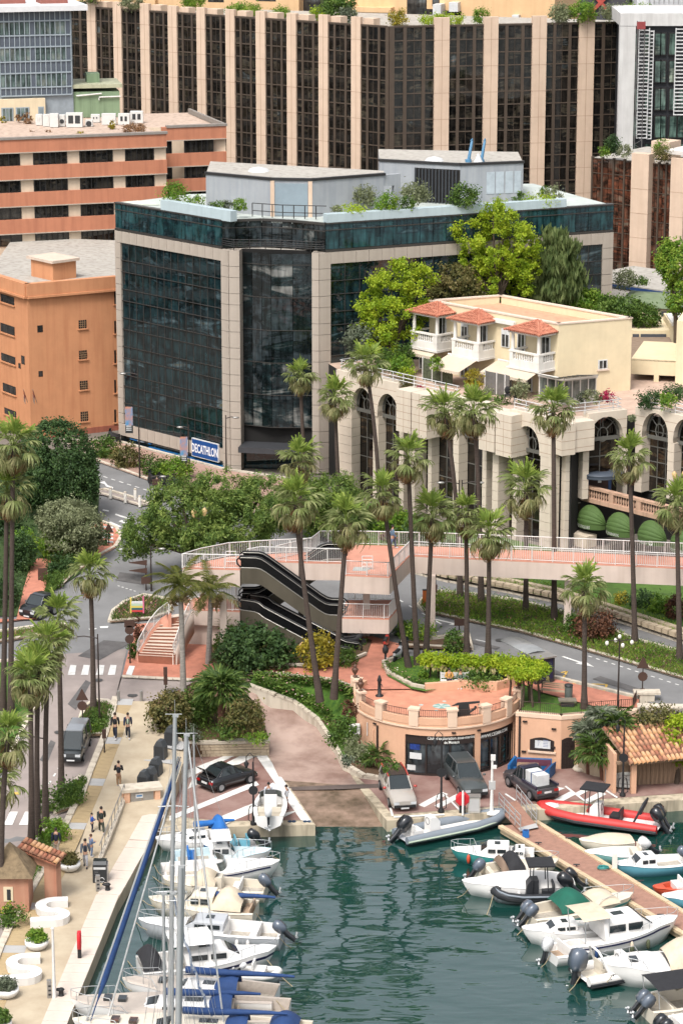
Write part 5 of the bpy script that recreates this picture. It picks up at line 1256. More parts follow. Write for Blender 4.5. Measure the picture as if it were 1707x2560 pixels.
# footbridge, platforms, escalators, stairs
conc=wear('pinkish_concrete',C(236,214,198,.64),C(205,178,160,.6),.35)
deck_red=M('deck_terracotta',C(232,160,132,.62),.8,.1,.8,.1,20)
zU,zM=10.5,7.15
UP=Vector((0,0,1))
def deck(name,parent,poly,z,th):
 pts=[P(u,v,z)for u,v in poly]
 a=MB().prism([q[:2]for q in pts],z-th,z-.06,0).build(name,conc,parent)
 MB().prism([q[:2]for q in pts],z-.06,z,0).build('paving',deck_red,a)
 return pts
fb_front=[(456,1420),(600,1424),(610,1409),(654,1403),(780,1407),(862,1408),(858,1438),(973,1443),(1024,1389),(1107,1394),(1400,1407),(1707,1421),(1860,1428)]
fb_back=[(1860,1400),(1707,1393),(1400,1379),(1107,1367),(895,1362),(780,1380),(654,1386),(571,1392),(502,1406)]
br=thing('footbridge','pale pink concrete footbridge with terracotta deck and white railings over the road','footbridge',P(1000,1440,5.0))
FPTS=deck('deck',br,fb_front+fb_back,zU,1.3)
whr=M('white_railing_paint',C(242,238,232,.68),.5,.04)
def barred(parent,pts,h=1.05,step=.135,name='railing',base=.06):
 mb_=MB();mb_.tube([p+UP*h for p in pts],.04,5);mb_.tube([p+UP*.1 for p in pts],.025,4)
 for p,d in along(pts,1.5):mb_.tube([p,p+UP*h],.035,5)
 r_=mb_.build(name,whr,parent);mb_=MB()
 for p,d in along(pts,step):mb_.tube([p+UP*.1,p+UP*h],.014,4,cap=False)
 stuff(mb_.build('bars',whr,r_));return r_
def inset(poly,z,k):return[P(u,v,z)for u,v in poly]
barred(br,inset([(456,1420),(502,1406),(571,1392),(654,1386),(780,1380)],zU,0));barred(br,inset([(895,1362),(1107,1367),(1400,1379),(1707,1393),(1860,1400)],zU,0))
barred(br,inset([(458,1420),(600,1423)],zU,0));barred(br,inset([(618,1408),(640,1404),(654,1402),(862,1408)],zU,0));barred(br,inset([(862,1410),(859,1437),(972,1442),(1023,1388),(1107,1393),(1400,1406),(1707,1420),(1860,1427)],zU,0))
barred(br,inset([(690,1400),(780,1378),(800,1362),(895,1361)],zU,0))
mid=thing('mid_platform','pale concrete half landing below the footbridge with white railing, motorbikes parked under it','platform',P(940,1640,5.0))
deck('deck',mid,[(855,1545),(972,1548),(993,1523),(990,1500),(865,1500)],zM,1.1)
barred(mid,inset([(855,1544),(971,1547),(992,1522)],zM,0));barred(mid,inset([(990,1502),(870,1500)],zM,0))
lf=thing('stair_landing','pale concrete landing at the top of the curved stairs, under the footbridge end','platform',P(520,1640,4.3))
deck('deck',lf,[(452,1523),(600,1529),(606,1502),(520,1490),(455,1500)],zM,1.15)
barred(lf,inset([(530,1525),(599,1528)],zM,0));barred(lf,inset([(455,1501),(520,1491),(605,1503)],zM,0))
MB().prism([P(455,1520,zM)[:2],P(600,1524,zM)[:2],P(600,1505,zM)[:2],P(470,1500,zM)[:2]],4.0,zM-1.1).build('under_wall',conc,lf)
for u,v in((917,1640),(1080,1580),(560,1655),(1420,1545)):
 p=G(u,v)
 if u==917:p.y=194.4
 if u in(1080,1420):p=P(u,1398 if u==1080 else 1400,zU);p.z=5.0
 MB().box(p.x-.24,p.x+.24,p.y-.24,p.y+.24,4.2,zU-1.2).build('column',conc,br)
steel=M('bronze_steel_cladding',C(116,108,92,.5),.4,.2,.5,met=.15,stretch=(1,1,.3))
blkg=M('black_balustrade',C(32,32,34,.5),.2,.05)
rub=M('black_handrail',C(28,28,28,.5),.45,0)
stepm=M('grey_metal_step',C(88,86,84,.5),.5,.1,met=.4)
trim=M('steel_trim',C(205,200,190,.6),.3,.05,met=.6)
def escalator(label,A,B,w,back,slope=None):
 """A the upper end, B the lower end (front edge of the machine), both at tread level; it reaches w back from there"""
 t=thing('escalator',label,'escalator',B,'escalators of the footbridge')
 d=Vector((B.x-A.x,B.y-A.y,0));L=d.length;d.normalize();n=Vector((-d.y,d.x,0));n=n if n.y>0 else-n
 h=A.z-B.z;f0=min(1.5,L*.2);f1=min(1.3,L*.17)
 prof=[(0,0),(f0-.35,0),(f0,-.08),(f0+.4,-.32)]
 x1=L-f1;prof+=[(x1-.45,-h+.34),(x1,-h+.08),(x1+.35,-h),(L,-h)]
 def pt(x,z,o):return A+d*x+UP*z+n*o
 mb_=MB()
 for o0,o1 in((0,.12),(w-.12,w)):
  mb_.loft([[pt(x,z+.12,o0),pt(x,z+.12,o1),pt(x,z-1.05,o1),pt(x,z-1.05,o0)]for x,z in prof],0,True,True,False)
 mb_.loft([[pt(x,z-1.0,.1),pt(x,z-1.0,w-.1),pt(x,z-1.05,w-.1),pt(x,z-1.05,.1)]for x,z in prof],0)
 tr=mb_.build('truss',steel,t)
 for o in(.06,w-.06):
  mb_=MB();mb_.loft([[pt(x,z+.12,o-.02),pt(x,z+.12,o+.02),pt(x,z+.92,o+.02),pt(x,z+.92,o-.02)]for x,z in prof],0,True,True,False);ba=mb_.build('balustrade',blkg,t)
  hp=[pt(.02,.15,o),pt(-.25,.4,o),pt(-.28,.7,o)]+[pt(x,z+.97,o)for x,z in prof]+[pt(L+.28,-h+.7,o),pt(L+.25,-h+.4,o),pt(L,-h+.15,o)]
  MB().tube(hp,.06,6).build('handrail',rub,ba);MB().tube([pt(x,z+.88,o-.035)for x,z in prof],.03,4).build('trim',trim,ba);MB().tube([pt(x,z+.14,o-.06)for x,z in prof],.03,4).build('trim',trim,ba)
 mb_=MB();N_=int(h/.2);xs_=f0+.2;xe=x1-.1
 mb_.hexa([pt(0,-.1,.12),pt(xs_,-.1,.12),pt(xs_,-.1,w-.12),pt(0,-.1,w-.12),pt(0,0,.12),pt(xs_,0,.12),pt(xs_,0,w-.12),pt(0,0,w-.12)])
 for i in range(N_):
  xa,xb=xs_+(xe-xs_)*i/N_,xs_+(xe-xs_)*(i+1)/N_;z=-h*(i+.5)/N_
  mb_.hexa([pt(xa,z-.5,.12),pt(xb,z-.5,.12),pt(xb,z-.5,w-.12),pt(xa,z-.5,w-.12),pt(xa,z,.12),pt(xb,z,.12),pt(xb,z,w-.12),pt(xa,z,w-.12)])
 mb_.build('steps',stepm,t)
 return t
escalator('front escalator running from the left upper landing down to the half landing',P(602,1424,zU),P(856,1543,zM),1.5,0)
escalator('lower escalator dropping from the stair landing to the motorbikes',P(602,1529,zM),P(872,1652,4.75),1.5,0)
_a,_b=P(858,1428,zU),P(612,1505,zM);
def esc2():
 A,B=P(858,1414,zU),P(606,1508,zM);A.y=max(A.y,195.2);B.y=195.2;return A,B
escalator('rear escalator crossing behind the front one, from the upper platform down to the left',*esc2(),1.4,0)
stt=thing('curved_stairs','curved terracotta stairs with white railings and pale nosings, by the crosswalk','stairs',G(385,1657))
sl=[(343,1655),(348,1640),(360,1618),(376,1590),(398,1563),(425,1545)];sr=[(431,1659),(437,1645),(445,1622),(455,1592),(468,1560),(482,1535)]
nz=17
def cur(lst,f,z):
 x=f*(len(lst)-1);i=min(int(x),len(lst)-2);r_=x-i
 return P(lst[i][0]+(lst[i+1][0]-lst[i][0])*r_,lst[i][1]+(lst[i+1][1]-lst[i][1])*r_,z)
z0_=G(385,1657).z;Lp=[];Rp=[]
nose=M('pale_nosing',C(240,216,196,.64),.8,.06);riser=M('stair_terracotta',C(176,108,80,.55),.8,.12,2)
for i in range(nz+1):
 z=z0_+(zM-z0_)*i/nz
 if i<nz:Lp.append(cur(sl,i/nz,z));Rp.append(cur(sr,i/nz,z))
Lp.append(cur(sl,1,zM));Rp.append(cur(sr,1,zM))
for i in range(nz):
 rise=(zM-z0_)/nz;a,b=Lp[i],Rp[i];dv=Vector((.03,.32,0))+(Lp[min(i+1,nz)]-Lp[i])*.2;dv.z=0
 mb_=MB();q=[a,b,b+dv*2.2,a+dv*2.2];mb_.hexa([p-UP*.5 for p in q]+[p+UP*(rise-.05)for p in q],0)
 q=[a-dv*.08,b-dv*.08,b+dv*2.2,a+dv*2.2];mb_.hexa([p+UP*(rise-.05)for p in q]+[p+UP*rise for p in q],1)
 mb_.build('step',[riser,nose],stt)
for pts,nm in((Lp,0),(Rp,1)):
 mb_=MB();mb_.loft([[p+Vector((-.12,0,-1.4 if nm else-.9)),p+Vector((.12,0,-1.4 if nm else-.9)),p+Vector((.12,0,.35)),p+Vector((-.12,0,.35))]for p in pts],0);mb_.build('string_wall',deck_red if nm==0 else conc,stt);barred(stt,[p+UP*.3 for p in pts],.95)
for u,v,z,lb in((565,1412,zU,'white tube barrier at the head of the front escalator, upper left landing'),(905,1424,zU,'white tube barrier at the head of the rear escalator, upper platform')):
 p=P(u,v,z);t=thing('tube_barrier',lb,'barrier',p,'barriers at the escalator heads');mb_=MB()
 for h in(.25,.5,.75,1.0):mb_.tube([p+Vector((0,0,h)),p+Vector((.75,0,h))],.03,5)
 for x in(0,.75):mb_.tube([p+Vector((x,0,0)),p+Vector((x,0,1.0))],.035,5)
 mb_.build('frame',whr,t)
p=P(890,1436,zU);q=MB();q.prism([P(886,1418,zU)[:2],P(932,1420,zU)[:2],P(915,1428,zU)[:2],P(880,1427,zU)[:2]],zU,zU+.03);q.build('floor_grate',M('grate_grey',C(200,205,200,.6),.5,.1),br)
bw0=[(460,1862,2.35),(560,1856,2.35),(671,1851,2.35)];bw1=[(395,1800,3.3),(480,1790,3.4),(655,1790,3.0)];bw2=[(385,1756,3.75),(488,1703,4.15),(590,1718,4.05)]
mb_=MB();mb_.loft([[P(*q)for q in r_]for r_ in(bw0,bw1,bw2)],0,False,False);mb_.loft([[P(*q)+UP*(-3)for q in bw0],[P(*q)for q in bw0]],0,False,False)
mb_.loft([[P(*r_[0]),P(*r_[0])-UP*2]for r_ in(bw0,bw1,bw2)],0,False,False);mb_.loft([[P(*r_[2]),P(*r_[2])-UP*2]for r_ in(bw0,bw1,bw2)],0,False,False)
_o=struct(mb_.build('flower_bed',soil_m))
for pl_ in _o.data.polygons:
 if pl_.normal.z<-.2:pl_.flip()
rw=thing('stone_retaining_wall','low pale stone wall with a smooth coping between parking lot and shrub bed','wall',P(470,1892,1.4))
A_,B_=P(474,1893,1.4),P(673,1889,1.4);FW_=Face(A_,B_)
mb_=MB();FW_.box(mb_,0,FW_.L,1.3,2.3,-.5,-.06);mb_.build('core',stonewall_m,rw);mb_=MB();FW_.box(mb_,-.05,FW_.L+.05,2.3,2.48,-.55,.06);mb_.build('coping',stone_pale,rw)
rnd=random.Random(3);z=1.4;
while z<2.25:
 hh=rnd.choice((.2,.26,.3));hh=min(hh,2.3-z);s_=0
 while s_<FW_.L-.1:
  w_=min(rnd.choice((.25,.34,.42,.55)),FW_.L-s_);piece('stone',FW_,s_+.012,s_+w_-.012,z+.012,z+hh-.012,-.2,rnd.choice((0.0,.02,.035)),stonewall_m,rw);s_+=w_
 z+=hh
# round club building with the terrace on its roof
CC=P(1093,1745,5.0);RR=5.64
salmon=wear('salmon_render',C(244,190,152,.64),C(226,165,128,.6),.3,.85,.5,.25)
salm_l=wear('pale_salmon_band',C(248,214,184,.66),C(225,180,150,.6),.3)
def cp(deg,r,z):a=math.radians(deg);return Vector((CC.x+r*math.sin(a),CC.y-r*math.cos(a),z))
clb=thing('round_club_building','round salmon coloured club building with dark shop windows and a railed terrace roof','building',(CC.x,CC.y,1.4))
def ring(mb_,d0,d1,r0,r1,z0,z1,m=0,st_=3):
 n=max(1,int(round((d1-d0)/st_)));rs=[]
 for i in range(n+1):
  d=d0+(d1-d0)*i/n;rs.append([cp(d,r0,z0),cp(d,r1,z0),cp(d,r1,z1),cp(d,r0,z1)])
 mb_.loft(rs,m,True,True,False)
mb_=MB();ring(mb_,-150,-24,RR-.5,RR,1.0,4.98);ring(mb_,-24,24.5,RR-.5,RR,4.22,4.98);ring(mb_,24.5,28.5,RR-.5,RR,1.0,4.98);ring(mb_,28.5,64,RR-.5,RR,4.22,4.98);ring(mb_,64,150,RR-.5,RR,1.0,4.98)
mb_.build('wall',salmon,clb)
mb_=MB();ring(mb_,-118,92,RR-.1,RR+.10,4.72,4.82);mb_.build('moulding',salm_l,clb);mb_=MB();ring(mb_,-118,92,RR-.28,RR+.03,4.98,5.45);mb_.build('parapet',salmon,clb)
mb_=MB();n=48
mb_.add([cp(-180+360*i/n,RR-.05,5.01)for i in range(n)],[tuple(range(n))]);mb_.add([P(884,1723,5.015),P(1030,1721,5.015),P(1062,1728,5.015),P(1150,1712,5.015),P(1292,1702,5.015),P(1304,1745,5.015),P(1093,1770,5.015),P(888,1745,5.015)][::-1],[tuple(range(8))])
fl=mb_.build('terrace_floor',M('terrace_terracotta',C(232,156,122,.62),.8,.14,1.2,.15,14),clb)
for pl_ in fl.data.polygons:
 if pl_.normal.z<0:pl_.flip()
gl_c2=glass('club_glass',[(0,(.02,.022,.024,1)),(.4,(.05,.06,.065,1)),(.65,(.012,.014,.016,1)),(.85,(.03,.12,.14,1))],.06,.05)
brn=M('dark_brown_frame',C(62,50,46,.5),.5,.1)
def curved(name,d0,d1,r,z0,z1,m,parent,th=.04):
 mb_=MB();ring(mb_,d0,d1,r-th,r,z0,z1);return mb_.build(name,m,parent)
for d0,d1,ns in((-24,24.5,3),(28.5,64,4)):
 sf=curved('fascia',d0,d1,RR-.12,3.6,4.22,brn,clb)
 w=(d1-d0)/ns;edges=[d0+w*i for i in range(ns+1)]
 if ns==3:edges=[-24,-9.5,7,24.5]
 for a,b in zip(edges,edges[1:]):curved('window_pane',a+.6,b-.6,RR-.2,1.55,3.58,gl_c2,clb)
 for e in edges:curved('mullion',e-.5,e+.5,RR-.1,1.4,3.6,brn,clb)
 curved('sill_rail',d0,d1,RR-.1,1.38,1.56,brn,clb)
 txts=(("Club d'exploration sous-marine",3.94,.30,8.0),('de Monaco',3.66,.27,8.0))if ns==3 else(('WWW.CESMM.COM',3.78,.32,42.0),)
 for tx,z,sz,dc in txts:
  c=bpy.data.curves.new('t','FONT');c.body=tx;c.size=sz;c.extrude=.004;c.align_x='CENTER';c.offset=.006;c.resolution_u=2
  tob=bpy.data.objects.new('t',c);me=bpy.data.meshes.new_from_object(tob);bpy.data.objects.remove(tob);me.materials.clear();me.materials.append(aw_t);me.name='lettering'
  for v_ in me.vertices:
   v_.co=cp(dc+math.degrees(v_.co.x*(.86 if ns==3 else .9)/RR),RR-.10+v_.co.z,z+v_.co.y)-ORG[clb.name]
  inst('lettering',me,sf)
curved('honeycomb_panel',-8.5,23.5,RR-.17,1.56,2.2,M('honeycomb_black',C(48,48,50,.5),.5,.5,9),clb)
for d,z,w_,h_,m in((-17,2.5,.42,.42,wht),(-20,1.7,.3,.35,wht),(-17.5,3.15,.35,.38,M('blue_emblem',C(40,70,150,.6),.5,.5,6))):
 a=math.degrees(w_/RR);curved('notice',d-a,d+a,RR-.16,z,z+h_,m,clb)
iron=M('wrought_iron',C(92,66,56,.5),.6,.1);peds=[-100,-72,-45,-18,8,33,55,78]
for d in peds:
 mb_=MB();ring(mb_,d-3.2,d+3.2,RR-.42,RR+.09,4.86,5.95);ring(mb_,d-4,d+4,RR-.48,RR+.13,5.95,6.08);mb_.build('pedestal',salm_l,clb)
prof_u=[(.16,0),(.16,.05),(.06,.1),(.06,.16),(.16,.3),(.24,.5),(.2,.6),(.1,.66),(.16,.72),(.1,.8),(.02,.9)]
urn=MB().lathe(prof_u,10).mesh('urn',M('bronze_urn',C(120,82,62,.5),.5,.15))
for d,lb in((-72,'bronze urn on the left pedestal of the round terrace parapet'),(-104,'bronze urn on the rear left pedestal beside the water fountain'),(78,'bronze urn on the right pedestal where the round terrace meets the lawn')):
 p=cp(d,RR-.16,6.08)
 if d==-104:p=cp(-104,RR+.1,6.08)
 tag(inst('terrace_urn',urn,None,loc=p),lb,'urn','urns on the terrace parapet')
for a,b in zip(peds,peds[1:]):
 pts=[cp(a+3.5+(b-a-7)*i/8,RR-.14,5.45)for i in range(9)];mb_=MB();mb_.tube([p+UP*.5 for p in pts],.022,4);mb_.tube([p+UP*.08 for p in pts],.015,4)
 for p,_ in along(pts,.13):mb_.tube([p,p+UP*.5],.012,4,cap=False)
 r_=mb_.build('iron_railing',iron,clb)
p=cp(-104,RR+.1,4.9);MB().box(p.x-.3,p.x+.3,p.y-.3,p.y+.3,4.8,6.08).build('pedestal',salm_l,clb)
k0,k1,k2=P(1303,1783,5.1),P(1402,1791,5.1),P(1596,1776,5.1);K1,K2=Face(k0,k1),Face(k1,k2)
wg=thing('lower_wing','salmon rendered retaining wing with a boarded window and a dark plank door','building',(k1.x,k1.y,1.4))
zk=5.12;mb_=MB();K1.box(mb_,-.4,K1.L+.0,1.0,zk-.25,-.6,0);K2.box(mb_,0,K2.L,1.0,zk-.25,-.6,0);mb_.build('wall',salmon,wg)
mb_=MB();K1.box(mb_,-.4,K1.L+.03,zk-.25,zk,-.55,.05);K2.box(mb_,0.0,K2.L,zk-.25,zk,-.55,.05);mb_.build('coping',salm_l,wg)
def arched(F,u0,u1,v0,v1,rise,off,m,name,parent):
 s0,z1=F.px(u0,v0);s1,z0=F.px(u1,v1);pts=[(s0,z0),(s1,z0)]+[(s1+(s0-s1)*k/8,z1-rise+rise*math.sin(math.pi*k/8))for k in range(9)];mb_=MB();F.extr(mb_,pts,-.05,off,0);return mb_.build(name,m,parent),s0,s1,z0,z1
w_,s0,s1,z0,z1=arched(K1,1324,1384,1841,1880,.2,.02,brn,'boarded_window',wg)
mb_=MB();K1.box(mb_,s0+.35,s1-.25,z0+.2,z1-.22,.02,.05);pb=mb_.build('notice_board',wht,w_)
mb_=MB();K1.box(mb_,s0+.95,s0+1.5,z0+.3,z1-.55,.045,.056)
for k in range(4):K1.box(MB(),0,1,0,1,0,1)
mb_=MB()
for k in range(5):K1.box(mb_,s0+.9,s1-.4,z0+.32+k*.11,z0+.36+k*.11,.05,.055)
mb_.tube([K1.pt(s0+.55,z0+.35,.055),K1.pt(s0+.62,z0+.6,.055),K1.pt(s0+.5,z0+.75,.055),K1.pt(s0+.72,z0+.7,.055)],.012,4);stuff(mb_.build('print',M('faint_print',C(150,160,190,.6),.8,.1),pb))
mb_=MB();K1.box(mb_,s0-.12,s1+.12,z0-.12,z0,0,.14);mb_.build('sill',salm_l,w_)
dr,s0,s1,z0,z1=arched(K2,1403,1434,1845,1924,.15,.02,brn,'door',wg)
for a,b in even(s0+.04,s1-.04,4,.02):
 for c,d in even(z0+.1,z1-.3,6,.03):piece('plank',K2,a,b,c,d,.02,.05,brn,dr)
for q,(F,u,v)in enumerate(((K1,1312,1803),(K1,1384,1822),(K1,1382,1868),(K2,1490,1797),(K1,1309,1878))):
 s_,z=F.px(u,v);mb_=MB();F.box(mb_,s_-.15,s_+.15,z-.05,z+.05,0,.12);mb_.build('wall_lamp',brn,wg)
for d in(-49,9,27,68):
 mb_=MB();ring(mb_,d-1.3,d+1.3,RR,RR+.1,4.4,4.5);mb_.build('wall_lamp',brn,clb)
pp=cp(-46,RR+.08,1.4)
MB().tube([cp(-46,RR+.08,1.5),cp(-46,RR+.08,4.4)],.07,6).build('downpipe',brn,clb);MB().tube([K1.pt(-.1,1.5,.1),K1.pt(-.1,4.7,.1),K1.pt(-.1,4.9,.05)],.07,6).build('downpipe',brn,wg)
for d,z0_,z1_ in((-57,3.4,4.3),(-50.5,2.8,4.0)):MB().tube([cp(d,RR+.05,z0_),cp(d,RR+.05,z1_)],.04,5).build('pipe',wht if d<-55 else salmon,clb)
t=thing('wall_cooler','small white air cooler on the left flank of the round club wall','air cooler',cp(-68,RR+.3,3.4));q=cp(-68,RR+.35,3.4);MB().box(q.x-.45,q.x+.3,q.y-.3,q.y+.2,3.3,3.9).build('casing',acw,t);MB().box(q.x-.3,q.x+.1,q.y-.32,q.y-.29,3.38,3.8).build('fan_grille',acd,t)
struct(drape('lawn',grass_m,[P(*q,5.03)for q in((1300,1708),(1345,1730),(1480,1765),(1592,1768),(1593,1774),(1402,1788),(1304,1780),(1301,1745))],0,lambda x,y:5.03))
fc=thing('iron_fence','thin brown iron fence along the lawn edge above the salmon wall','fence',K1.pt(0,zk,-.2));fpts=[K1.pt(-.2,zk,-.2),K1.pt(K1.L,zk,-.2),K2.pt(K2.L-.4,zk,-.2),P(1590,1752,5.1)]
mb_=MB();mb_.tube([p+UP*.75 for p in fpts],.02,4);mb_.tube([p+UP*.08 for p in fpts],.018,4)
for p,_ in along(fpts,1.4):mb_.tube([p,p+UP*.8],.025,4)
mb_.build('frame',iron,fc);mb_=MB()
for p,_ in along(fpts,.14):mb_.tube([p,p+UP*.75],.012,4,cap=False)
stuff(mb_.build('bars',iron,fc))
pb_=P(1615,1750,5.0);MB().box(0,0,0,0,0,0)
gp=thing('gate_pier','pale stone pier with a flat cap ending the iron fence by the road','pier',pb_);MB().box(pb_.x-.5,pb_.x+.5,pb_.y-.35,pb_.y+.35,4.6,5.5).build('pier',stone_pale,gp);MB().box(pb_.x-.9,pb_.x+.9,pb_.y-.42,pb_.y+.42,5.5,5.65).build('cap',stone_pale,gp)
pw=[P(1062,1730,5),P(1090,1728,5),P(1160,1722,5),P(1240,1726,5),P(1290,1712,5),P(1305,1702,5)]
t=thing('planter_wall','low salmon planter wall behind the benches at the back of the terrace','wall',pw[0]);MB().strip(pw,.3,-.1,.62).build('wall',salmon,t)
mb_=MB();c_=P(1103,1765,5.024)
for k in range(10):
 a0,a1=2*math.pi*k/10,2*math.pi*(k+1)/10;mb_.add([c_,c_+Vector((.62*math.cos(a0),.55*math.sin(a0),0)),c_+Vector((.62*math.cos(a1),.55*math.sin(a1),0))],[(0,1,2)],k%2)
for u,v,r_ in((1052,1762,.18),(1110,1753,.16),(1090,1776,.16)):
 q=P(u,v,5.024);mb_.add([q+Vector((r_*math.cos(i),r_*math.sin(i),0))for i in(0,1.26,2.5,3.77,5.0)],[tuple(range(5))],0)
stuff(mb_.build('floor_mosaic',[M('mosaic_pale',C(210,222,214,.62),.5,.2,8),M('mosaic_green',C(140,190,180,.6),.5,.2,8)],clb))
rkw=thing('rock_retaining_wall','dark rough rock wall with hanging creepers right of the salmon wing','wall',P(1650,1870,1.4));rk=M('grey_rock',C(150,140,128,.5),.9,.35,.9,.8,3)
ra,rb_=P(1590,1880,1.4),P(1800,1860,1.4);FRk=Face(ra,rb_)
ra2=K2.pt(K2.L,0,-.3);FRk=Face((ra2.x,ra2.y),(ra2.x+9,ra2.y-.6))
mb_=MB();FRk.box(mb_,0,FRk.L,1.0,4.9,-1,-.25);mb_.build('core',rk,rkw)
rnd=random.Random(9);z=1.2
while z<4.9:
 s_=-.1;hh=rnd.uniform(.45,.8)
 while s_<FRk.L:
  w_=rnd.uniform(.5,1.1);mb_=MB();c_=FRk.pt(s_+w_/2,z+hh/2,-.2);mb_.ell(c_,(w_*.56,.32,hh*.58),7,5);mb_.build('rock',rk,rkw);s_+=w_
 z+=hh
MB().strip([FRk.pt(0,4.9,-.6),FRk.pt(FRk.L,4.9,-.6)],.9,0,.28).build('coping',stone_pale,rkw)
hu_=thing('tile_roofed_hut','small salmon hut with a worn clay tile roof on two front posts, by the quay','hut',P(1580,1990,1.4))
fx=Face(P(1577,1985,1.4),P(1740,1975,1.4));hz=4.55
t0,t1,t2,t3=fx.pt(-.25,3.55,.25),fx.pt(4.6,3.75,.25),fx.pt(4.6,5.1,-2.9),fx.pt(-1.3,5.05,-2.9)
ww=M('weathered_planks',C(170,140,112,.55),.9,.3,2,.3,12,stretch=(6,6,.4))
mb_=MB();fx.box(mb_,-1.15,-.95,1.3,4.1,-2.6,-.3);fx.box(mb_,-1.15,4.4,1.3,4.4,-2.8,-2.6);mb_.build('wall',salmon,hu_)
for a in(-.02,4.0):mb_=MB();fx.box(mb_,a,a+.34,1.3,3.5,-.34,0);mb_.build('post',salmon,hu_)
mb_=MB();fx.box(mb_,-1.0,4.4,3.45,3.62,-.3,-.04);mb_.build('beam',ww,hu_)
for a,b in even(-.9,4.3,18,.02):piece('plank',fx,a,b,1.4,3.9,-1.6,-1.5+RND.uniform(-.03,.03),ww,hu_)
mb_=MB();th_=UP*.1;mb_.hexa([t0-th_,t1-th_,t2-th_,t3-th_,t0,t1,t2,t3]);rf=mb_.build('roof',ww,hu_)
tl=M('worn_clay_tile',C(228,160,120,.6),.85,.35,2.2,.2,12,col2=C(125,90,66,.5));tl2=M('worn_clay_tile_dark',C(196,120,88,.58),.85,.35,2.2,.2,12,col2=C(110,84,62,.5));tl3=M('worn_clay_tile_pale',C(238,188,142,.62),.85,.3,2.2,.2,12,col2=C(200,140,80,.55))
def tile_roof(parent,t0,t1,t2,t3,w=.24,l=.42,mats=(tl,tl2,tl3),seed=1,limit=300):
 rnd=random.Random(seed);meshes=[]
 for m in mats:
  mb_=MB();rg=[]
  for y,r_,zz_ in((0,w*.56,.02),(l*1.12,w*.44,.05)):
   rg.append([(r_*math.cos(math.pi*k/5),y,zz_+r_*.8*math.sin(math.pi*k/5))for k in range(6)])
  mb_.loft(rg,0,False,False);mb_.loft([[(x,y,z-.025)for x,y,z in r_]for r_ in reversed(rg)],0,False,False);mb_.add([rg[0][k]for k in range(6)]+[(x,y,z-.03)for x,y,z in reversed(rg[0])],[tuple(range(12))]);meshes.append(mb_.mesh('tile',m))
 nc=int((t1-t0).length/w);nr=int(((t3-t0).length+(t2-t1).length)/2/l);org=ORG[parent.name];cnt=0
 for i in range(nc):
  a=t0.lerp(t1,(i+.5)/nc);b=t3.lerp(t2,(i+.5)/nc);yv=(b-a).normalized();xv=(t1-t0).normalized();zv=xv.cross(yv).normalized();xv=yv.cross(zv)
  for j in range(nr):
   T=Matrix((xv,yv,zv)).transposed().to_4x4()@Matrix.Rotation(rnd.uniform(-.05,.05),4,'Z');T.translation=a.lerp(b,j/nr)-org+zv*rnd.uniform(-.005,.03);inst('tile',rnd.choice(meshes),parent,T);cnt+=1
 return cnt
tile_roof(rf,t0-(t3-t0).normalized()*.1,t1-(t2-t1).normalized()*.1,t2,t3,.27,.46)
# palms, trees, shrubs, ground cover
lf_up=leafm('palm_leaf_young',[C(128,160,62,.6),C(165,192,75,.6),C(195,214,95,.6)],.45)
lf_mid=leafm('palm_leaf',[C(108,125,62,.62),C(150,165,92,.62),C(190,196,130,.62)],.45)
lf_old=leafm('palm_leaf_old',[C(118,126,70,.62),C(162,162,102,.62),C(208,200,142,.62)],.45)
lf_dead=leafm('palm_leaf_dead',[C(150,105,60,.5),C(190,140,90,.5),C(215,170,120,.5)],.2)
trunk_m=M('palm_trunk',C(102,86,76,.48),.9,.25,3,.8,9,stretch=(1,1,6))
bark_m=M('tree_bark',C(105,88,72,.5),.9,.25,3,.6,9)
def fan_mesh(m,droop,spread,seed,pet=.92,R_=1.12,ns=15):
 rnd=random.Random(seed);mb=MB()
 mb.tube([(0,0,0),(pet*.5,0,.05),(pet,0,.0)],[.035,.028,.02],4)
 for i in range(ns):
  a=-spread+2*spread*(i+.5)/ns+rnd.uniform(-.05,.05);L=R_*(1-.28*(abs(a)/spread)**2)*rnd.uniform(.72,1.12);w=.1*R_
  ca,sa=math.cos(a),math.sin(a);dr=droop*rnd.uniform(.6,1.4);pts=[]
  for k,(f,ww)in enumerate(((0.02,.12),(.35,.8),(.65,.8),(.85,.4),(1.0,.03))):
   r_=L*f;z=.18*f*(1-f)-dr*f**2.2*.62;r_*=(1-.32*dr*f*f);fold=.05*(1 if i%2 else-1)
   c=(pet+r_*ca,r_*sa,z);pts.append(((c[0]-sa*w*ww*.5,c[1]+ca*w*ww*.5,c[2]+fold*f),(c[0]+sa*w*ww*.5,c[1]-ca*w*ww*.5,c[2]-fold*f)))
  vs=[q for p in pts for q in p];mb.add(vs,[(2*k,2*k+1,2*k+3,2*k+2)for k in range(4)])
 return mb.mesh('frond',m)
FU=[fan_mesh(lf_up,.1,1.25,s)for s in(1,2)];FMd=[fan_mesh(lf_mid,.7,1.4,s)for s in(3,4,5)];FO_=[fan_mesh(lf_old,1.25,1.45,s)for s in(6,7)];FDe=[fan_mesh(lf_dead,1.5,1.1,s)for s in(8,9)]
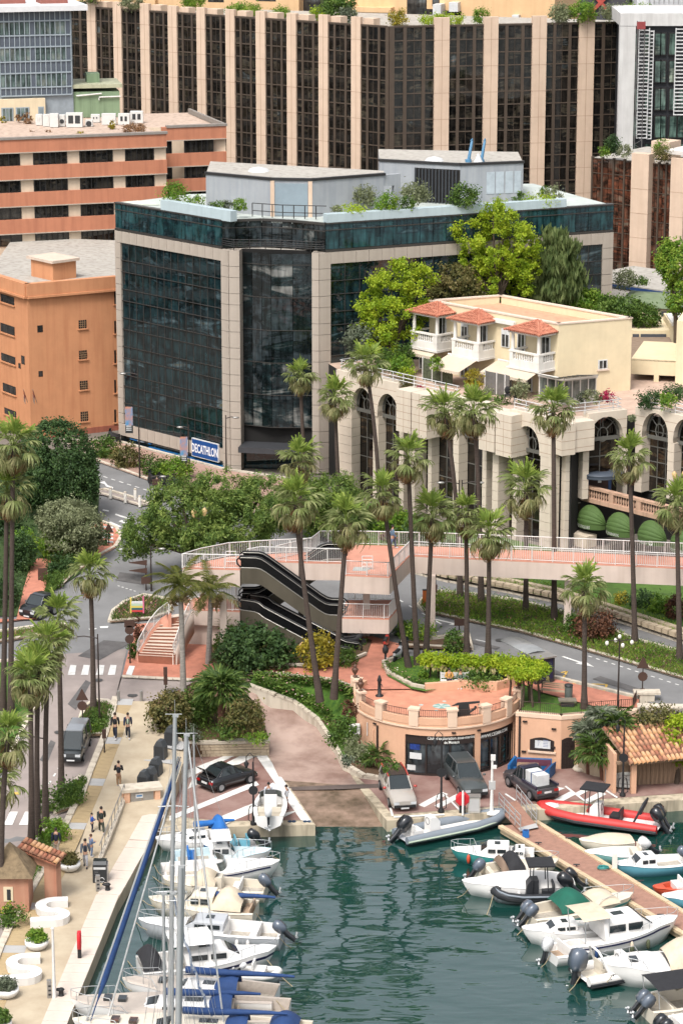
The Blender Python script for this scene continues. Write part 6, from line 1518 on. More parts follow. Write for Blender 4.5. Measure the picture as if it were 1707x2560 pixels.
def palm(label,base,top,size=1.0,mid=None,dead=5,group='tall fan palms round the harbour',seed=0,z=None,n=31):
 rnd=random.Random(seed*7+5)
 b=G(*base)if z is None else P(base[0],base[1],z)
 b=b-UP*.05
 t_=PD(top[0],top[1],b.y+rnd.uniform(-.3,.3))
 o=thing('fan_palm',label,'palm tree',b,group,world=False)
 tp=t_-b;m_=tp*.5
 if mid:m_=PD(mid[0],mid[1],b.y)-b
 pts=[Vector((0,0,0)).lerp(m_,f/4).lerp(m_.lerp(tp,f/4),f/4)if False else(Vector((0,0,0))*(1-f/8)**2+(m_*2-tp*.5)*2*(f/8)*(1-f/8)+tp*(f/8)**2)for f in range(9)]
 rr_=[.34,.24,.215,.2,.19,.185,.18,.175,.175];size*=.86
 MB().tube(pts,[r*(.68+.2*size)for r in rr_],9).build('trunk',trunk_m,o)
 ga=2.39996;a0=rnd.uniform(0,6)
 for i in range(n):
  f=i/(n-1);el=math.radians(84-126*f**.9)+rnd.uniform(-.26,.26);az=a0+ga*i+rnd.uniform(-.3,.3)
  me=rnd.choice(FU)if f<.22 else(rnd.choice(FMd)if f<.66 else rnd.choice(FO_))
  s_=size*rnd.uniform(.78,1.18)*(.95 if f<.2 else 1.05)
  inst('frond',me,o,loc=tp+UP*(.35*(1-f)-.1),rot=(rnd.uniform(-.25,.25),-el,az),scale=(s_,s_,s_))
 for i in range(dead):
  inst('dead_frond',rnd.choice(FDe),o,loc=tp-UP*.25,rot=(rnd.uniform(-.3,.3),math.radians(rnd.uniform(48,72)),rnd.uniform(0,6.3)),scale=(size*.95,)*3)
 return o
PALMS=[('slim fan palm in front of the corner glass of the dark office block',(764,1225),(750,945),1.0,None,4),('fan palm before the left stone pier of the arcade building',(848,1262),(837,1000),1.15,(842,1130),3),('very tall leaning fan palm crossing the two left arches',(950,1345),(914,915),1.1,(940,1120),4),('tall fan palm left of a close pair in front of the middle arches',(1150,1500),(1110,1035),1.15,(1138,1240),3),('tall fan palm right of a close pair in front of the middle arches',(1202,1512),(1183,1035),1.2,(1196,1240),4),('fan palm with a pale dead skirt growing by the motorbike parking',(1043,1668),(1020,1150),1.05,(1030,1400),9),('leaning fan palm with brown skirt crossing the right edge of the platform',(1022,1674),(957,1240),1.05,(990,1480),12),('leaning fan palm on the lawn with its crown below the platform palms',(834,1745),(866,1310),1.2,(852,1500),5),('foremost leaning fan palm on the lawn by the round terrace',(800,1752),(738,1262),1.2,(762,1480),10),('fan palm behind the yellow bush, its crown highest over the escalators',(752,1596),(748,1155),1.1,(752,1380),4),('fan palm right of the motorbikes with a drooping yellow leaf',(1064,1642),(1080,1295),1.15,(1072,1460),5),('fan palm with a hanging brown skirt behind the footbridge rail',(1165,1632),(1163,1290),1.0,(1166,1460),10),('fan palm behind the pergola with two orange dead leaves',(1219,1645),(1222,1340),1.15,(1221,1490),5),('short fan palm on the small lawn above the plank door',(1459,1772),(1460,1478),1.05,(1460,1620),3),('tall fan palm on the median in front of the entrance canopy',(1586,1618),(1572,1150),1.1,(1580,1380),7),('fan palm at the right edge of the picture in front of the shop awnings',(1698,1660),(1690,1265),1.15,(1694,1450),4),('broad fan palm on the median in front of the single stone arch',(1313,1536),(1314,1230),1.3,(1314,1380),4),('tallest fan palm on the median, its crown level with the terrace rail',(1384,1558),(1382,1030),1.2,(1384,1290),5),('fan palm standing in the planted bed at the top of the promenade',(234,1780),(226,1440),1.00,(232,1610),4),('fan palm beside the road in the bed below the parked van',(154,1985),(146,1555),1.08,(152,1780),4),('front palm of the group of three left of the promenade',(79,2118),(76,1700),1.08,(79,1900),4),('middle palm of the group of three left of the promenade',(97,2100),(98,1675),1.04,(93,1880),4),('rear palm of the group of three left of the promenade',(114,2073),(122,1620),1.04,(115,1840),4),('left palm of the tall pair at the far left edge',(8,1778),(18,1235),1.16,(14,1500),6),('right palm of the tall pair at the far left edge, its crown topmost',(28,1786),(34,1120),1.16,(30,1450),6),('palm cut by the left edge above the little tiled gate',(4,2280),(20,1850),1.08,(6,2060),4),('palm almost cut away by the left edge beside the lawn',(-6,2180),(-12,1960),1.08,(-8,2070),4)]
for i,(lb,b,t_,s_,m_,dd)in enumerate(PALMS):palm(lb,b,t_,s_,m_,dd,seed=i)
def feather_mesh(m,L,seed,arch=.9,ll=.62):
 rnd=random.Random(seed);mb=MB();N_=26;ax=[]
 for k in range(N_+1):
  f=k/N_;ax.append(Vector((L*f*(1-.15*arch*f),0,L*(.34*f-arch*.62*f*f))))
 mb.tube(ax[::5]+[ax[-1]],[.04,.035,.03,.022,.015,.01,.006][:len(ax[::5])+1],4)
 for k in range(3,N_+1):
  f=k/N_;l_=ll*(1-.5*abs(f-.45)*1.6)*rnd.uniform(.8,1.1);p=ax[k]
  for sg in(-1,1):
   dd=Vector((.45,sg*.9,-.35+rnd.uniform(-.2,.15))).normalized()*l_;wv=Vector((.03,0,.01))
   mb.add([p-wv,p+wv,p+dd*.6+wv*.8-UP*.02,p+dd-UP*l_*.25,p+dd*.6-wv*.8-UP*.02],[(0,1,2,3,4)])
 return mb.mesh('frond',m)
lf_fe=leafm('feather_palm_leaf',[C(85,100,40,.5),C(135,145,60,.5),C(180,175,95,.5)])
FF=[feather_mesh(lf_fe,2.6,s,a)for s,a in((1,.9),(2,1.15),(3,.75))]
pale_trunk=M('grey_palm_trunk',C(176,168,158,.55),.85,.2,2,.4,8,stretch=(1,1,5))
def feather_palm(label,base,top,seed,n=17,s=1.0,fr=FF,z=None,trunk_r=.19,tm=pale_trunk,cat='palm tree',name='feather_palm',flowers=True):
 rnd=random.Random(seed);b=(G(*base)if z is None else P(base[0],base[1],z))-UP*.05;tp=PD(top[0],top[1],b.y)-b
 o=thing(name,label,cat,b,None,world=False);MB().tube([(0,0,0),tp*.35,tp*.7,tp],[trunk_r*1.3,trunk_r,trunk_r*.95,trunk_r*.85],9).build('trunk',tm,o)
 for i in range(n):
  f=i/n;el=math.radians(78-85*f)+rnd.uniform(-.1,.1);sc_=s*rnd.uniform(.85,1.1);inst('frond',rnd.choice(fr),o,loc=tp,rot=(rnd.uniform(-.2,.2),-el+.3,2.4*i+seed),scale=(sc_,)*3)
 if flowers:
  ob=foliage('flower_sprays',leafm('palm_flower',[C(190,160,110,.5),C(215,190,140,.5)]),None,[(tp.x+.4,tp.y-.2,tp.z-.7,.3,.3,.5),(tp.x-.5,tp.y-.1,tp.z-.8,.3,.3,.5)],240,.16,seed,.2,.2,3.0);ob.parent=o
 return o
feather_palm('left feather palm with a grey trunk at the foot of the curved stairs',(459,1734),(452,1465),1,18,1.05)
feather_palm('right feather palm with a slim trunk in front of the escalator',(521,1662),(528,1478),2,15,.95)
blade=leafm('sword_leaf',[C(100,120,60,.5),C(150,165,90,.5),C(190,195,130,.5)])
def blade_mesh(L=.9,w=.09):
 mb=MB();pts=[(0,0),(.35,.04),(.7,-.02),(1,-.22)];vs=[]
 for k,(f,z)in enumerate(pts):ww=w*(1-f*.92);vs+=[(L*f,-ww/2,L*z),(L*f,ww/2,L*z)]
 mb.add(vs,[(2*k,2*k+1,2*k+3,2*k+2)for k in range(3)]);return mb.mesh('sword_leaf',blade)
BLD=[blade_mesh()]
feather_palm('spiky sword leaved plant on a short stem under the stair landing',(562,1640),(562,1562),4,46,1.1,BLD,None,.16,pale_trunk,'plant','sword_plant',False)
FB2=[fan_mesh(leafm('bush_palm_leaf',[C(60,92,40,.5),C(105,138,56,.5),C(150,175,80,.5)]),.35,1.3,s,.7,1.0)for s in(21,22)];FG2=[fan_mesh(leafm('blue_palm_leaf',[C(110,125,95,.5),C(160,172,140,.5),C(205,210,185,.5)]),.3,1.2,s,.4,.75)for s in(23,24)]
red_tr=M('red_brown_trunk',C(140,95,75,.5),.9,.3,4,.8,10)
feather_palm('bushy fan palm with a red brown shaggy trunk above the parking lot',(556,1842),(553,1725),5,44,1.3,FB2,2.7,.28,red_tr,'palm tree','bush_palm',False)
feather_palm('low bushy fan palm against the salmon wall of the club',(940,1915),(940,1893),6,22,.85,FB2,1.7,.15,red_tr,'palm tree','bush_palm',False)
for lb,b,t_,sd in(('silvery fan palm, the upper one in the clump by the hut',(1500,1935),(1500,1795),7),('silvery fan palm, the left one in the clump by the plank door',(1470,1935),(1465,1835),8),('green fan palm at the bottom of the clump by the hut',(1505,1950),(1495,1880),9),('green fan palm at the right of the clump by the hut',(1535,1940),(1535,1820),10)):
 feather_palm(lb,b,t_,sd,30,1.15,FG2 if sd<9 else FB2,1.4,.12,red_tr,'palm tree','bush_palm',False)
# ---- foliage kinds
K=dict(dark=leafm('dark_leaf',[C(48,76,40,.66),C(74,106,54,.66),C(104,134,70,.66)],.35),olive=leafm('olive_leaf',[C(116,126,88,.62),C(160,168,120,.62),C(196,202,156,.62)],.45),pine=leafm('pine_leaf',[C(74,104,46,.75),C(118,146,60,.75),C(164,180,86,.75)],.45),lime=leafm('lime_leaf',[C(130,168,10,.64),C(184,212,16,.66),C(216,228,36,.66)],.5),spring=leafm('spring_leaf',[C(92,142,34,.6),C(138,180,46,.6),C(184,206,66,.6)],.45),green=leafm('green_leaf',[C(66,98,38,.6),C(102,138,50,.6),C(142,172,68,.6)],.4),willow=leafm('willow_leaf',[C(88,112,60,.6),C(124,144,80,.6),C(158,172,104,.6)],.4),bronze=leafm('bronze_leaf',[C(84,90,46,.6),C(128,126,66,.6),C(172,150,92,.6)],.35),yellow=leafm('yellow_leaf',[C(130,135,30,.5),C(205,185,30,.5),C(240,215,50,.5)],.3),red=leafm('red_leaf',[C(85,60,42,.5),C(130,85,60,.5),C(165,110,80,.5)],.2),grey=leafm('grey_leaf',[C(90,105,80,.5),C(130,142,112,.5),C(170,178,150,.5)],.25),rust=leafm('rust_leaf',[C(150,110,70,.5),C(190,140,95,.5),C(215,175,125,.5)],.2),pink=leafm('pink_flower',[C(225,140,130,.6),C(240,190,175,.65),C(245,235,225,.7)],.3),magenta=leafm('magenta_flower',[C(190,30,80,.6),C(220,60,110,.6)],.3),mixed=leafm('mixed_flower',[C(225,80,70,.6),C(240,180,200,.65),C(245,220,90,.65)],.3))
SD=[100]
def tree(label,b,blobs,kind,n,size=.3,clump=.5,trunk_r=.25,limbs=6,group=None,shell=.5,droop=0,name='tree',asp=1.8,nclump=None):
 """b world base; blobs world ellipsoids"""
 SD[0]+=1;rnd=random.Random(SD[0])
 o=thing(name,label,'tree',b,group)
 mb=MB();cx=sum(q[0]for q in blobs)/len(blobs);cy=sum(q[1]for q in blobs)/len(blobs);zl=min(q[2]-q[5]for q in blobs);zm=max(q[2]for q in blobs)
 fork=Vector((b.x+(cx-b.x)*.5,b.y+(cy-b.y)*.5,b.z+max(.5,(zl-b.z)*.9+.4)))
 mb.tube([b-UP*.2,b.lerp(fork,.5),fork],[trunk_r*1.25,trunk_r,trunk_r*.85],8)
 for k in range(limbs):
  q=blobs[k%len(blobs)];e=Vector((q[0]+rnd.uniform(-.5,.5)*q[3],q[1]+rnd.uniform(-.5,.5)*q[4],q[2]+rnd.uniform(-.2,.6)*q[5]));m_=fork.lerp(e,.5)+Vector((rnd.uniform(-.3,.3),rnd.uniform(-.3,.3),.2))
  mb.tube([fork,m_,e],[trunk_r*.6,trunk_r*.38,trunk_r*.12],6)
 mb.build('trunk',bark_m,o);foliage('crown',K[kind],o,blobs,n,size,SD[0],clump,shell,asp,nclump,droop);return o
def blob(u,v,Y,rx,rz,ry=None):
 p=PD(u,v,Y);s_=pxm(p);return(p.x,p.y,p.z,rx/s_,(ry or rx)/s_,rz/s_)
def shrub(label,u,v,w,h,kind,z=None,Y=None,n=None,size=None,group=None,name='shrub',cat='shrub',shell=.45,flowers=None):
 SD[0]+=1
 if Y is not None:p=PD(u,v,Y)
 elif z is not None:p=P(u,v,z)
 else:p=G(u,v)
 s_=pxm(p);rx=w/2/s_;rz=h/2/s_;ar_=rx*rz
 n=n or int(min(6500,max(200,1500*ar_**.85)));size=size or min(.2,max(.1,.12*(ar_**.25)))
 o=foliage(name,K[kind],None,[(p.x,p.y,p.z+rz*.95,rx,max(.4,rx*.8),rz)],n,size,SD[0],min(.4,rx*.35),shell,1.7,None,0,loc=p)
 tag(o,label,cat,group)
 if flowers:
  f=foliage('flowers',K[flowers],None,[(p.x,p.y-.05,p.z+rz,rx*1.02,max(.4,rx*.82),rz*1.02)],max(14,n//40),size*.8,SD[0]+7,.12,.92,1.0,None,0,loc=p);f.parent=o;f.location=(0,0,0)
 return o
b=G(150,1300);Yb=b.y+1
tree('big clipped dark dome shaped tree at the left edge by the orange building',b,[blob(140,1165,Yb,102,116),blob(90,1190,Yb-1,50,85),blob(185,1215,Yb-1,58,75)],'dark',34000,.15,.34,.4,4,None,.86,0,'dome_tree',1.5,1500)
b=G(176,1400);tree('pale olive coloured rounded tree in front of the dark dome tree',b,[blob(176,1318,b.y,80,72),blob(150,1300,b.y,52,50),blob(215,1320,b.y,42,60)],'olive',16000,.11,.35,.25,5,None,.7,0,'olive_tree',2.2,320)
b=P(470,1452,4.9);Y_=b.y
tree('big spreading umbrella pine left of the footbridge',b,[blob(372,1330,Y_,66,50),blob(455,1280,Y_,100,80),blob(545,1250,Y_+2,95,70),blob(610,1300,Y_+1,90,75),blob(520,1340,Y_-1,90,42),blob(670,1260,Y_+3,70,80),blob(340,1370,Y_,34,28)],'pine',46000,.1,.42,.38,12,None,.6,0,'umbrella_pine',3.2,620)
b=P(800,1345,5);Y_=b.y
tree('umbrella pine right of the bigger one, behind the platform palms',b,[blob(760,1250,Y_,72,60),blob(835,1235,Y_,70,48),blob(880,1260,Y_,32,40),blob(800,1300,Y_,66,34)],'pine',18000,.1,.42,.3,8,None,.55,0,'umbrella_pine',3.2,300)
Y_=241.5;b=PD(985,905,Y_)
tree('lime green leafy tree left of the terrace house',b,[blob(1010,690,Y_,62,45),blob(965,730,Y_,60,55),blob(1050,720,Y_,42,50),blob(930,765,Y_,48,32),blob(985,800,Y_,80,65),blob(940,850,Y_-1,60,50)],'lime',17000,.15,.40,.22,12,None,.5,0,'lime_tree',1.5,170)
Y_=249;b=PD(1250,790,Y_)
tree('tallest lime green tree with airy branches behind the terrace house',b,[blob(1245,535,Y_,42,45),blob(1180,590,Y_,50,42),blob(1300,600,Y_,60,40),blob(1250,620,Y_,75,62),blob(1180,665,Y_,42,46),blob(1310,660,Y_,42,48),blob(1250,710,Y_,80,46)],'lime',21000,.15,.38,.25,14,None,.5,0,'lime_tree',1.5,190)
b=PD(1390,780,251)
tree('grey green weeping tree right of the tall lime tree',b,[blob(1380,600,251,40,40),blob(1345,660,251,40,60),blob(1400,660,251,58,80),blob(1430,690,251,30,50),blob(1375,720,251,62,40)],'willow',7500,.2,.5,.2,6,None,.4,1.3,'weeping_tree',4.0,260)
b=PD(1130,770,246);tree('dull bronze green rounded tree between the two lime trees',b,[blob(1135,700,246,52,42),blob(1100,720,246,32,36),blob(1170,725,246,40,30)],'bronze',8000,.14,.32,.2,5,None,.5,0,'tree',1.6,160)
shrub('grey green rounded bush left of the lime tree above the arches',905,882,85,75,'grey',Y=240);
b=PD(1450,830,252);tree('bright green round tree behind the right end of the terrace house',b,[blob(1462,752,252,55,30),blob(1430,750,252,30,26)],'spring',7000,.14,.3,.18,4,None,.5)
b=PD(1560,850,249);tree('olive green bushy tree by the green roofed hut',b,[blob(1560,772,249,50,32),blob(1610,790,249,40,28),blob(1520,770,249,36,26)],'green',9000,.14,.3,.18,5,None,.5)
b=PD(1690,860,244);tree('leafy tree cut by the right edge above the side building',b,[blob(1690,660,244,45,60),blob(1665,640,244,26,40),blob(1700,740,244,36,50)],'spring',9000,.15,.36,.22,6,None,.5)
b=G(1690,1905)if False else P(1690,1960,1.4);tree('round clipped yellow green tree behind the hut at the right edge',b,[blob(1700,1850,b.y+1,58,60)],'lime',9000,.12,.22,.15,5,None,.75,0,'round_tree',1.5,330)
for lb,pts,bb in(('flowering yellow green pergola behind the terrace benches',[(1085,1694),(1150,1697),(1210,1700),(1250,1702)],(1075,1262)),('yellow green pergola tree trained on several stems beside the bus shelter',[(1285,1748),(1310,1738),(1335,1750),(1318,1762)],None)):
 z0=5;hc_=1.35 if bb else 2.2;pp_=[P(u,v,5.2)for u,v in pts];c0_=pp_[1]
 o=thing('pergola',lb,'pergola',c0_,'pergolas behind the terrace');mb=MB()
 for p in pp_:
  for dx in(-.35,.35):mb.tube([p+Vector((dx,0,-.3)),p+Vector((dx*.7,.1,hc_*.5)),p+Vector((dx,0,hc_))],[.09,.07,.06],6)
 mb.build('stems',bark_m,o);bl_=[(p.x,p.y,p.z+hc_,1.1,.7,.3)for p in pp_];SD[0]+=1
 foliage('canopy',K['lime'],o,bl_,9000,.12,SD[0],.28,.3,1.6,260)
 stuff(foliage('flower_clusters',leafm('hanging_flower',[C(225,210,120,.6),C(240,228,170,.65)]),o,[(p.x,p.y-.6,p.z+hc_-.4,1.0,.2,.2)for p in pp_[:3]],260,.12,SD[0],.1,.3,2.6,40,1.2))
for s in[('big dark green conifer bush under the footbridge',640,1678,205,118,'dark'),('dark shrub mass left of the conifer bush by the sword plant',590,1650,100,90,'green'),('bright yellow leaved bush beside the leaning palms',796,1676,88,94,'yellow'),('low green shrub right of the yellow bush',862,1668,60,48,'green'),('small clipped cone shrub in the grass behind the terrace, the left one',1057,1705,26,55,'spring'),('small clipped cone shrub behind the left bench',1110,1700,26,55,'spring'),('green hedge under the pergola behind the benches',1185,1714,150,34,'green'),('round green bush left of the bus shelter',1131,1632,55,62,'green'),('mixed green bush beside the road behind the motorbikes',1045,1600,90,45,'spring'),('dark bush at the platform corner by the road',1005,1590,50,40,'green'),('dark red green bush on the median behind the lawn palm',1485,1602,112,76,'red'),('dark tall weeds left of the red bush on the median',1430,1590,50,60,'green'),('yellow green round bush behind the stone wall',1556,1525,46,46,'yellow'),('dark green hedge behind the stone wall right of the yellow bush',1600,1530,70,60,'dark'),('bright green hedge behind the stone wall',1645,1545,60,62,'spring'),('red leaved bush behind the stone wall at the right edge',1690,1560,60,80,'red'),('dark shrub on the bank below the arches, left of the tall palm',915,1340,70,70,'green'),('green shrub on the bank under the left stone pillars',985,1350,90,90,'spring'),('reddish shrub on the bank behind the footbridge walker',970,1365,50,40,'red'),('dark green shrub on the bank behind the walker',1030,1372,80,60,'dark'),('low dark hedge at the foot of the arches',1110,1395,90,45,'dark'),('low flowering hedge below the middle arches',1230,1415,120,34,'green'),('low hedge below the single arch',1330,1430,90,30,'spring'),('reddish green mixed bush at the top of the parking lot, left part',425,1830,110,110,'bronze'),('dark green bush behind the bush palm',500,1800,100,90,'green'),('bronze green bush right of the bush palm',612,1835,90,95,'bronze'),('low bright green mound on the stone wall',642,1858,56,28,'spring'),('dark bush below the bush palm',575,1845,70,50,'green'),('pale spiky grass tuft above the bins',487,1850,40,40,'grey'),('dense shrub hanging at the driveway corner by the club',855,1860,75,70,'green'),('grey green shrub left of the club wall',880,1900,60,60,'olive'),('purple flowering clump at the foot of the driveway wall',872,1915,34,30,'grey'),('low green shrub at the foot of the club wall',975,1930,45,28,'green'),('rose bush by the left end of the parapet',873,1800,40,60,'red'),('shrubs in the bed under the promenade palm',240,1815,75,36,'green'),('low green shrub in the bed at the near tip',225,1835,55,22,'spring'),('leafy shrub in the bed beside the van, left part',120,2030,60,60,'green'),('leafy rose shrub in the bed beside the van, right part',175,2010,75,62,'green'),('shrub behind the three palms beside the walkway',140,2110,70,70,'spring'),('dark shrub at the foot of the three palms',95,2150,60,60,'green'),('bushy green plants beside the tiled gate',30,2320,70,60,'green'),('yellow green plant by the edge of the promenade',20,2300,40,40,'lime'),('dark shrub on the left of the red garden path',55,1430,70,110,'dark'),('green shrub beside the red garden path',60,1380,60,60,'spring'),('light green leafy tree shrub over the red garden path',135,1400,90,80,'spring'),('dark shrub beyond the red path',150,1440,70,60,'dark'),('bright shrub by the brown signboard',135,1470,50,46,'green'),('dark hedge at the far left behind the palms',15,1340,80,100,'dark'),('green shrubs at the far left under the palms',20,1520,60,90,'dark'),('dark shrub on the kerb corner by the arrow sign',262,1365,36,40,'dark'),('flowering shrub left of the curved stairs',338,1650,36,60,'green'),('pinkish shrub beside the stairs top',350,1600,34,60,'red'),('green shrubs before the shop front, left part',260,1145,80,52,'green'),('dark green shrubs before the shop front, middle part',320,1170,80,58,'bronze'),('leafy shrubs before the shop front, right part',385,1190,75,52,'green'),('flowering shrub below the blue shop sign',440,1200,90,55,'spring')]:
 shrub(*s)
for s in[('round green bush at the left corner of the glass block roof',438,506,60,48,'spring',253),('small bush next to the round one on the left roof edge',490,518,45,28,'spring',251),('low bush in the middle of the left roof edge',545,527,40,26,'green',249),('small light green bush beside the grey plant room',600,528,34,34,'spring',248),('tiny bush behind the left parapet',570,522,30,22,'grey',249.5),('dark leafy bush in the opening of the screen wall',912,516,56,52,'olive',250),('round bright bush right of the screen wall',966,530,62,48,'spring',247.5),('dark cube shaped bush beside the round bright one',1018,530,38,46,'green',248),('olive bush in front of the dark louvres',1038,505,70,50,'olive',252),('big round bush right of the louvres',1160,520,74,58,'green',250),('lime bush on the roof below the vent panels',1250,528,40,34,'lime',249),('small bush at the right corner of the plant room',1294,510,28,34,'green',253),('low grassy strip on the right part of the roof',1345,512,90,22,'lime',254),('spiky bush at the right roof end',1383,505,40,42,'olive',256),('round bush before the tall piers at the right roof end',1358,492,26,30,'green',257),('low lime plants along the right parapet',875,532,90,16,'lime',246.5),('grassy tuft left of the right parapet',840,532,30,20,'olive',246.5),('rounded shrub on the tower roof at the top left',480,22,60,40,'spring',350),('low rounded shrubs on the tower roof, second group',610,42,90,34,'spring',345),('round shrub on the tower roof, third group',702,46,48,32,'spring',342),('spreading lime shrub on the tower roof',800,52,60,30,'lime',338),('big dark green shrub on the tower roof middle',845,52,90,70,'green',338),('grey green rounded shrub right of the dark one on the tower roof',868,58,40,42,'grey',336),('little palm like shrub on the tower roof',995,64,50,40,'yellow',332),('dry lime shrub on the tower roof near the middle pier',1080,60,60,26,'lime',332),('lime shrub right of the middle pier on the tower roof',1130,62,60,28,'lime',332),('small tree like palm on the tower roof right',1201,58,40,38,'spring',332),('olive shrubs on the tower roof right group',1400,56,60,46,'olive',333),('rounded green shrub on the tower roof right',1455,52,70,50,'spring',333),('small shrubs by the white parasol on the tower roof',1530,50,70,36,'olive',333),('flat green hedge at the end of the tower roof',1590,34,80,22,'spring',335),('small dark shrub at the top left of the tower roof',330,22,60,36,'olive',352),('dark shrub on the tower roof above the banded building',225,6,50,30,'green',356),('dark tree like shrub on the low brown glass block',1532,388,40,52,'dark',297),('round pale flowering shrub on the low brown glass block',1560,392,36,30,'olive',296),('bright shrub at the left end of the low brown block',1510,390,32,26,'spring',297),('yellowish dry shrub behind the second pier of the low brown block',1655,400,50,32,'bronze',293),('spiky green plant behind the second pier of the low brown block',1652,382,34,34,'spring',295),('golden shrub among the coolers',280,324,18,26,'yellow',299),('rusty dry plant on the banded roof edge',80,344,16,18,'rust',297),('rusty plant beside the first one on the banded roof',123,343,18,18,'rust',296.5),('yellow tuft on the banded roof edge',202,340,16,12,'yellow',295.5),('dry plants at the right of the banded roof',350,335,36,26,'rust',295),('brownish dry shrub behind the right coolers',325,335,36,30,'rust',296),('dry plant at the left roof edge',18,348,24,14,'rust',298),('rusty potted shrub before the left roof wall',72,318,24,36,'rust',304),('yellow green potted plant at the far left roof',10,318,16,30,'yellow',305),('rusty potted shrub in the middle of the left roof wall',48,305,16,22,'rust',305)]:
 shrub(*s[:6],Y=s[6])
for s in[('leafy bush left on the stone terrace',1000,940,60,56,'spring',236),('low lime bush behind the white terrace rail',1015,950,44,30,'lime',234.5),('dark tall bush left of the terrace house',1010,915,50,60,'green',238.5),('dark spilling plant over the first stone planter',1016,972,44,38,'bronze',232.3),('yellow orange bush before the terrace house',1185,970,44,46,'yellow',231),('dry green bush by the yellow one on the terrace',1205,1010,50,44,'olive',229),('dark green plant spilling over the planter by the paired palms',1255,1022,46,36,'green',227.5),('small airy tree by the black garden chairs',1300,1000,46,50,'olive',227),('grey green spiky plant by the conservatory',1452,1006,30,28,'grey',224),('green bushes before the conservatory',1480,1008,46,34,'olive',223.5),('dark cycad bush on the right stone block',1622,1020,56,50,'dark',222),('light green bush behind the right white rail',1665,1022,46,44,'spring',220.5),('clipped dark hedge at the right edge of the terrace',1690,1000,80,36,'dark',224),('green plant squeezed between the two stone blocks',1576,1060,20,30,'olive',219.5),('dark green bushes behind the white rail, left of the trellis',960,925,60,50,'green',237),('palm like tuft by the right tower pier foot',1560,715,60,44,'olive',262),('small dark palm tuft beside the white pavilion',1600,715,40,26,'green',262),('bush with bright foliage behind the terrace trellis',1090,925,36,34,'spring',234.5)]:
 shrub(*s[:6],Y=s[6])
shrub('pink red flowering bush behind the white rail above the entrance',1518,1004,34,30,'magenta',Y=223.5);shrub('small pink flowers in the second stone planter',1047,974,26,10,'magenta',Y=231.5)
shrub('hanging brown green creeper over the rock wall',1640,1818,100,55,'bronze',Y=175.2)
def cover(name,poly,kind,n,size,h,zf=None,dz=.15,seed=1):
 """scattered leaves over a polygon of ground"""
 r=np.random.default_rng(seed);pts=[G(u,v,dz)if zf is None else P(u,v,zf)for u,v in poly];xs=[p.x for p in pts];ys=[p.y for p in pts];ok=[]
 while len(ok)<n:
  X=r.uniform(min(xs),max(xs),n);Y=r.uniform(min(ys),max(ys),n);ins=np.zeros(n,bool)
  for i in range(len(pts)):
   a,b=pts[i],pts[i-1];c=((a.y>Y)!=(b.y>Y))&(X<(b.x-a.x)*(Y-a.y)/(b.y-a.y+1e-9)+a.x);ins^=c
  ok+=list(zip(X[ins],Y[ins]))
 ok=ok[:n];mb=MB()
 rnd=random.Random(seed)
 for x,y in ok:
  z=(H(x,y)+dz)if zf is None else zf;hh=h*rnd.uniform(.3,1.1);a=rnd.uniform(0,6.28);d=Vector((math.cos(a),math.sin(a),0))*size*rnd.uniform(.5,1.1);p=Vector((x,y,z+hh*rnd.uniform(.2,.9)));t_=Vector((rnd.uniform(-.6,.6),rnd.uniform(-.6,.6),1))*size*.8
  mb.add([p-d*.5,p+t_*.3,p+d*.5+t_,p-t_*.1+d*.1],[(0,1,2,3)])
 return stuff(mb.build(name,K[kind]))
cover('meadow_plants',median,'spring',9000,.22,.45,seed=2);cover('meadow_plants',median,'green',5000,.2,.55,seed=3);cover('meadow_flowers',median,'mixed',240,.16,.7,seed=4)
cover('meadow_flowers',[(1046,1516),(1180,1552),(1180,1490),(1090,1482)],'pink',60,.18,.75,seed=24)
cover('bed_flowers',[(275,1554),(284,1530),(312,1508),(360,1492),(420,1500),(430,1528),(380,1546)],'green',1600,.2,.4,seed=5);cover('bed_flowers',[(280,1552),(290,1530),(312,1510),(360,1495),(400,1505),(380,1542)],'mixed',220,.2,.5,seed=6)
cover('bed_plants',[(-60,1622),(0,1604),(95,1588),(158,1572),(95,1572),(-60,1595)],'spring',900,.2,.4,seed=7);cover('bed_plants',[(-60,1622),(0,1604),(95,1588),(95,1572),(-60,1595)],'mixed',60,.2,.5,seed=27)
cover('bed_plants',[(192,1836),(200,1800),(240,1757),(288,1768),(262,1838)],'green',1500,.2,.3,dz=.2,seed=8);cover('bed_plants',[(140,2033),(170,1977),(205,1948),(220,1955),(185,2018)],'green',1400,.2,.4,dz=.2,seed=9);cover('bed_plants',[(30,2198),(75,2170),(100,2095),(150,2050),(164,2066),(108,2172),(40,2268)],'green',2400,.2,.45,dz=.2,seed=10)
cover('bed_plants',[(540,1562),(760,1562),(925,1602),(880,1653),(735,1666),(640,1671),(530,1655)],'green',3500,.22,.5,seed=11);cover('bank_plants',[(800,1325),(905,1385),(1107,1436),(1398,1490),(1540,1535),(1694,1586),(1694,1560),(1400,1465),(1107,1415),(860,1300)],'spring',4000,.2,.35,dz=.5,seed=12)
cover('bed_plants',[(395,1800),(480,1712),(590,1722),(655,1790),(668,1850),(470,1858)],'green',3000,.22,.5,zf=3.0,seed=13);cover('park_plants',[(-60,1545),(40,1540),(95,1400),(75,1415),(230,1290),(250,1200),(225,1130),(-60,1180)],'dark',5000,.3,.7,seed=14);cover('park_plants',[(98,1530),(130,1440),(160,1400),(240,1330),(245,1385),(180,1440),(130,1490)],'green',2600,.28,.7,seed=15)
cover('lawn_grass',[(960,1666),(972,1690),(1030,1720),(1150,1711),(1285,1698),(1270,1658),(1150,1644),(1012,1644)],'spring',2600,.12,.12,dz=.2,seed=16)
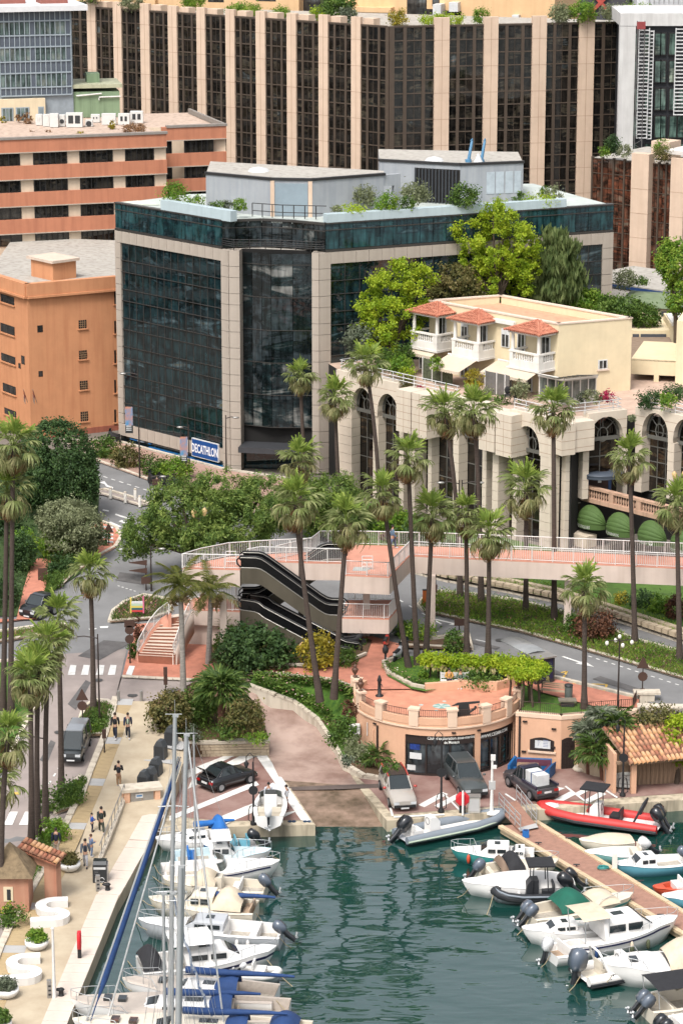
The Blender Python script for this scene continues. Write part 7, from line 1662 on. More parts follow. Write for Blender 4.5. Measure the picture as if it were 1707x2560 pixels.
def border(pts,n,seed,w=.5,kinds=(('green',1.0,.2),('pink',.06,.16))):
 rnd=random.Random(seed)
 for kd,fr,sz in kinds:
  mb=MB()
  for k in range(int(n*fr)):
   f=rnd.uniform(0,len(pts)-1.001);i=int(f);p=pts[i].lerp(pts[i+1],f-i)+Vector((rnd.gauss(0,w*.45),rnd.gauss(0,w*.45),rnd.uniform(.05,.65 if kd=='green' else .75)));a=rnd.uniform(0,6.28);d=Vector((math.cos(a),math.sin(a),rnd.uniform(-.5,.5)))*sz*.5;e=Vector((-math.sin(a),math.cos(a),rnd.uniform(-.6,.6)))*sz*.4
   mb.add([p-d,p+e,p+d,p-e],[(0,1,2,3)])
  stuff(mb.build('rose_border' if kd=='green' else 'rose_flowers',K[kd]))
border([P(u,v+4,z)for u,v,z in((640,1697,4.3),(700,1698,4.4),(770,1705,4.6),(850,1720,4.8),(880,1740,4.85))],1500,1,.35);border([P(u+14,v-12,z+.3)for u,v,z in lo[:5]],1300,2,.5);border([G(962,1668),G(978,1692),G(1030,1716),G(1062,1722)],500,3,.35,(('green',1,.18),('pink',.12,.15)))
border([P(880,1800,3.6),P(860,1850,2.5),P(900,1905,1.9)],900,4,.8)
# boats, pontoon
gelc=M('white_gelcoat',C(250,247,242,.74),.3,.04,1,coat=.3);crmc=M('cream_gelcoat',C(242,230,208,.7),.35,.06,1,coat=.2);greyh=M('grey_hull',C(205,208,212,.62),.4,.05)
navy=M('navy_cloth',C(44,82,142,.52),.8,.12,3);blu=M('bright_blue_cloth',C(30,120,205,.6),.8,.12,3);blk_c=M('black_cloth',C(52,52,56,.5),.85,.15,3);grn_c=M('green_cloth',C(10,110,88,.55),.8,.12,2);bei=M('beige_cloth',C(232,214,186,.64),.85,.1,2);whc=M('white_cover',C(244,240,234,.7),.8,.06,2)
dwin=M('boat_window',C(50,58,62,.5),.08,.1,1,spec=.7);ob_b=M('black_cowling',C(40,44,50,.5),.3,.05,coat=.4);ob_g=M('grey_cowling',C(110,122,138,.52),.3,.05,coat=.4);ob_w=M('white_cowling',C(240,240,240,.7),.3,.03,coat=.4)
tealh=M('teal_hull',C(60,165,160,.6),.4,.05);bluh=M('blue_hull',C(40,140,215,.6),.4,.05);lblu=M('light_blue_hull',C(110,185,205,.6),.4,.06);redt=M('red_tube',C(225,60,55,.6),.55,.06);gryt=M('grey_tube',C(150,160,170,.55),.55,.05);blkt=M('black_tube',C(58,60,64,.5),.5,.05);oran=M('orange_hull',C(235,90,50,.6),.4,.05);teak=M('teak',C(206,176,146,.6),.7,.15,4,stretch=(1,8,1));alu=M('mast_alu',C(214,216,216,.6),.35,.05,met=.4);teakd=M('weathered_teak_deck',C(214,200,186,.62),.75,.1,4,stretch=(1,8,1));nvst=M('navy_stripe',C(38,44,92,.5),.35,0);rope=M('rope',C(200,180,140,.6),.9,.1)
def flat(a,b,z=0.4):
 A,B=P(*a,z+WZ),P(*b,z+WZ);d=A-B;d.z=0;return(A+B)/2-UP*z,d.length,math.atan2(d.y,d.x)
def outboard(o,x,y,m,s=1.0,tilt=.6):
 mb=MB();T=Matrix.Translation((x,y,.55))@Matrix.Rotation(tilt,4,'Y')@Matrix.Scale(s,4)
 def lf(rs):return[[T@Vector(q)for q in r_]for r_ in rs]
 mb.loft(lf([[(-.62+dx,-w,z),(.0-dx,-w*.8,z),(.0-dx,w*.8,z),(-.62+dx,w,z)]for dx,w,z in((.12,.14,.1),(.02,.22,.25),(.0,.24,.6),(.06,.22,.85),(.2,.12,.95))]),0)
 q=mb.build('outboard',m,o);mb=MB();mb.loft(lf([[(-.45+dx,-w,z),(-.15+dx,-w,z),(-.15+dx,w,z),(-.45+dx,w,z)]for dx,w,z in((0,.09,.15),(.05,.07,-.3),(.0,.05,-.75))]),0);mb.build('leg',ob_b,q)
 mb=MB();c_=T@Vector((-.55,0,-.6))
 for k in range(3):a=2.1*k;mb.tube([c_,c_+Vector((-.05,.2*math.cos(a),.2*math.sin(a)))],[.05,.09],4)
 mb.build('propeller',alu,q)
def boat(label,bow,stern,B,hull=gelc,deck=gelc,D=.75,cock=.5,feats=(),group=None,stripe=None,name='motor_boat',zl=.4,fine=.55):
 B*=.98;D*=.84
 c,L,a=flat(bow,stern,zl);o=thing(name,label,'boat',(c.x,c.y,WZ),group,False,a);X=lambda f:-L/2+L*f
 st=[i/14 for i in range(15)];hb=lambda f:B/2*(.86+.14*min(1,f*4)if f<.35 else max(.03,(1-((f-.35)/.65)**(1/fine+.35))**.75));sh=lambda f:D*(1+.35*f*f);rk=lambda f,z:X(f)+(z*.45 if f>.9 else 0)
 mb=MB();rows_=[]
 for f in st:b_,s_=hb(f),sh(f);kx=-.3*(1-f**4);rows_.append([(rk(f,s_),b_,s_),(rk(f,s_*.75),b_*.99,s_*.75),(rk(f,s_*.6),b_*.97,s_*.6),(X(f)-(f>.9)*.12,b_*.82,.0),(X(f)-(f>.9)*.3,0,kx-.05),(X(f)-(f>.9)*.12,-b_*.82,.0),(rk(f,s_*.6),-b_*.97,s_*.6),(rk(f,s_*.75),-b_*.99,s_*.75),(rk(f,s_),-b_,s_)])
 mb.loft(rows_,0,False,False);
 for i,f_ in enumerate(mb.f):
  if i%8 in(1,6)and stripe:mb.m[i]=1
 mb.add(rows_[0],[tuple(range(9))],0);mb.build('hull',[hull,stripe or M('grey_rub_line',C(200,202,206,.62),.5,0)],o)
 mb=MB();dk=[]
 for f in[q for q in st if q<cock-.02]+[cock-.011,cock-.01]+[q for q in st if q>cock+.01]:
  b_,s_=hb(f),sh(f)
  if f<cock-.0105:w_=max(.02,b_-.22);dk.append([(X(f),b_+.03,s_),(X(f),w_,s_+.03),(X(f),w_-.02,.25),(X(f),0,.25),(X(f),-w_+.02,.25),(X(f),-w_,s_+.03),(X(f),-b_-.03,s_)])
  else:dk.append([(rk(f,s_),b_+.03*(f<.99),s_),(rk(f,s_),b_*.85,s_+.05),(rk(f,s_),b_*.5,s_+.12*(1-f)+.05),(rk(f,s_),0,s_+.16*(1-f)+.06),(rk(f,s_),-b_*.5,s_+.12*(1-f)+.05),(rk(f,s_),-b_*.85,s_+.05),(rk(f,s_),-b_-.03*(f<.99),s_)])
 mb.loft(dk,0,False,False,False);mb.loft([[(X(0)+.02,b_*hb(0),.2),(X(0)+.02,b_*hb(0),sh(0))]for b_ in(-.98,.98)],0,False,False)
 for q in mb.f:q.reverse()
 mb.build('deck',deck,o)
 if B>2:MB().box(X(.05),X(cock-.03),-hb(.15)+.3,hb(.15)-.3,.25,.262).build('cockpit_floor',M('speckled_sole',C(206,196,180,.6),.8,.2,5),o)
 if B>2.2:
  for f in(.22,.55):
   for sg in(-1,1):MB().tube([(X(f),sg*(hb(f)+.1),D*.95),(X(f),sg*(hb(f)+.11),D*.8),(X(f),sg*(hb(f)+.11),.25),(X(f),sg*(hb(f)+.1),.12)],[.02,.11,.11,.04],6).build('fender',RND.choice((whc,navy,whc,bei)),o)
 for ft in feats:
  k=ft[0]
  if k=='cabin':
   _,f0,f1,w,h,m=ft[:6];z0=sh(f0);mb=MB();w2=w*B/2;r_=[]
   for f,hh,ww in((f0,h,1),(f0+(f1-f0)*.7,h*1.02,.95),(f1,.12,.75)):r_.append([(X(f),w2*ww,z0-.1),(X(f)-.12*hh,w2*ww*.9,z0+hh*.88),(X(f)-.16*hh,w2*ww*.6,z0+hh),(X(f)-.16*hh,-w2*ww*.6,z0+hh),(X(f)-.12*hh,-w2*ww*.9,z0+hh*.88),(X(f),-w2*ww,z0-.1)])
   mb.loft(r_,0,True,True,False);cb=mb.build('cabin',m,o)
   for sg in(-1,1):
    for g0,g1 in((.06,.36),(.42,.68)):
     xa,xb=X(f0+(f1-f0)*g0),X(f0+(f1-f0)*g1);mb=MB();za,zb_=z0+h*.38,z0+h*.76;ya,yb_=sg*(w2*.963+.02),sg*(w2*.93+.02);mb.hexa([(xa,ya-.02,za),(xb,ya-.02,za),(xb,ya+.02,za),(xa,ya+.02,za),(xa,yb_-.02,zb_),(xb,yb_-.02,zb_),(xb,yb_+.02,zb_),(xa,yb_+.02,zb_)]);mb.build('window',dwin,cb)
   xm,xn=X(f0+(f1-f0)*.76),X(f0+(f1-f0)*.93);mb=MB();mb.hexa([(xm-.13*h,-w2*.6,z0+h*.86),(xn,-w2*.55,z0+h*.34),(xn,w2*.55,z0+h*.34),(xm-.13*h,w2*.6,z0+h*.86),(xm-.13*h,-w2*.6,z0+h*.93),(xn,-w2*.55,z0+h*.41),(xn,w2*.55,z0+h*.41),(xm-.13*h,w2*.6,z0+h*.93)]);mb.build('windscreen',dwin,cb)
   mb=MB();mb.box(X(f0+.25*(f1-f0)),X(f0+.45*(f1-f0)),-.25,.25,z0+h,z0+h+.03);mb.build('hatch',dwin,cb)
  elif k=='screen':
   f=ft[1];s_=sh(f);mb=MB();n=8;b_=hb(f)*.82;rs=[[(X(f)+.55*math.sin(math.pi*i/n)-.2*t-.3,b_*math.cos(math.pi*i/n)*(1-.08*t),s_+.05+.5*t)for i in range(n+1)]for t in(0,1)];mb.loft(rs,0,False,False);mb.build('windscreen',_mats['conservatory_glass'],o);MB().tube(rs[1],.03,4).build('frame',alu,o)
  elif k=='out':
   n_=ft[1]
   for i in range(n_):outboard(o,X(0)-.05,(i-(n_-1)/2)*.62,ft[2],.95,ft[3]if len(ft)>3 else .6)
  elif k in('canopy','top'):
   _,f0,f1,z,m=ft[:5];mb=MB();w=B*.42;r_=[];nn=6
   for i in range(nn+1):
    f=f0+(f1-f0)*i/nn;bz=math.sin(math.pi*(i/nn*.8+.1))if k=='canopy' else 1;e=sh(f)+.1 if k=='canopy' else z-.12
    r_.append([(X(f),w,e if k=='canopy' else z-.1)]+[(X(f),w*math.cos(t)*.98,e+(z-e)*bz*math.sin(t)**.6 if k=='canopy' else z-.1+.12*math.sin(t))for t in(.5,1.0,1.57,2.1,2.6)]+[(X(f),-w,e if k=='canopy' else z-.1)])
   mb.loft(r_,0,False,False);mb.build('canopy',m,o)
   if k=='top':
    mb=MB()
    for f in(f0+.02,f1-.02):
     for sg in(-1,1):mb.tube([(X(f)+.15,sg*w*.8,.4),(X(f),sg*w*.9,z-.1)],.03,5)
    mb.build('canopy_frame',alu if len(ft)<6 else blkt,o)
  elif k=='cover':
   m=ft[1];mb=MB();hi=ft[2];r_=[[(X(f)+(.1 if f>.9 else 0),hb(f)*1.02,sh(f)-.03),(X(f),hb(f)*.7,sh(f)+hi*.55*math.sin(math.pi*min(1,f*.9+.1))+.03),(X(f),0,sh(f)+hi*math.sin(math.pi*min(1,f*.9+.1))+.04),(X(f),-hb(f)*.7,sh(f)+hi*.55*math.sin(math.pi*min(1,f*.9+.1))+.03),(X(f)+(.1 if f>.9 else 0),-hb(f)*1.02,sh(f)-.03)]for f in st];mb.loft(r_,0,False,False);mb.build('boat_cover',m,o)
  elif k=='rail':
   f0=ft[1];fs=[f0+(1-f0)*i/6 for i in range(7)];pt=[(rk(f,sh(f)),hb(f)*.92,sh(f)+(.5 if i else .05))for i,f in enumerate(fs)];pt+=[(x,-y,z)for x,y,z in reversed(pt)];mb=MB();mb.tube(pt,.022,4)
   for x,y,z in pt[1:-1:2]:mb.tube([(x,y,z),(x,y,z-.5)],.016,4)
   mb.build('pulpit_rail',alu,o)
  elif k=='mast':
   f,h,r_=ft[1:4];MB().tube([(X(f),0,sh(f)),(X(f),0,h)],[r_,r_*.8],8).build('mast',alu,o);mb=MB()
   for zz_ in(h*.45,h*.75):mb.tube([(X(f),-.9,zz_),(X(f),.9,zz_)],.03,4)
   mb.build('spreader',alu,o);mb=MB()
   for q in((X(.98),0,sh(1)),(X(0),0,sh(0)),(X(f)-.2,B*.45,sh(f)),(X(f)-.2,-B*.45,sh(f))):mb.tube([(X(f),0,h-.2),q],.012,3,cap=False)
   stuff(mb.build('rigging',alu,o))
   mb=MB();mb.tube([(X(f),0,h),(X(f),0,h+.5)],.012,3);mb.tube([(X(f)-.25,0,h+.12),(X(f)+.2,0,h+.12)],.015,3);mb.build('wind_vane',alu,o)
  elif k=='boom':
   f,l,z,m=ft[1:5];mb=MB();pts=[(X(f)-l*i/6,0,z-.03*math.sin(i))for i in range(7)];mb.tube(pts,[.2,.21,.19,.17,.14,.11,.07],7);mb.build('sail_cover',m,o)
  elif k=='seat':
   f,w,m=ft[1:4];mb=MB();mb.box(X(f)-.25,X(f)+.25,-w*B/2,w*B/2,.25,.62);mb.box(X(f)-.28,X(f)-.18,-w*B/2,w*B/2,.6,.95);mb.build('seat',m,o)
  elif k=='console':
   f=ft[1];mb=MB();mb.loft([[(X(f)-.3,-.4,z),(X(f)+.35-s_,-.4,z),(X(f)+.35-s_,.4,z),(X(f)-.3,.4,z)]for z,s_ in((.25,0),(1.0,.05),(1.25,.3))],0,True,True,False);mb.build('console',ft[2],o);MB().quad((X(f)+.1,-.38,1.2),(X(f)+.1,.38,1.2),(X(f)-.05,.33,1.6),(X(f)-.05,-.33,1.6)).build('windscreen',dwin,o)
  elif k=='stripes':
   mb=MB();mb.loft([[(rk(f,ft[2]),sg*(hb(f)+.035)if f<.98 else sg*.05,ft[1]*sh(f))for f in st[:14]]+[]for sg in(-1,)]+[[(rk(f,ft[2]),-(hb(f)+.035),(ft[1]+.1)*sh(f))for f in st[:14]]],0,False,False);mb.build('stripe',ft[3],o)
  elif k=='fender':
   for f in ft[1]:
    for sg in(-1,1):MB().ell((X(f),sg*(hb(f)+.12),.45),(.13,.13,.32),7,5).build('fender',ft[2],o)
  elif k=='sole':
   MB().box(X(.04),X(cock-.03),-hb(.2)+.3,hb(.2)-.3,.25,.268).build('cockpit_floor',ft[1],o)
  elif k=='hatches':
   for f in ft[1]:MB().box(X(f)-.22,X(f)+.22,-.28,.28,sh(f)+.1,sh(f)+.26).build('hatch',ft[2],o)
  elif k=='sprayhood':
   f,m=ft[1:3];mb=MB();s_=sh(f);w=B*.26;mb.loft([[(X(f)+dx,w*math.cos(t),s_+.15+hh*.75*math.sin(t))for t in[math.pi*i/8 for i in range(9)]]for dx,hh in((.7,.1),(.35,.75),(-.35,1.0),(-.7,.85))],0,False,False);mb.build('sprayhood',m,o)
 return o,L,X,sh,hb
def rib(label,bow,stern,B,tube,feats,tr=.24,hullm=greyh,name='inflatable_boat',stripe=None,group=None):
 c,L,a=flat(bow,stern,.4);o=thing(name,label,'boat',(c.x,c.y,WZ),group,False,a);w=B/2-tr;pts=[(-L/2,w,.42),(-L*.2,w,.42),(L*.15,w,.45),(L*.33,w*.8,.52),(L*.43,w*.45,.6),(L*.48,0,.66)];pts+=[(x,-y,z)for x,y,z in reversed(pts[:-1])]
 MB().tube(pts,[tr*.8]+[tr]*(len(pts)-2)+[tr*.8],10).build('tube',tube,o)
 mb=MB();mb.loft([[(x,y*1.0,.32),(x,y*.7,0),(x,0,-.22+(.3 if x>L*.3 else 0)),(x,-y*.7,0),(x,-y,.32)]for x,y,z in pts[:6]],0,False,False);mb.add([(x,y,.3)for x,y,z in pts],[tuple(range(len(pts)))],0);mb.build('hull',hullm,o)
 if stripe:
  for zz_,m in stripe:MB().tube([(x*1.01,y*(1+(tr*1.02)/w)if abs(y)>.1 else y,z+zz_)for x,y,z in pts],.075,5).build('rubbing_strake',m,o)
 X=lambda f:-L/2+L*f
 for ft in feats:
  if ft[0]=='out':
   for i in range(ft[1]):outboard(o,-L/2+.15,(i-(ft[1]-1)/2)*.6,ft[2],ft[3]if len(ft)>3 else 1.2,ft[4]if len(ft)>4 else .8)
  elif ft[0]=='console':f=ft[1];mb=MB();mb.loft([[(X(f)-.35,-.38,z),(X(f)+.4-s_,-.38,z),(X(f)+.4-s_,.38,z),(X(f)-.35,.38,z)]for z,s_ in((.3,0),(1.1,.05),(1.4,.3))],0,True,True,False);mb.build('console',ft[2],o);MB().tube([(X(f)-.35,.25*math.cos(t),1.1+.22*math.sin(t))for t in[i*.7 for i in range(10)]],.02,4).build('wheel',blkt,o)
  elif ft[0]=='seat':f=ft[1];MB().box(X(f)-.35,X(f)+.35,-.45,.45,.3,.75).build('seat',ft[2],o);MB().box(X(f)-.38,X(f)-.28,-.45,.45,.7,1.15).build('seat_back',ft[2],o)
  elif ft[0]=='floor':MB().box(X(.06),X(.8),-w+tr*.6,w-tr*.6,.3,.33).build('floor',ft[1],o)
  elif ft[0]=='ttop':
   f=ft[1];mb=MB();mb.box(X(f)-.9,X(f)+.7,-.75,.75,2.35,2.45);mb.build('t_top',blk_c,o);mb=MB()
   for sx in(-.55,.45):
    for sg in(-.5,.5):mb.tube([(X(f)+sx,sg,.4),(X(f)+sx*.8,sg*1.1,2.35)],.035,5)
   mb.build('t_top_frame',blkt,o)
  elif ft[0]=='arch':
   f=ft[1];MB().tube([(X(f),.8,.5),(X(f)-.45,.75,1.5),(X(f)-.6,.5,1.9),(X(f)-.6,-.5,1.9),(X(f)-.45,-.75,1.5),(X(f),-.8,.5)],.07,6).build('arch',ft[2],o)
  elif ft[0]=='bow':MB().ell((L*.40,0,.75),(L*.08,w*.5,.13),8,5).build('bow_cushion',ft[1],o)
 return o,L,X,w
GL,GR='boats moored stern to along the promenade quay','boats moored along the wooden pontoon'
boat('small open boat with bright blue hull and black outboard by the stone quay',(520,2120),(640,2112),2.0,bluh,gelc,.6,.8,[('seat',.5,.7,lblu),('seat',.25,.7,lblu),('out',1,ob_b,.9)],GL)
boat('sailing boat with a bright blue bimini and blue sail cover by the stone quay',(405,2112),(572,2095),2.3,gelc,gelc,.8,.35,[('cabin',.36,.75,.6,.4,gelc),('canopy',.02,.26,2.0,blu),('boom',.52,2.6,1.55,blu),('rail',.7)],GL)
boat('white motor boat with flat cabin and pale blue decks, second row from the stone quay',(663,2140),(435,2150),2.5,gelc,M('pale_blue_deck',C(214,238,244,.7),.5,.05),.75,.42,[('cabin',.40,.68,.62,.75,gelc),('top',.4,.62,2.0,gelc),('rail',.62),('seat',.2,.8,blu)],GL)
boat('white sports cruiser with raked clear windscreen and a thin navy stripe',(680,2178),(405,2190),2.7,gelc,gelc,.95,.52,[('screen',.56),('stripes',.78,.8,nvst),('rail',.64),('seat',.35,.8,whc),('seat',.12,.8,whc)],GL,fine=.5)
boat('beige open boat with a big dark grey outboard at its stern',(425,2215),(665,2228),2.4,crmc,crmc,.8,.72,[('seat',.3,.7,whc),('console',.5,crmc),('canopy',.5,.75,1.6,bei),('out',1,ob_g,.75)],GL)
boat('cream cabin cruiser with canvas tent, wood trim and a navy sail cover',(392,2268),(640,2283),2.7,crmc,crmc,.9,.40,[('cabin',.42,.72,.7,.85,crmc),('canopy',.12,.42,1.9,bei),('stripes',.86,.8,teak),('mast',.6,11.2,.07),('boom',.58,4.6,1.45,navy),('rail',.72),('seat',.08,.7,teak)],GL,name='cabin_boat')
boat('pale grey motor boat with long low cabin and a tilted dark outboard',(368,2325),(705,2345),2.6,greyh,gelc,.95,.42,[('cabin',.42,.72,.72,.6,greyh),('rail',.7),('seat',.2,.75,whc),('fender',(.3,),whc),('out',1,ob_g,.9)],GL,name='cabin_boat')
boat('white motor cruiser with hard top and a broad navy hull band',(668,2400),(350,2432),3.0,gelc,gelc,1.05,.50,[('cabin',.34,.80,.66,.75,gelc),('top',.22,.56,2.35,gelc),('rail',.66),('canopy',.0,.16,1.9,blk_c),('seat',.2,.8,whc)],GL,nvst,name='motor_cruiser')
boat('long sailing yacht with a navy canvas over its boom, dinghy on its stern',(330,2478),(690,2503),3.1,gelc,teakd,1.0,.30,[('cabin',.32,.72,.55,.35,gelc),('boom',.62,6.0,1.9,navy),('sprayhood',.34,navy),('hatches',(.78,),dwin),('rail',.8),('stripes',.8,.8,nvst)],GL,name='sailing_yacht')
rib('white inflatable tender with a yellow horseshoe lying at a yacht stern',(700,2438),(598,2432),1.5,whc,[('out',1,ob_w,.5),('seat',.5,whc)],.2,name='tender')
boat('long sailing yacht with navy hull stripes and blue sprayhood, second from bottom',(205,2532),(722,2548),3.6,gelc,teakd,1.1,.28,[('cabin',.3,.74,.5,.42,gelc),('sprayhood',.33,navy),('boom',.6,5.2,1.8,navy),('hatches',(.8,.87),dwin),('rail',.82),('stripes',.75,.8,nvst),('stripes',.5,.8,nvst)],GL,name='sailing_yacht')
boat('bottommost sailing yacht with blue furled foresail and blue cockpit covers',(212,2590),(775,2612),3.9,gelc,crmc,1.2,.30,[('cabin',.3,.72,.55,.5,crmc),('sprayhood',.33,navy),('canopy',.05,.18,2.0,navy),('hatches',(.78,.86),_mats['russet_glass']),('rail',.82),('boom',.56,5.5,2.1,navy)],GL,name='sailing_yacht')
def spar(label,top,bot,zb,r_,name='yacht_mast',spread=()):
 b=P(bot[0],bot[1],zb);t_=PD(top[0],top[1],b.y);o=thing(name,label,'mast',b,'masts of the yachts on the left',world=False);h=t_-b
 MB().tube([(0,0,0),h],[r_,r_*.82],8).build('mast',alu,o);mb=MB();mb.tube([h,h+UP*.9],.012,4);mb.tube([h+Vector((-.5,0,.1)),h+Vector((.35,0,.1))],.02,4);mb.box(h.x-.12,h.x+.18,h.y-.08,h.y+.08,h.z-.05,h.z+.08);mb.build('masthead',alu,o)
 for f in spread:MB().tube([h*f+Vector((-.8,0,-.05)),h*f,h*f+Vector((.8,0,-.05))],.035,5).build('spreader',alu,o)
 mb=MB()
 for dx,f in((-1.3,1),(1.4,1),(-.9,.6),(1.0,.6),(2.6,.98)):mb.tube([h*f,Vector((dx,-.2,.2))],.011,3,cap=False)
 stuff(mb.build('rigging',alu,o));return b,t_
m1=spar('tallest white yacht mast, its top level with the shrub bed',(438,1790),(424,2575),1.2,.13,spread=(.45,.72));spar('thick white mast just right of the tallest one',(466,1838),(446,2650),1.2,.14,spread=(.5,));spar('bright white mast with a boxy head, nearest and thickest',(452,2168),(444,2680),1.3,.17);spar('grey mast left of the bright white one',(409,2235),(414,2630),1.2,.09)
spar('thin grey mast between the two tall white ones',(432,2235),(432,2640),1.2,.08)
bt=P(216,2585,1.3);tp=PD(452,1892,m1[0].y+.5)
t=thing('furled_foresail','long navy furled foresail stretched diagonally from the mast head to the bow','sail',bt,None);dv=tp-bt
MB().tube([bt,bt.lerp(tp,.12),bt.lerp(tp,.2),bt.lerp(tp,.55),bt.lerp(tp,.9),bt.lerp(tp,.97),tp],[.03,.035,.17,.13,.1,.04,.02],7).build('sail',navy,t);MB().tube([bt+Vector((-.22,0,0)),tp+Vector((-.12,0,0))],.07,5).build('foil',alu,t)
for lb,a,b_,r_ in(('white rope stay running down to the left quay beside the foresail',(452,1905),(262,2575),.05),('thin stay right of the furled foresail crossing the boats',(470,1850),(565,2600),.05)):
 A,B_=PD(a[0],a[1],m1[0].y+.3),P(b_[0],b_[1],1.2);t=thing('stay',lb,'stay',B_,'stays of the yachts on the left');MB().tube([A,B_],r_,4).build('stay_wire',_mats['white_steel'],t)
t=thing('twisted_line','blue and white twisted line hanging from the bright mast to the deck','rope',P(545,2570,1.2));A,B_=PD(430,2235,m1[0].y),P(545,2585,1.2);MB().tube([A.lerp(B_,k/30)+Vector((.06*math.sin(k*1.3),0,.06*math.cos(k*1.3)-.5*math.sin(math.pi*k/30)))for k in range(31)],.07,5).build('line',M('blue_line',C(50,100,160,.55),.8,.3,4,col2=C(225,230,235,.6)),t)
rib('long grey inflatable boat with black outboard against the quay below the cars',(1262,2040),(1000,2092),2.3,gryt,[('out',1,ob_b,1.2,.8),('console',.3,gelc),('seat',.14,whc),('floor',whc),('bow',whc)],.3,stripe=[(-.02,M('lime_line',C(200,215,190,.6),.6,0))])
rib('red and black rigid inflatable boat with white hull beside the hut',(1345,2022),(1650,2063),2.6,redt,[('out',2,ob_b,1.1,.6),('console',.52,gelc),('seat',.36,blkt),('ttop',.55),('floor',gelc),('bow',whc),('arch',.2,blkt)],.33,gelc,stripe=[(-.06,blkt),(-.14,blkt)])
boat('small dinghy under a crumpled beige cover beyond the pontoon',(1458,2108),(1578,2100),1.8,crmc,crmc,.6,.8,[('cover',bei,.35)],GR,name='dinghy')
boat('small pale teal open boat with white deck beyond the pontoon',(1472,2138),(1615,2132),1.9,M('pale_teal',C(140,200,195,.6),.4,.05),gelc,.6,.35,[('seat',.2,.6,crmc),('out',1,ob_w,.9)],GR,name='dinghy')
boat('teal blue fishing boat with a little white cuddy beyond the pontoon',(1545,2172),(1712,2155),2.2,lblu,gelc,.7,.5,[('cabin',.5,.8,.7,.55,gelc),('rail',.8),('out',1,ob_g,.9)],GR,name='fishing_boat')
boat('orange red dinghy at the right edge beyond the pontoon',(1640,2222),(1745,2212),1.7,oran,oran,.5,.85,[('seat',.5,.7,whc)],GR,name='dinghy')
boat('light blue boat with white cover cut by the right edge',(1665,2248),(1790,2240),2.0,lblu,gelc,.6,.3,[('canopy',.3,.6,1.3,whc)],GR,name='dinghy')
boat('white cabin boat with teal hull, farthest along the pontoon',(1142,2138),(1335,2142),2.3,tealh,gelc,.75,.3,[('cabin',.35,.72,.7,.6,gelc),('rail',.75),('cabin',.14,.3,.6,.4,gelc),('fender',(.85,),oran)],GR,name='cabin_boat')
boat('cream motor boat with a black and brown sprayhood and dark outboard',(1378,2172),(1195,2190),2.4,crmc,crmc,.85,.42,[('canopy',.34,.58,1.75,blk_c),('rail',.6),('seat',.15,.75,crmc),('out',1,ob_g,.7),('canopy',.26,.36,1.5,M('brown_cloth',C(150,125,105,.55),.85,.1))],GR)
boat('white motor boat under a fitted white cover, bow pointing at the open water',(1172,2222),(1430,2212),2.5,gelc,gelc,.85,.5,[('cover',whc,.6),('out',1,ob_b,.8)],GR)
outb=rib('black and grey inflatable with a black t shaped sunroof',(1232,2238),(1425,2232),2.2,blkt,[('ttop',.42),('console',.5,blkt),('seat',.3,blkt),('out',1,ob_b,1.2),('floor',gryt)],.28,stripe=[(.2,gryt)])
boat('cream sports boat with a dark green cockpit canopy and twin outboards',(1562,2262),(1320,2300),2.7,crmc,crmc,.95,.5,[('canopy',.26,.58,1.95,grn_c),('rail',.6),('out',2,ob_g,.75),('canopy',.62,.86,1.5,bei)],GR,tealh)
boat('white narrow boat with dark windows between the green canopy and the cruiser',(1322,2342),(1480,2330),2.1,gelc,gelc,.9,.2,[('cabin',.3,.75,.75,.45,gelc),('stripes',.7,.8,nvst)],GR)
boat('biggest white cabin cruiser with grey side windows and beige awning',(1668,2330),(1400,2372),3.1,gelc,gelc,1.15,.40,[('cabin',.34,.84,.74,1.05,gelc),('top',.12,.38,2.5,bei),('rail',.62),('fender',(.55,.72),M('olive_fender',C(105,112,80,.5),.7,.1)),('stripes',.78,.8,nvst)],GR,name='cabin_cruiser')
boat('small white boat with white outboard and a wooden swim step',(1500,2365),(1375,2388),2.2,gelc,gelc,.7,.7,[('sole',teak),('out',1,ob_w,.3),('seat',.35,.8,whc)],GR)
rb_=rib('white inflatable sports boat with black lettering on its tube and a silver outboard',(1640,2405),(1450,2440),2.6,whc,[('out',1,ob_g,1.5,.2),('arch',.3,gelc),('seat',.3,crmc),('console',.55,gelc),('floor',crmc)],.34,gelc,stripe=[(-.1,blkt),(-.2,blkt)])
Mx=Matrix(((1,0,0),(0,.35,-.94),(0,.94,.35))).to_4x4();Mx.translation=(rb_[2](.24),-rb_[3]-.31,.46);text_obj('Zilson',.42,blkt,rb_[0],Mx,ext=.01,sx=1.1,shear=.2)
boat('white sports cruiser with cream canopy, bow toward the silver outboard',(1528,2440),(1790,2425),3.2,gelc,gelc,1.15,.5,[('canopy',.1,.5,2.4,bei),('rail',.7),('hatches',(.8,),dwin),('stripes',.8,.8,tealh),('fender',(.45,),navy)],GR,name='motor_cruiser')
boat('boat with black sun roof and twin grey outboards, bottom right corner',(1800,2500),(1610,2528),2.8,crmc,crmc,.95,.75,[('top',.05,.7,2.1,blk_c),('out',2,ob_g,.75),('seat',.3,.8,crmc)],GR)
boat('lowest white boat with twin black outboards, bottom right corner',(1840,2560),(1655,2590),2.8,gelc,gelc,.95,.7,[('out',2,ob_b,.7),('seat',.3,.8,whc)],GR)
t=thing('sun_sail','square cream sun sail above the black roofed boat, right edge','sun sail',P(1700,2480,1));q=[P(1650,2440,2.0),P(1690,2478,2.2),P(1790,2440,2.4),P(1740,2408,2.3)];MB().hexa(q+[p+UP*.03 for p in q]).build('cloth',bei,t);MB().tube([q[0],P(1650,2490,.6)],.03,5).build('pole',alu,t)
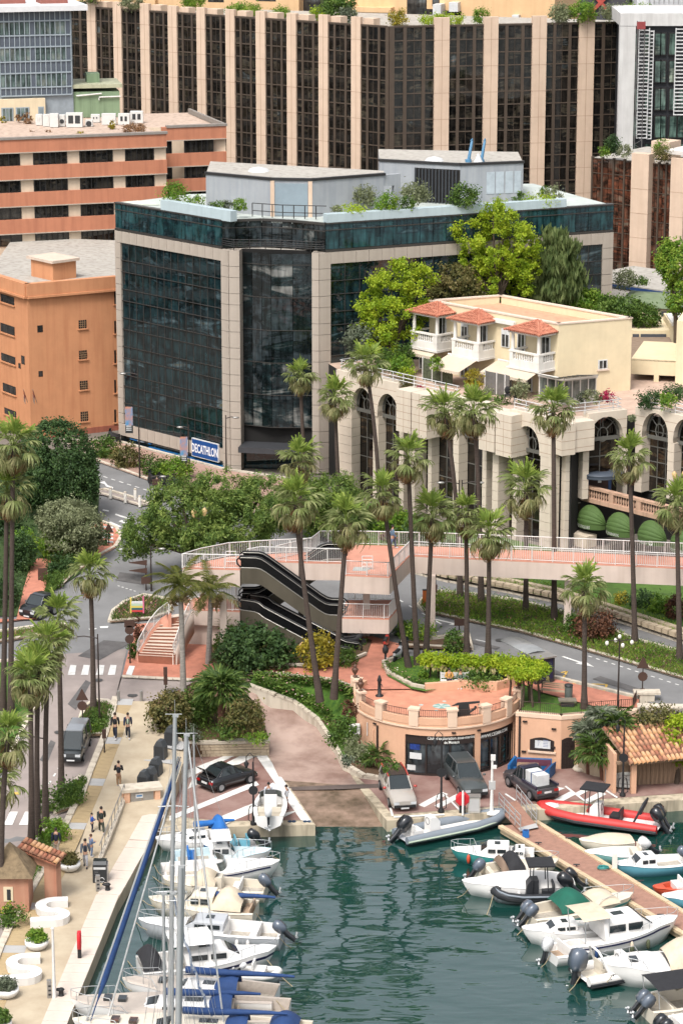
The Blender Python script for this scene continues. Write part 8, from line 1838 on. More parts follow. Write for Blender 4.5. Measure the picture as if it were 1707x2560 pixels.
pl_,pr_=[P(1250,2066,.55+WZ),P(1498,2212,.55+WZ),P(1800,2390,.55+WZ)],[P(1338,2054,.55+WZ),P(1510,2160,.55+WZ),P(1800,2338,.55+WZ)]
pn=thing('pontoon','long brown decked pontoon running out from the quay with pale timber edges','pontoon',P(1300,2075,0));woodm=M('pontoon_timber',C(232,204,164,.62),.8,.15,2)
MB().prism([p[:2]for p in pl_+pr_[::-1]],.1+WZ,.5+WZ,0).build('float',woodm,pn);MB().prism([P(1258,2066,.5+WZ)[:2],P(1810,2388,.5+WZ)[:2],P(1800,2342,.5+WZ)[:2],P(1334,2058,.5+WZ)[:2]],.5+WZ,.55+WZ,0).build('deck',M('brown_decking',C(188,140,118,.58),.8,.15,2.5,.3,30,stretch=(1,1,1)),pn)
for pts in(pl_,pr_):
 for i,(p,d)in enumerate(along(pts,3.0)):MB().strip([p,p+d*2.95],.32,-.1,.09).build('edge_beam',woodm,pn)
for u,v in((1345,2110),(1440,2165),(1560,2238),(1650,2290),(1420,2098),(1600,2205)):p=P(u,v,.62+WZ);mb=MB();mb.tube([p+Vector((-.2,0,.1)),p+Vector((.2,0,.1))],.04,5);mb.tube([p,p+UP*.1],.05,5);mb.build('cleat',blkt,pn)
t=thing('gangway','short sloping gangway with tube railings between quay and pontoon','gangway',P(1265,2030,1));g=[P(1246,2020,1.45),P(1290,2000,1.45),P(1340,2062,.7+WZ),P(1300,2078,.7+WZ)];MB().hexa([q-UP*.1 for q in(g[3],g[2],g[1],g[0])]+[g[3],g[2],g[1],g[0]]).build('deck',_mats['brown_decking'],t)
MB().hexa([P(1300,2078,.6+WZ),P(1345,2068,.6+WZ),P(1338,2058,.6+WZ),P(1294,2070,.6+WZ),P(1300,2078,.7+WZ),P(1345,2068,.7+WZ),P(1338,2058,.78+WZ),P(1294,2070,.78+WZ)]).build('ramp_plate',plate_m,t)
for a,b_ in((g[0],g[3]),(g[1],g[2])):
 mb=MB()
 for h in(.35,.7,1.05):mb.tube([a+UP*h,b_+UP*h],.03,5)
 for k in range(5):q=a.lerp(b_,k/4);mb.tube([q,q+UP*1.05],.03,5)
 mb.build('railing',alu,t)
def small(name,label,cat,loc,parts,group=None,rz=0):
 """a little thing out of named one-mesh parts: (part name, material, function drawing into a mesh builder in local metres)"""
 t=thing(name,label,cat,loc,group,False,rz)
 for pn_,m,fn in parts:mb=MB();fn(mb);mb.build(pn_,m,t)
 return t
small('blue_drum','bright blue plastic box on the pontoon near the gangway','box',P(1313,2092,.57+WZ),[('drum',blu,lambda b:b.box(-.2,.2,-.17,.17,0,.42)),('lid',navy,lambda b:b.box(-.13,.13,-.1,.1,.42,.47))])
small('service_post','pale service post on the pontoon with a coil of hose','post',P(1535,2172,.57+WZ),[('post',whs,lambda b:b.box(-.15,.15,-.12,.12,0,1.0)),('hose',tealh,lambda b:b.tube([(-.7+.35*math.cos(k),-.1+.2*math.sin(k),.05+.01*k)for k in range(16)],.04,4))])
mb=MB()
for a,b_ in(((663,2140),(680,2178)),((700,2345),(730,2370)),((668,2400),(735,2470)),((1172,2222),(1140,2245)),((1232,2238),(1215,2290)),((1528,2440),(1500,2470)),((690,2500),(770,2580)),((640,2112),(700,2150)),((405,2190),(385,2160)),((368,2325),(335,2300)),((350,2432),(318,2400)),((330,2478),(300,2450)),((425,2215),(380,2190)),((392,2268),(350,2245)),((1320,2300),(1290,2340)),((1375,2388),(1350,2420)),((1450,2440),(1420,2480)),((640,2283),(668,2312))):A,B_=P(*a,1.5),P(*b_,.6);mb.tube([A,A.lerp(B_,.5)-UP*.12,B_],.025,4)
stuff(mb.build('mooring_lines',rope))
# vehicles
tyre=M('tyre',C(40,40,42,.5),.9,0);rimm=M('alloy_rim',C(190,192,195,.55),.35,0,met=.6);cgl=M('car_glass',C(50,60,62,.5),.05,.1,1,spec=.8);lampw=M('headlight',C(225,228,230,.65),.15,0);lampr=M('tail_light',C(190,30,30,.6),.25,0);blkp=M('black_plastic',C(45,45,47,.5),.6,0)
def paint(n,r,g,b):return M(n,C(r,g,b,.58),.28,.03,coat=.6,met=.2)
def car(label,front,rear,W,Ht,m,prof,gh,roofm=None,wheel=.33,z=None,extra=None,cat='car',name='parked_car'):
 A,B=(G(*front),G(*rear))if z is None else(P(*front,z),P(*rear,z));d=A-B;d.z=0;L=d.length;c=(A+B)/2;o=thing(name,label,cat,c,None,False,math.atan2(d.y,d.x));w=W/2;X=lambda f:-L/2+L*f
 mb=MB();mb.loft([[(X(f),w*k*.96,.3),(X(f),w*k,.55),(X(f),w*k*.98,zs*.8),(X(f),w*k*.86,zs),(X(f),-w*k*.86,zs),(X(f),-w*k*.98,zs*.8),(X(f),-w*k,.55),(X(f),-w*k*.96,.3)]for f,zs,k in prof],0,True,True,True);bd=mb.build('body',m,o)
 mb=MB();mb.loft([[(X(f),w*kb,z0),(X(f2),w*kt,z1),(X(f2),-w*kt,z1),(X(f),-w*kb,z0)]for f,z0,kb,f2,z1,kt in gh],0,True,True,False);gl=mb.build('glasshouse',cgl,o)
 i0,i1=1,len(gh)-2;mb=MB();mb.loft([[(X(f2),w*kt*1.02,z1-.02),(X(f2),w*kt*.9,z1+.05),(X(f2),-w*kt*.9,z1+.05),(X(f2),-w*kt*1.02,z1-.02)]for f,z0,kb,f2,z1,kt in gh[1:-1]],0,True,True,False);mb.build('roof',roofm or m,o)
 mb=MB()
 for f,z0,kb,f2,z1,kt in gh[1:-1]:
  for sg in(-1,1):mb.tube([(X(f),sg*w*kb*1.01,z0),(X(f2),sg*w*kt*1.01,z1)],.045,4)
 for g0,g1 in((gh[0],gh[1]),(gh[-1],gh[-2])):
  for sg in(-1,1):mb.tube([(X(g0[0]),sg*w*g0[2],g0[1]),(X(g1[3]),sg*w*g1[5],g1[4])],.05,4)
 mb.build('pillars',m,o)
 for f in(.17,.81):
  for sg in(-1,1):mb=MB();mb.tube([(X(f),sg*(w-.2),wheel),(X(f),sg*(w+.02),wheel)],wheel,14);wh=mb.build('wheel',tyre,o);MB().tube([(X(f),sg*(w-.1),wheel),(X(f),sg*(w+.035),wheel)],wheel*.62,10).build('rim',rimm,wh)
 zf=prof[-1][1];zr=prof[0][1];kf=prof[-1][2]
 for sg in(-1,1):
  MB().box(L/2-.14,L/2+.03,sg*w*kf*.72-.17,sg*w*kf*.72+.17,zf-.22,zf-.05).build('headlight',lampw,o);MB().box(-L/2-.03,-L/2+.1,sg*w*.7-.16,sg*w*.7+.16,zr-.25,zr-.08).build('tail_light',lampr,o)
  MB().ell((X(gh[-1][0])-.35,sg*(w+.1),gh[-1][1]+.06),(.1,.12,.08),6,4).build('mirror',roofm if roofm and extra=='redm' else m,o)
 MB().box(L/2-.05,L/2+.035,-w*.5,w*.5,zf-.42,zf-.26).build('grille',blkp,o);MB().box(L/2-.1,L/2+.05,-w*.8,w*.8,.3,.46).build('bumper',blkp,o);MB().box(-L/2-.04,-L/2+.1,-w*.85,w*.85,.32,.5).build('rear_bumper',blkp,o);MB().box(L/2,L/2+.055,-.26,.26,zf-.5,zf-.4).build('number_plate',wht,o);MB().box(-L/2-.05,-L/2,-.26,.26,zr-.3,zr-.19).build('number_plate',wht,o)
 return o,X,w
suv=[(0,.85,.9),(.04,.98,.97),(.5,1.0,1),(.72,.98,1),(.93,.9,.95),(1,.72,.86)];sgh=[(.01,.95,.84,.06,1.0,.8),(.03,.96,.84,.08,1.55,.7),(.35,.98,.85,.38,1.62,.72),(.56,.98,.85,.52,1.58,.7),(.72,.95,.84,.7,.97,.82)]
redm=paint('red_trim_paint',225,70,58)
o,X,w=car('pale grey compact car with red roof rails and red mirrors',(1012,2030),(975,1960),1.76,1.62,paint('pale_grey_paint',222,212,200),suv,sgh,M('black_roof',C(58,52,50,.5),.3,.1),extra=None,z=1.42)
for sg in(-1,1):MB().tube([(X(.06),sg*w*.72,1.57),(X(.35),sg*w*.74,1.68),(X(.54),sg*w*.72,1.62)],.06,5).build('roof_rail',redm,o);MB().ell((X(.66),sg*(w+.12),1.06),(.11,.14,.09),6,4).build('red_mirror_cap',redm,o)
o,X,w=car('dark grey green family van parked before the club entrance',(1190,2000),(1138,1935),1.85,1.7,paint('dark_grey_green_paint',92,98,98),[(a,b*1.05,c)for a,b,c in suv],[(a,b*1.05,c,d,e*1.06,f)for a,b,c,d,e,f in sgh],z=1.42,name='parked_van')
for sg in(-1,1):MB().tube([(X(.1),sg*w*.7,1.7),(X(.5),sg*w*.7,1.74)],.03,4).build('roof_rail',rimm,o)
sed=[(0,.85,.88),(.04,.95,.96),(.2,.98,1),(.6,.95,1),(.92,.8,.95),(1,.62,.84)];dgh=[(.1,.97,.8,.14,1.0,.78),(.17,.97,.82,.27,1.40,.66),(.42,.97,.83,.43,1.46,.68),(.55,.95,.83,.5,1.43,.67),(.7,.92,.82,.69,.94,.8)]
blk_p=paint('black_paint',42,44,48)
o,X,w=car('black saloon car with its boot lid open in the parking lot',(625,1944),(512,1978),1.85,1.46,blk_p,sed,dgh,z=1.42)
MB().hexa([(X(.13),-w*.72,.98),(X(.14),w*.72,.98),(X(.14),w*.72,1.02),(X(.13),-w*.72,1.02),(X(-.03),-w*.7,1.5),(X(-.03),w*.7,1.5),(X(-.03),w*.7,1.58),(X(-.03),-w*.7,1.58)]).build('boot_lid',blk_p,o);MB().box(X(.0)+.03,X(.13),-w*.65,w*.65,.97,.985).build('boot_opening',M('boot_lining',C(60,55,52,.5),.9,.4,6),o)
pk=[(0,.92,.92),(.03,.95,.96),(.5,.96,1),(.75,.98,1),(.95,.95,.97),(1,.78,.9)];pgh=[(.42,.95,.82,.44,1.0,.8),(.44,.95,.83,.47,1.68,.7),(.56,.95,.83,.56,1.72,.71),(.64,.95,.83,.62,1.70,.7),(.74,.95,.83,.73,.97,.8)]
o,X,w=car('dark blue grey pick up truck with white boxes on its bed',(1283,1952),(1368,2005),1.8,1.75,paint('dark_pickup_paint',92,88,92),pk,pgh,paint('dark_blue_paint',60,62,86),.37,1.42,name='pickup_truck',cat='truck')
MB().box(X(.02),X(.42),-w*.85,w*.85,.955,.97).build('load_bed',blkp,o);MB().box(X(.02),X(.43),w*.82,w*.97,.95,1.12).build('bed_side',paint('dark_blue_paint',60,62,86),o);MB().box(X(.02),X(.43),-w*.97,-w*.82,.95,1.12).build('bed_side',paint('dark_blue_paint',60,62,86),o)
t=thing('cargo_box','big white box strapped on the pick up bed','box',o.matrix_basis@Vector((X(.27),.1,.97)),None,False,o.rotation_euler.z);MB().box(-.75,.75,-.45,.45,0,.72).build('box',wht,t);MB().box(-.05,.05,-.46,.46,0,.73).build('strap',navy,t)
mini=[(0,1.0,.94),(.05,1.05,.98),(.5,1.05,1),(.9,1.05,.97),(1,.8,.9)];mgh=[(.02,1.0,.9,.03,1.1,.88),(.04,1.03,.9,.06,1.86,.78),(.4,1.03,.9,.4,1.92,.8),(.75,1.03,.9,.68,1.88,.78),(.95,1.0,.88,.93,1.03,.86)]
car('small boxy dark grey utility van with a pale roof on the left road',(178,1922),(205,1850),1.45,1.9,paint('slate_grey_paint',84,88,90),mini,mgh,paint('van_roof_grey',170,174,178),.29,name='parked_van')
car('black car partly hidden behind the palm crown at the left junction',(68,1550),(125,1528),1.8,1.5,blk_p,suv,sgh)
car('pale car under the umbrella pine, seen between its branches',(400,1362),(470,1366),1.8,1.5,paint('pale_car_paint',225,225,225),sed,dgh)
def moto(m,seatm):
 t=thing('motorbike','x','motorbike',(0,0,0),'parked motorbikes and scooters',False)
 for x in(-.62,.62):MB().tube([(x,-.06,.3),(x,.06,.3)],.3,12).build('wheel',tyre,t)
 MB().loft([[(x,.12*k,z0),(x,.17*k,(z0+z1)/2),(x,.1*k,z1),(x,-.1*k,z1),(x,-.17*k,(z0+z1)/2),(x,-.12*k,z0)]for x,z0,z1,k in((-.85,.6,.8,.6),(-.4,.4,.78,1),(.1,.25,.85,1.1),(.4,.35,.98,1),(.62,.6,1.0,.5))],0).build('body',m,t)
 MB().loft([[(x,.14,z),(x,.12,z+.1),(x,-.12,z+.1),(x,-.14,z)]for x,z in((-.8,.78),(-.3,.76),(.1,.8))],0).build('seat',seatm,t);mb=MB();mb.tube([(.45,-.36,1.05),(.5,0,1.0),(.45,.36,1.05)],.025,5);mb.tube([(.5,0,1.0),(.62,0,.3)],.04,5);mb.build('handlebar',blkp,t);MB().quad((.5,-.16,1.0),(.5,.16,1.0),(.42,.13,1.3),(.42,-.13,1.3)).build('windscreen',cgl,t)
 return t
mr,mk_,mw=moto(redm,blkp),moto(blkp,blkp),moto(paint('white_paint',235,235,238),blkp)
mots=[(mr,965,1622,1.4,'red motorbike under the half landing beside the column'),(mw,995,1652,1.2,'white and red scooter in front of the leaning palms'),(mk_,885,1618,.3,'black motorbike in the shade left of the column'),(mk_,848,1612,.4,'black motorbike in the shade nearest the escalator foot'),(mw,1040,1620,1.5,'white scooter between the two right palms by the hedge'),(mk_,1012,1640,1.3,'dark scooter behind the white and red one'),(mk_,380,1212,2.0,'black scooter at the kerb left end of the row below the sports shop'),(mk_,405,1218,2.1,'black scooter second in the row below the sports shop'),(mk_,425,1226,2.0,'black scooter third in the row below the sports shop'),(mk_,440,1222,2.1,'black scooter at the right end of the row below the sports shop'),(mk_,285,1105,2.4,'dark motorbike parked at the corner of the orange building')]
used=set()
for pr_,u,v,a,lb in mots:
 p=G(u,v,.03);t=pr_ if id(pr_)not in used else copy_tree(pr_,p,a,lb);used.add(id(pr_));t.location=p;t.rotation_euler.z=a;t['label']=lb
# people
skinm=M('skin',C(214,164,134,.6),.6,.05)
def skin(name,vs,es,rad,m,par):
 me=bpy.data.meshes.new(name);me.from_pydata(vs,es,[]);me.materials.append(m);o=bpy.data.objects.new(name,me);COL.objects.link(o);o.parent=par;md=o.modifiers.new('skin','SKIN');md.use_smooth_shade=True
 for i,r_ in enumerate(rad):me.skin_vertices[0].data[i].radius=(r_,r_)
 me.skin_vertices[0].data[0].use_root=True;sb_=o.modifiers.new('sub','SUBSURF');sb_.levels=1;sb_.render_levels=1;return o
def person(label,u,v,rz,h,top,bot,pose='walk',hair=(50,38,32),shoe=(235,235,235),z=None,loc=None,bag=None,inner=None):
 p=loc if loc is not None else(G(u,v,.1)if z is None else P(u,v,z));o=thing('person',label,'person',p,None,False,rz);s=h/1.75;o.scale=(s,s,s);q=dict(walk=(.24,-.26,.2),stand=(.04,-.03,.08),run=(.34,-.36,.35),sit=(.45,.45,.25),phone=(.05,-.06,.1))[pose];zh=.92 if pose!='sit' else .50;J=[]
 def leg(f,sg):
  if pose=='sit':return[(0,sg*.1,zh),(.42,sg*.12,zh+.02),(.44,sg*.1,.09),(.56,sg*.11,.04)]
  return[(0,sg*.09,zh),(f*.55+.06,sg*.1,.5),(f,sg*.09,.09+(.1 if f<-.3 else 0)),(f+.14,sg*.1,.035+(.05 if f<-.3 else 0))]
 sh_=zh+.52;a0=q[2];arm=lambda f,sg:[(0,sg*.19,sh_-.02),(-.03+f*.3,sg*.235,sh_-.3),(.04+f*.8,sg*.235,sh_-.53+abs(f)*.2)]if pose not in('sit','phone')else[(0,sg*.19,sh_-.02),(.02,sg*.26,sh_-.28),(.26,sg*.13,sh_-.3)]
 ls=[leg(q[0],1),leg(q[1],-1)];ar_=[arm(-a0,1),arm(a0,-1)]
 V=[(0,0,zh),(0,0,zh+.28),(0,0,sh_),(.01,0,sh_+.09),(.015,0,sh_+.17),(.02,0,sh_+.27)];E=[(i,i+1)for i in range(5)];Rr=[.12,.13,.11,.05,.085,.08]
 for l_ in ls:n=len(V);V+=l_[1:];E+=[(0,n),(n,n+1),(n+1,n+2)];Rr+=[.065,.045,.035]
 for i,a_ in enumerate(ar_):
  n=len(V);V+=a_;hd=Vector(a_[2])+(Vector(a_[2])-Vector(a_[1])).normalized()*.09;V.append(tuple(hd));E+=[(2,n),(n,n+1),(n+1,n+2),(n+2,n+3)];Rr+=[.05,.04,.03,.028];dv=(hd-Vector(a_[2])).normalized()
  for k in range(5):m_=len(V);V.append(tuple(hd+dv*(.07 if k else .02)+Vector((.012*k-.02 if k else .04,.01,0))));E.append((n+3,m_));Rr.append(.009)
 b=skin('body',V,E,Rr,skinm,o)
 tm=M('cloth_%d_%d_%d'%top,C(*top,.55),.85,.12,6);bm_=M('cloth_%d_%d_%d'%bot,C(*bot,.55),.85,.12,6);hm=M('hair_%d'%hair[0],C(*hair,.5),.7,.1)
 V=[(0,0,zh-.04),(0,0,zh+.26),(0,0,sh_+.02)];E=[(0,1),(1,2)];Rr=[.155,.165,.125]
 jk=skin('jacket',V,E,Rr,tm,o)
 for a_ in ar_:MB().tube([Vector(a_[0])*.6+Vector((0,0,sh_*.4)),a_[0],a_[1],Vector(a_[1]).lerp(Vector(a_[2]),.95)],[.08,.085,.07,.055],8).build('sleeve',tm,jk)
 V=[(0,0,zh)];E=[];Rr=[.145]
 for l_ in ls:n=len(V);V+=l_[1:3];E+=[(0,n),(n,n+1)];Rr+=[.085,.062]
 skin('trousers',V,E,Rr,bm_,o)
 for l_ in ls:a_,b_=Vector(l_[2]),Vector(l_[3]);MB().ell((a_+b_)/2+Vector((.02,0,-.01)),(.14,.055,.06),8,5).build('shoe',M('shoe_%d'%shoe[0],C(*shoe,.6),.7,0),o)
 mb=MB();mb.ell((.0,0,sh_+.27),(.115,.098,.1),9,6);mb.build('hair',hm,o);hx=.1
 for sg in(-1,1):MB().ell((.1,sg*.035,sh_+.21),(.012,.014,.01),5,4).build('eye',blkp,o);MB().ell((.01,sg*.088,sh_+.2),(.02,.014,.03),5,4).build('ear',skinm,o)
 MB().ell((.11,0,sh_+.185),(.022,.016,.025),5,4).build('nose',skinm,o);MB().ell((.1,0,sh_+.145),(.01,.025,.007),5,4).build('mouth',M('lip',C(180,100,90,.55),.6,0),o)
 if inner:MB().ell((.115,0,zh+.28),(.06,.07,.24),7,5).build('shirt',M('cloth_%d_%d_%d'%inner,C(*inner,.55),.85,.1,6),o)
 if bag:MB().ell((-.2,0,zh+.28),(.1,.14,.2),8,5).build('backpack',M('cloth_%d_%d_%d'%bag,C(*bag,.5),.85,.1,6),o)
 return o
dn=-math.pi/2
person('person in black jacket and jeans walking toward the water, left of a pair',289,1846,dn-.1,1.78,(40,40,44),(48,54,74))
person('person in navy coat over a pale green shirt, right of a pair',321,1845,dn+.05,1.75,(46,54,82),(50,54,66),inner=(200,216,180))
person('person in black jacket and tan trousers with a backpack, beside a pushchair',298,1966,math.pi/2,1.72,(48,48,54),(190,150,110),'phone',bag=(44,46,54))
person('person jogging in dark green seen from behind by the rail',255,2084,math.pi/2+.2,1.76,(52,58,54),(68,74,62),'run')
person('child in bright blue top with arms raised on the promenade',231,2080,.4,1.25,(40,96,200),(40,46,70),'phone',shoe=(60,60,70))
person('child in pale blue and purple jacket walking near the rail',229,2142,.5,1.45,(130,150,190),(130,150,180),'phone',(110,70,50))
person('person in grey sleeved dark vest and pale trousers walking to the camera',215,2167,dn,1.78,(110,116,128),(215,214,220),'walk',shoe=(60,60,66),inner=(44,48,62))
person('person in navy jacket and beige shorts seen from behind, by the flower bed',142,2138,math.pi/2,1.75,(42,50,70),(225,205,185),'stand',shoe=(70,70,75))
person('person in a blue jacket with a mask walking on the footbridge',981,1372,0.2,1.78,(104,134,160),(112,130,160),z=zU)
person('person standing on the bridge behind the palm trunk in grey',854,1378,math.pi,1.75,(170,165,165),(90,90,96),'stand',z=zU)
bench_z=5.02
person('seated person in a mustard jacket with crossed dark legs on the white bench',1124,0,dn,1.7,(226,166,70),(52,56,76),'sit',loc=P(1122,1716,bench_z))
person('seated person in a green jacket and pink trousers with a white bag at the feet',1150,0,dn-.1,1.68,(104,128,108),(226,180,160),'sit',loc=P(1150,1718,bench_z))
person('person in white shirt and jeans standing in the white boat on the trailer',672,1992,dn,1.75,(232,236,244),(110,150,180),'stand',(30,28,28),loc=P(672,2022,2.0))
person('person in white top and maroon trousers stooping beside the boat trailer',716,2026,2.6,1.7,(240,240,244),(120,60,66),'phone',z=1.42,shoe=(60,60,70))
tbo=boat('white open boat on a road trailer in the parking lot',(682,1962),(672,2030),2.1,gelc,gelc,.75,.66,[('seat',.2,.7,crmc),('screen',.62),('out',1,ob_w,.2),('console',.45,gelc)],None,zl=2.2)[0];tbo.location.z=1.95;c_=P(675,2018,1.42)
small('boat_trailer','dark steel road trailer carrying the white open boat','trailer',c_,[('frame',blkp,lambda b:[b.box(-.8,.8,y-.05,y+.05,.35,.45)for y in(-1.6,0,1.6)]and b.box(-.06,.06,-2.4,3.0,.3,.4)),('wheel',tyre,lambda b:b.tube([(-.95,-.3,.3),(-.75,-.3,.3)],.3,10)),('wheel',tyre,lambda b:b.tube([(.75,-.3,.3),(.95,-.3,.3)],.3,10))])
# street furniture
dkb=M('dark_brown_metal',C(70,58,52,.5),.5,.08);lam=M('milky_lamp_glass',C(250,244,228,.72),.3,0);lamA=M('amber_lamp_glass',C(232,196,132,.62),.4,.1);brn_s=M('brown_sign',C(96,68,56,.5),.6,.1);stl=M('brushed_steel',C(190,186,180,.58),.35,.1,met=.5);redp=M('lifebuoy_red',C(232,28,44,.62),.45,.03);bench_w=M('white_bench_concrete',C(246,243,238,.72),.55,.03)
def hgt(u,v0,v1,z=None):
 b=G(u,v0)if z is None else P(u,v0,z);return b,PD(u,v1,b.y).z-b.z
def post(name,label,u,v0,v1,cat,extra,group=None,r=.06,z=None,m=dkb,rz=0):
 b,h=hgt(u,v0,v1,z);return small(name,label,cat,b,[('pole',m,lambda q:q.tube([(0,0,-.05),(0,0,h*.35),(0,0,h)],[r*1.5,r,r*.75],7))]+extra(h),group,rz)
SL='street lamps'
def armlamp(lb,u,v0,v1,dx,m=dkb):return post('street_lamp',lb,u,v0,v1,'street lamp',lambda h:[('arm',m,lambda q:q.tube([(0,0,h-.3),(dx*.6,0,h-.15),(dx,0,h-.2)],.045,5)),('lamp_head',stl,lambda q:q.ell((dx*1.1,0,h-.22),(.32,.14,.1),8,5))],SL)
armlamp('tall dark lamp post beside the promenade palm, arm to the left',250,1815,1585,-1.5);armlamp('tall dark lamp post among the three left palms',122,2065,1836,-1.4);armlamp('thin dark lamp post before the shop with a blue banner',350,1195,928,-1.2);armlamp('lamp post with pale head and blue banner left of the shop sign',474,1198,1062,-.7);armlamp('dark lamp post at the right corner pier of the shop',566,1188,1038,.8);armlamp('lamp post behind the umbrella pine, pale head upward',377,1268,1185,1.0);armlamp('lamp post beside the brown arrow signs',379,1478,1365,.8);armlamp('lamp post on the left of the orange building',41,1060,860,-.9)
armlamp('double armed lamp behind the footbridge, left arm',1145,1420,1200,-1.3);armlamp('double armed lamp behind the footbridge, right arm',1152,1420,1200,1.3)
post('globe_lamp','tall brown lamp with four white globes on the lawn above the hut',1543,1778,1598,'street lamp',lambda h:[('arms',dkb,lambda q:[q.tube([(0,0,h-.1),(.85*math.cos(a),.6*math.sin(a),h-.05)],.03,5)for a in(.2,1.8,3.3,4.9)])]+[('globe',lam,(lambda a:lambda q:q.ell((.85*math.cos(a),.6*math.sin(a),h-.25),(.13,.13,.17),8,6))(a))for a in(.2,1.8,3.3,4.9)]+[('globe',lam,lambda q:q.ell((0,0,h+.18),(.13,.13,.16),8,6))],SL)
for lb,u,v0,v1 in(('twin lantern lamp rising behind the left end of the footbridge',501,1478,1290),('twin lantern lamp in front of the shop terrace at the right edge',1690,1420,1195)):
 post('lantern_lamp',lb,u,v0,v1,'street lamp',lambda h:[('bracket',dkb,lambda q:q.tube([(-.4,0,h-.1),(0,0,h-.25),(.4,0,h+.05)],.04,5)),('lantern',lamA,lambda q:q.lathe([(.1,h-.1),(.24,h+.35),(.05,h+.55)],7,(-.4,0,0))),('lantern',lamA,lambda q:q.lathe([(.1,h),(.24,h+.45),(.05,h+.65)],7,(.4,0,0)))],SL)
for lb,u,v0,v1 in(('ornate black lamp post with scrolls at the corner of the left parking lot',634,2061,1905),('ornate black lamp post with scrolls between the parked cars',1102,2030,1850),('ornate black lamp post with scrolls beside the tiled hut',1555,1990,1815)):
 post('ornate_lamp',lb,u,v0,v1,'street lamp',lambda h:[('scroll',blkp,lambda q,sg=sg:q.tube([(sg*.1,0,.15),(sg*.32,0,.3),(sg*.3,0,.9),(sg*.22,0,1.2),(sg*.1,0,1.25)],.03,5))for sg in(-1,1)]+[('base',blkp,lambda q:q.lathe([(.2,0),(.2,.12),(.1,.3),(.08,.9)],8)),('crook',blkp,lambda q:q.tube([(0,0,h-.1),(.05,0,h+.35),(-.2,0,h+.6),(-.42,0,h+.35),(-.42,0,h+.05)],.03,5)),('lantern',blkp,lambda q:q.lathe([(.06,h-.4),(.17,h-.1),(.03,h+.12)],7,(-.42,0,0))),('round_sign',blkp,lambda q:q.tube([(0,-.06,h*.55),(0,.02,h*.55)],.3,12))],SL,.07,1.42,blkp)
RS='sign posts seen from behind'
def signs(lb,u,v0,v1,shapes):
 def ex(h):
  out=[]
  for k,(sh_,f)in enumerate(shapes):
   z=h*f
   if sh_=='o':out.append(('round_sign',brn_s,lambda q,z=z:q.tube([(0,-.05,z),(0,0,z)],.33,12)))
   elif sh_=='^':out.append(('triangle_sign',brn_s,lambda q,z=z:q.hexa([(-.42,-.05,z-.3),(.42,-.05,z-.3),(.42,0,z-.3),(-.42,0,z-.3),(-.02,-.05,z+.5),(.02,-.05,z+.5),(.02,0,z+.5),(-.02,0,z+.5)])))
   elif sh_=='b':out.append(('sign_board',brn_s,lambda q,z=z:q.box(-.36,.36,-.05,.02,z-.26,z+.26)))
   elif sh_=='s':out.append(('signal_box',brn_s,lambda q,z=z:q.box(-.13,.13,-.12,.1,z-.3,z+.3)))
   elif sh_=='<':out.append(('arrow_panel',brn_s,lambda q,z=z:q.hexa([(-1.3,-.06,z-.02),(.1,-.06,z-.22),(.1,0,z-.22),(-1.3,0,z-.02),(-1.3,-.06,z+.02),(.1,-.06,z+.22),(.1,0,z+.22),(-1.3,0,z+.02)])))
  return out
 post('sign_post',lb,u,v0,v1,'sign',ex,RS,.045)
signs('sign post with a triangle over a round sign in the near bed',208,1826,1735,(('^',.95),('o',.68)));signs('post with two dark round signs left of the curved stairs',326,1662,1570,(('o',.95),('o',.7),('b',1.12)));signs('little dark traffic light post on the forecourt edge',415,1735,1672,(('s',.9),('s',.55)));signs('sign post with a triangle and two round signs on the right road',1604,1745,1655,(('^',.95),('o',.6),('o',.15)));signs('stacked brown arrow signs pointing left by the junction',366,1476,1405,(('<',.98),('<',.7),('b',.35)));signs('brown information board by the red garden path',108,1455,1422,(('b',.8),('b',.3)));signs('dark triangular sign on the kerb corner by the olive tree',273,1362,1318,(('^',.9),));signs('brown square board above the scooters',392,1250,1200,(('b',.9),));signs('small brown board on the right road before the palms',1147,1585,1552,(('b',.9),));signs('dark slim signal post right of the half landing',1088,1500,1435,(('s',.45),));signs('thin brown marker post on the promenade edge',262,1885,1825,(('s',.85),))
def cyl(r,h,rr=None):return lambda q:q.lathe([(r,0),(r,h*.92),(r*.8 if rr is None else rr,h)],9)
for i,(u,v)in enumerate(((277,1246),(314,1257),(339,1249),(350,1267),(380,1262))):small('bollard',('first','second','third','fourth','fifth')[i]+' white bollard from the left on the traffic island below the shop','bollard',G(u,v,.1),[('post',whs,cyl(.14,.9)),('cap',stone_pale,lambda q:q.ell((0,0,.92),(.15,.15,.1),8,4))],'white island bollards')
for u,lb in((297,'left steel bollard at the top of the promenade'),(354,'right steel bollard at the top of the promenade')):small('bollard',lb,'bollard',G(u,1752,.1),[('post',stl,cyl(.11,.72,.1))],'steel bollards')
bing=M('dark_waste_pod',C(88,92,96,.5),.5,.1);bind=M('pod_front',C(60,62,64,.5),.6,.1)
for i,(u,v,lb)in enumerate(((428,1862,'farthest grey waste pod beside the shrub bed'),(402,1897,'grey waste pod with a small post before it'),(390,1942,'grey waste pod third from the shrubs'),(377,1966,'tall dark waste pod fourth from the shrubs'),(361,1974,'nearest grey waste pod above the salmon meter box'))):
 p=P(u,v,H(P(u,v,2.9).x,P(u,v,2.9).y)+.1)
 small('waste_pod',lb,'waste bin',p,[('platform',plate_m,lambda q:q.box(-.9,1.1,-.7,.8,0,.03)),('pod',bing,lambda q:q.loft([[(-.38,y,0),(.38,y,0),(.36,y,.9),(.15,y,1.3),(-.15,y,1.3),(-.36,y,.9)]for y in(-.3,.35)],0,True,True,False)),('front',bind,lambda q:q.box(-.3,.3,-.33,-.29,.1,.95))],'waste pods in a row',-.35)
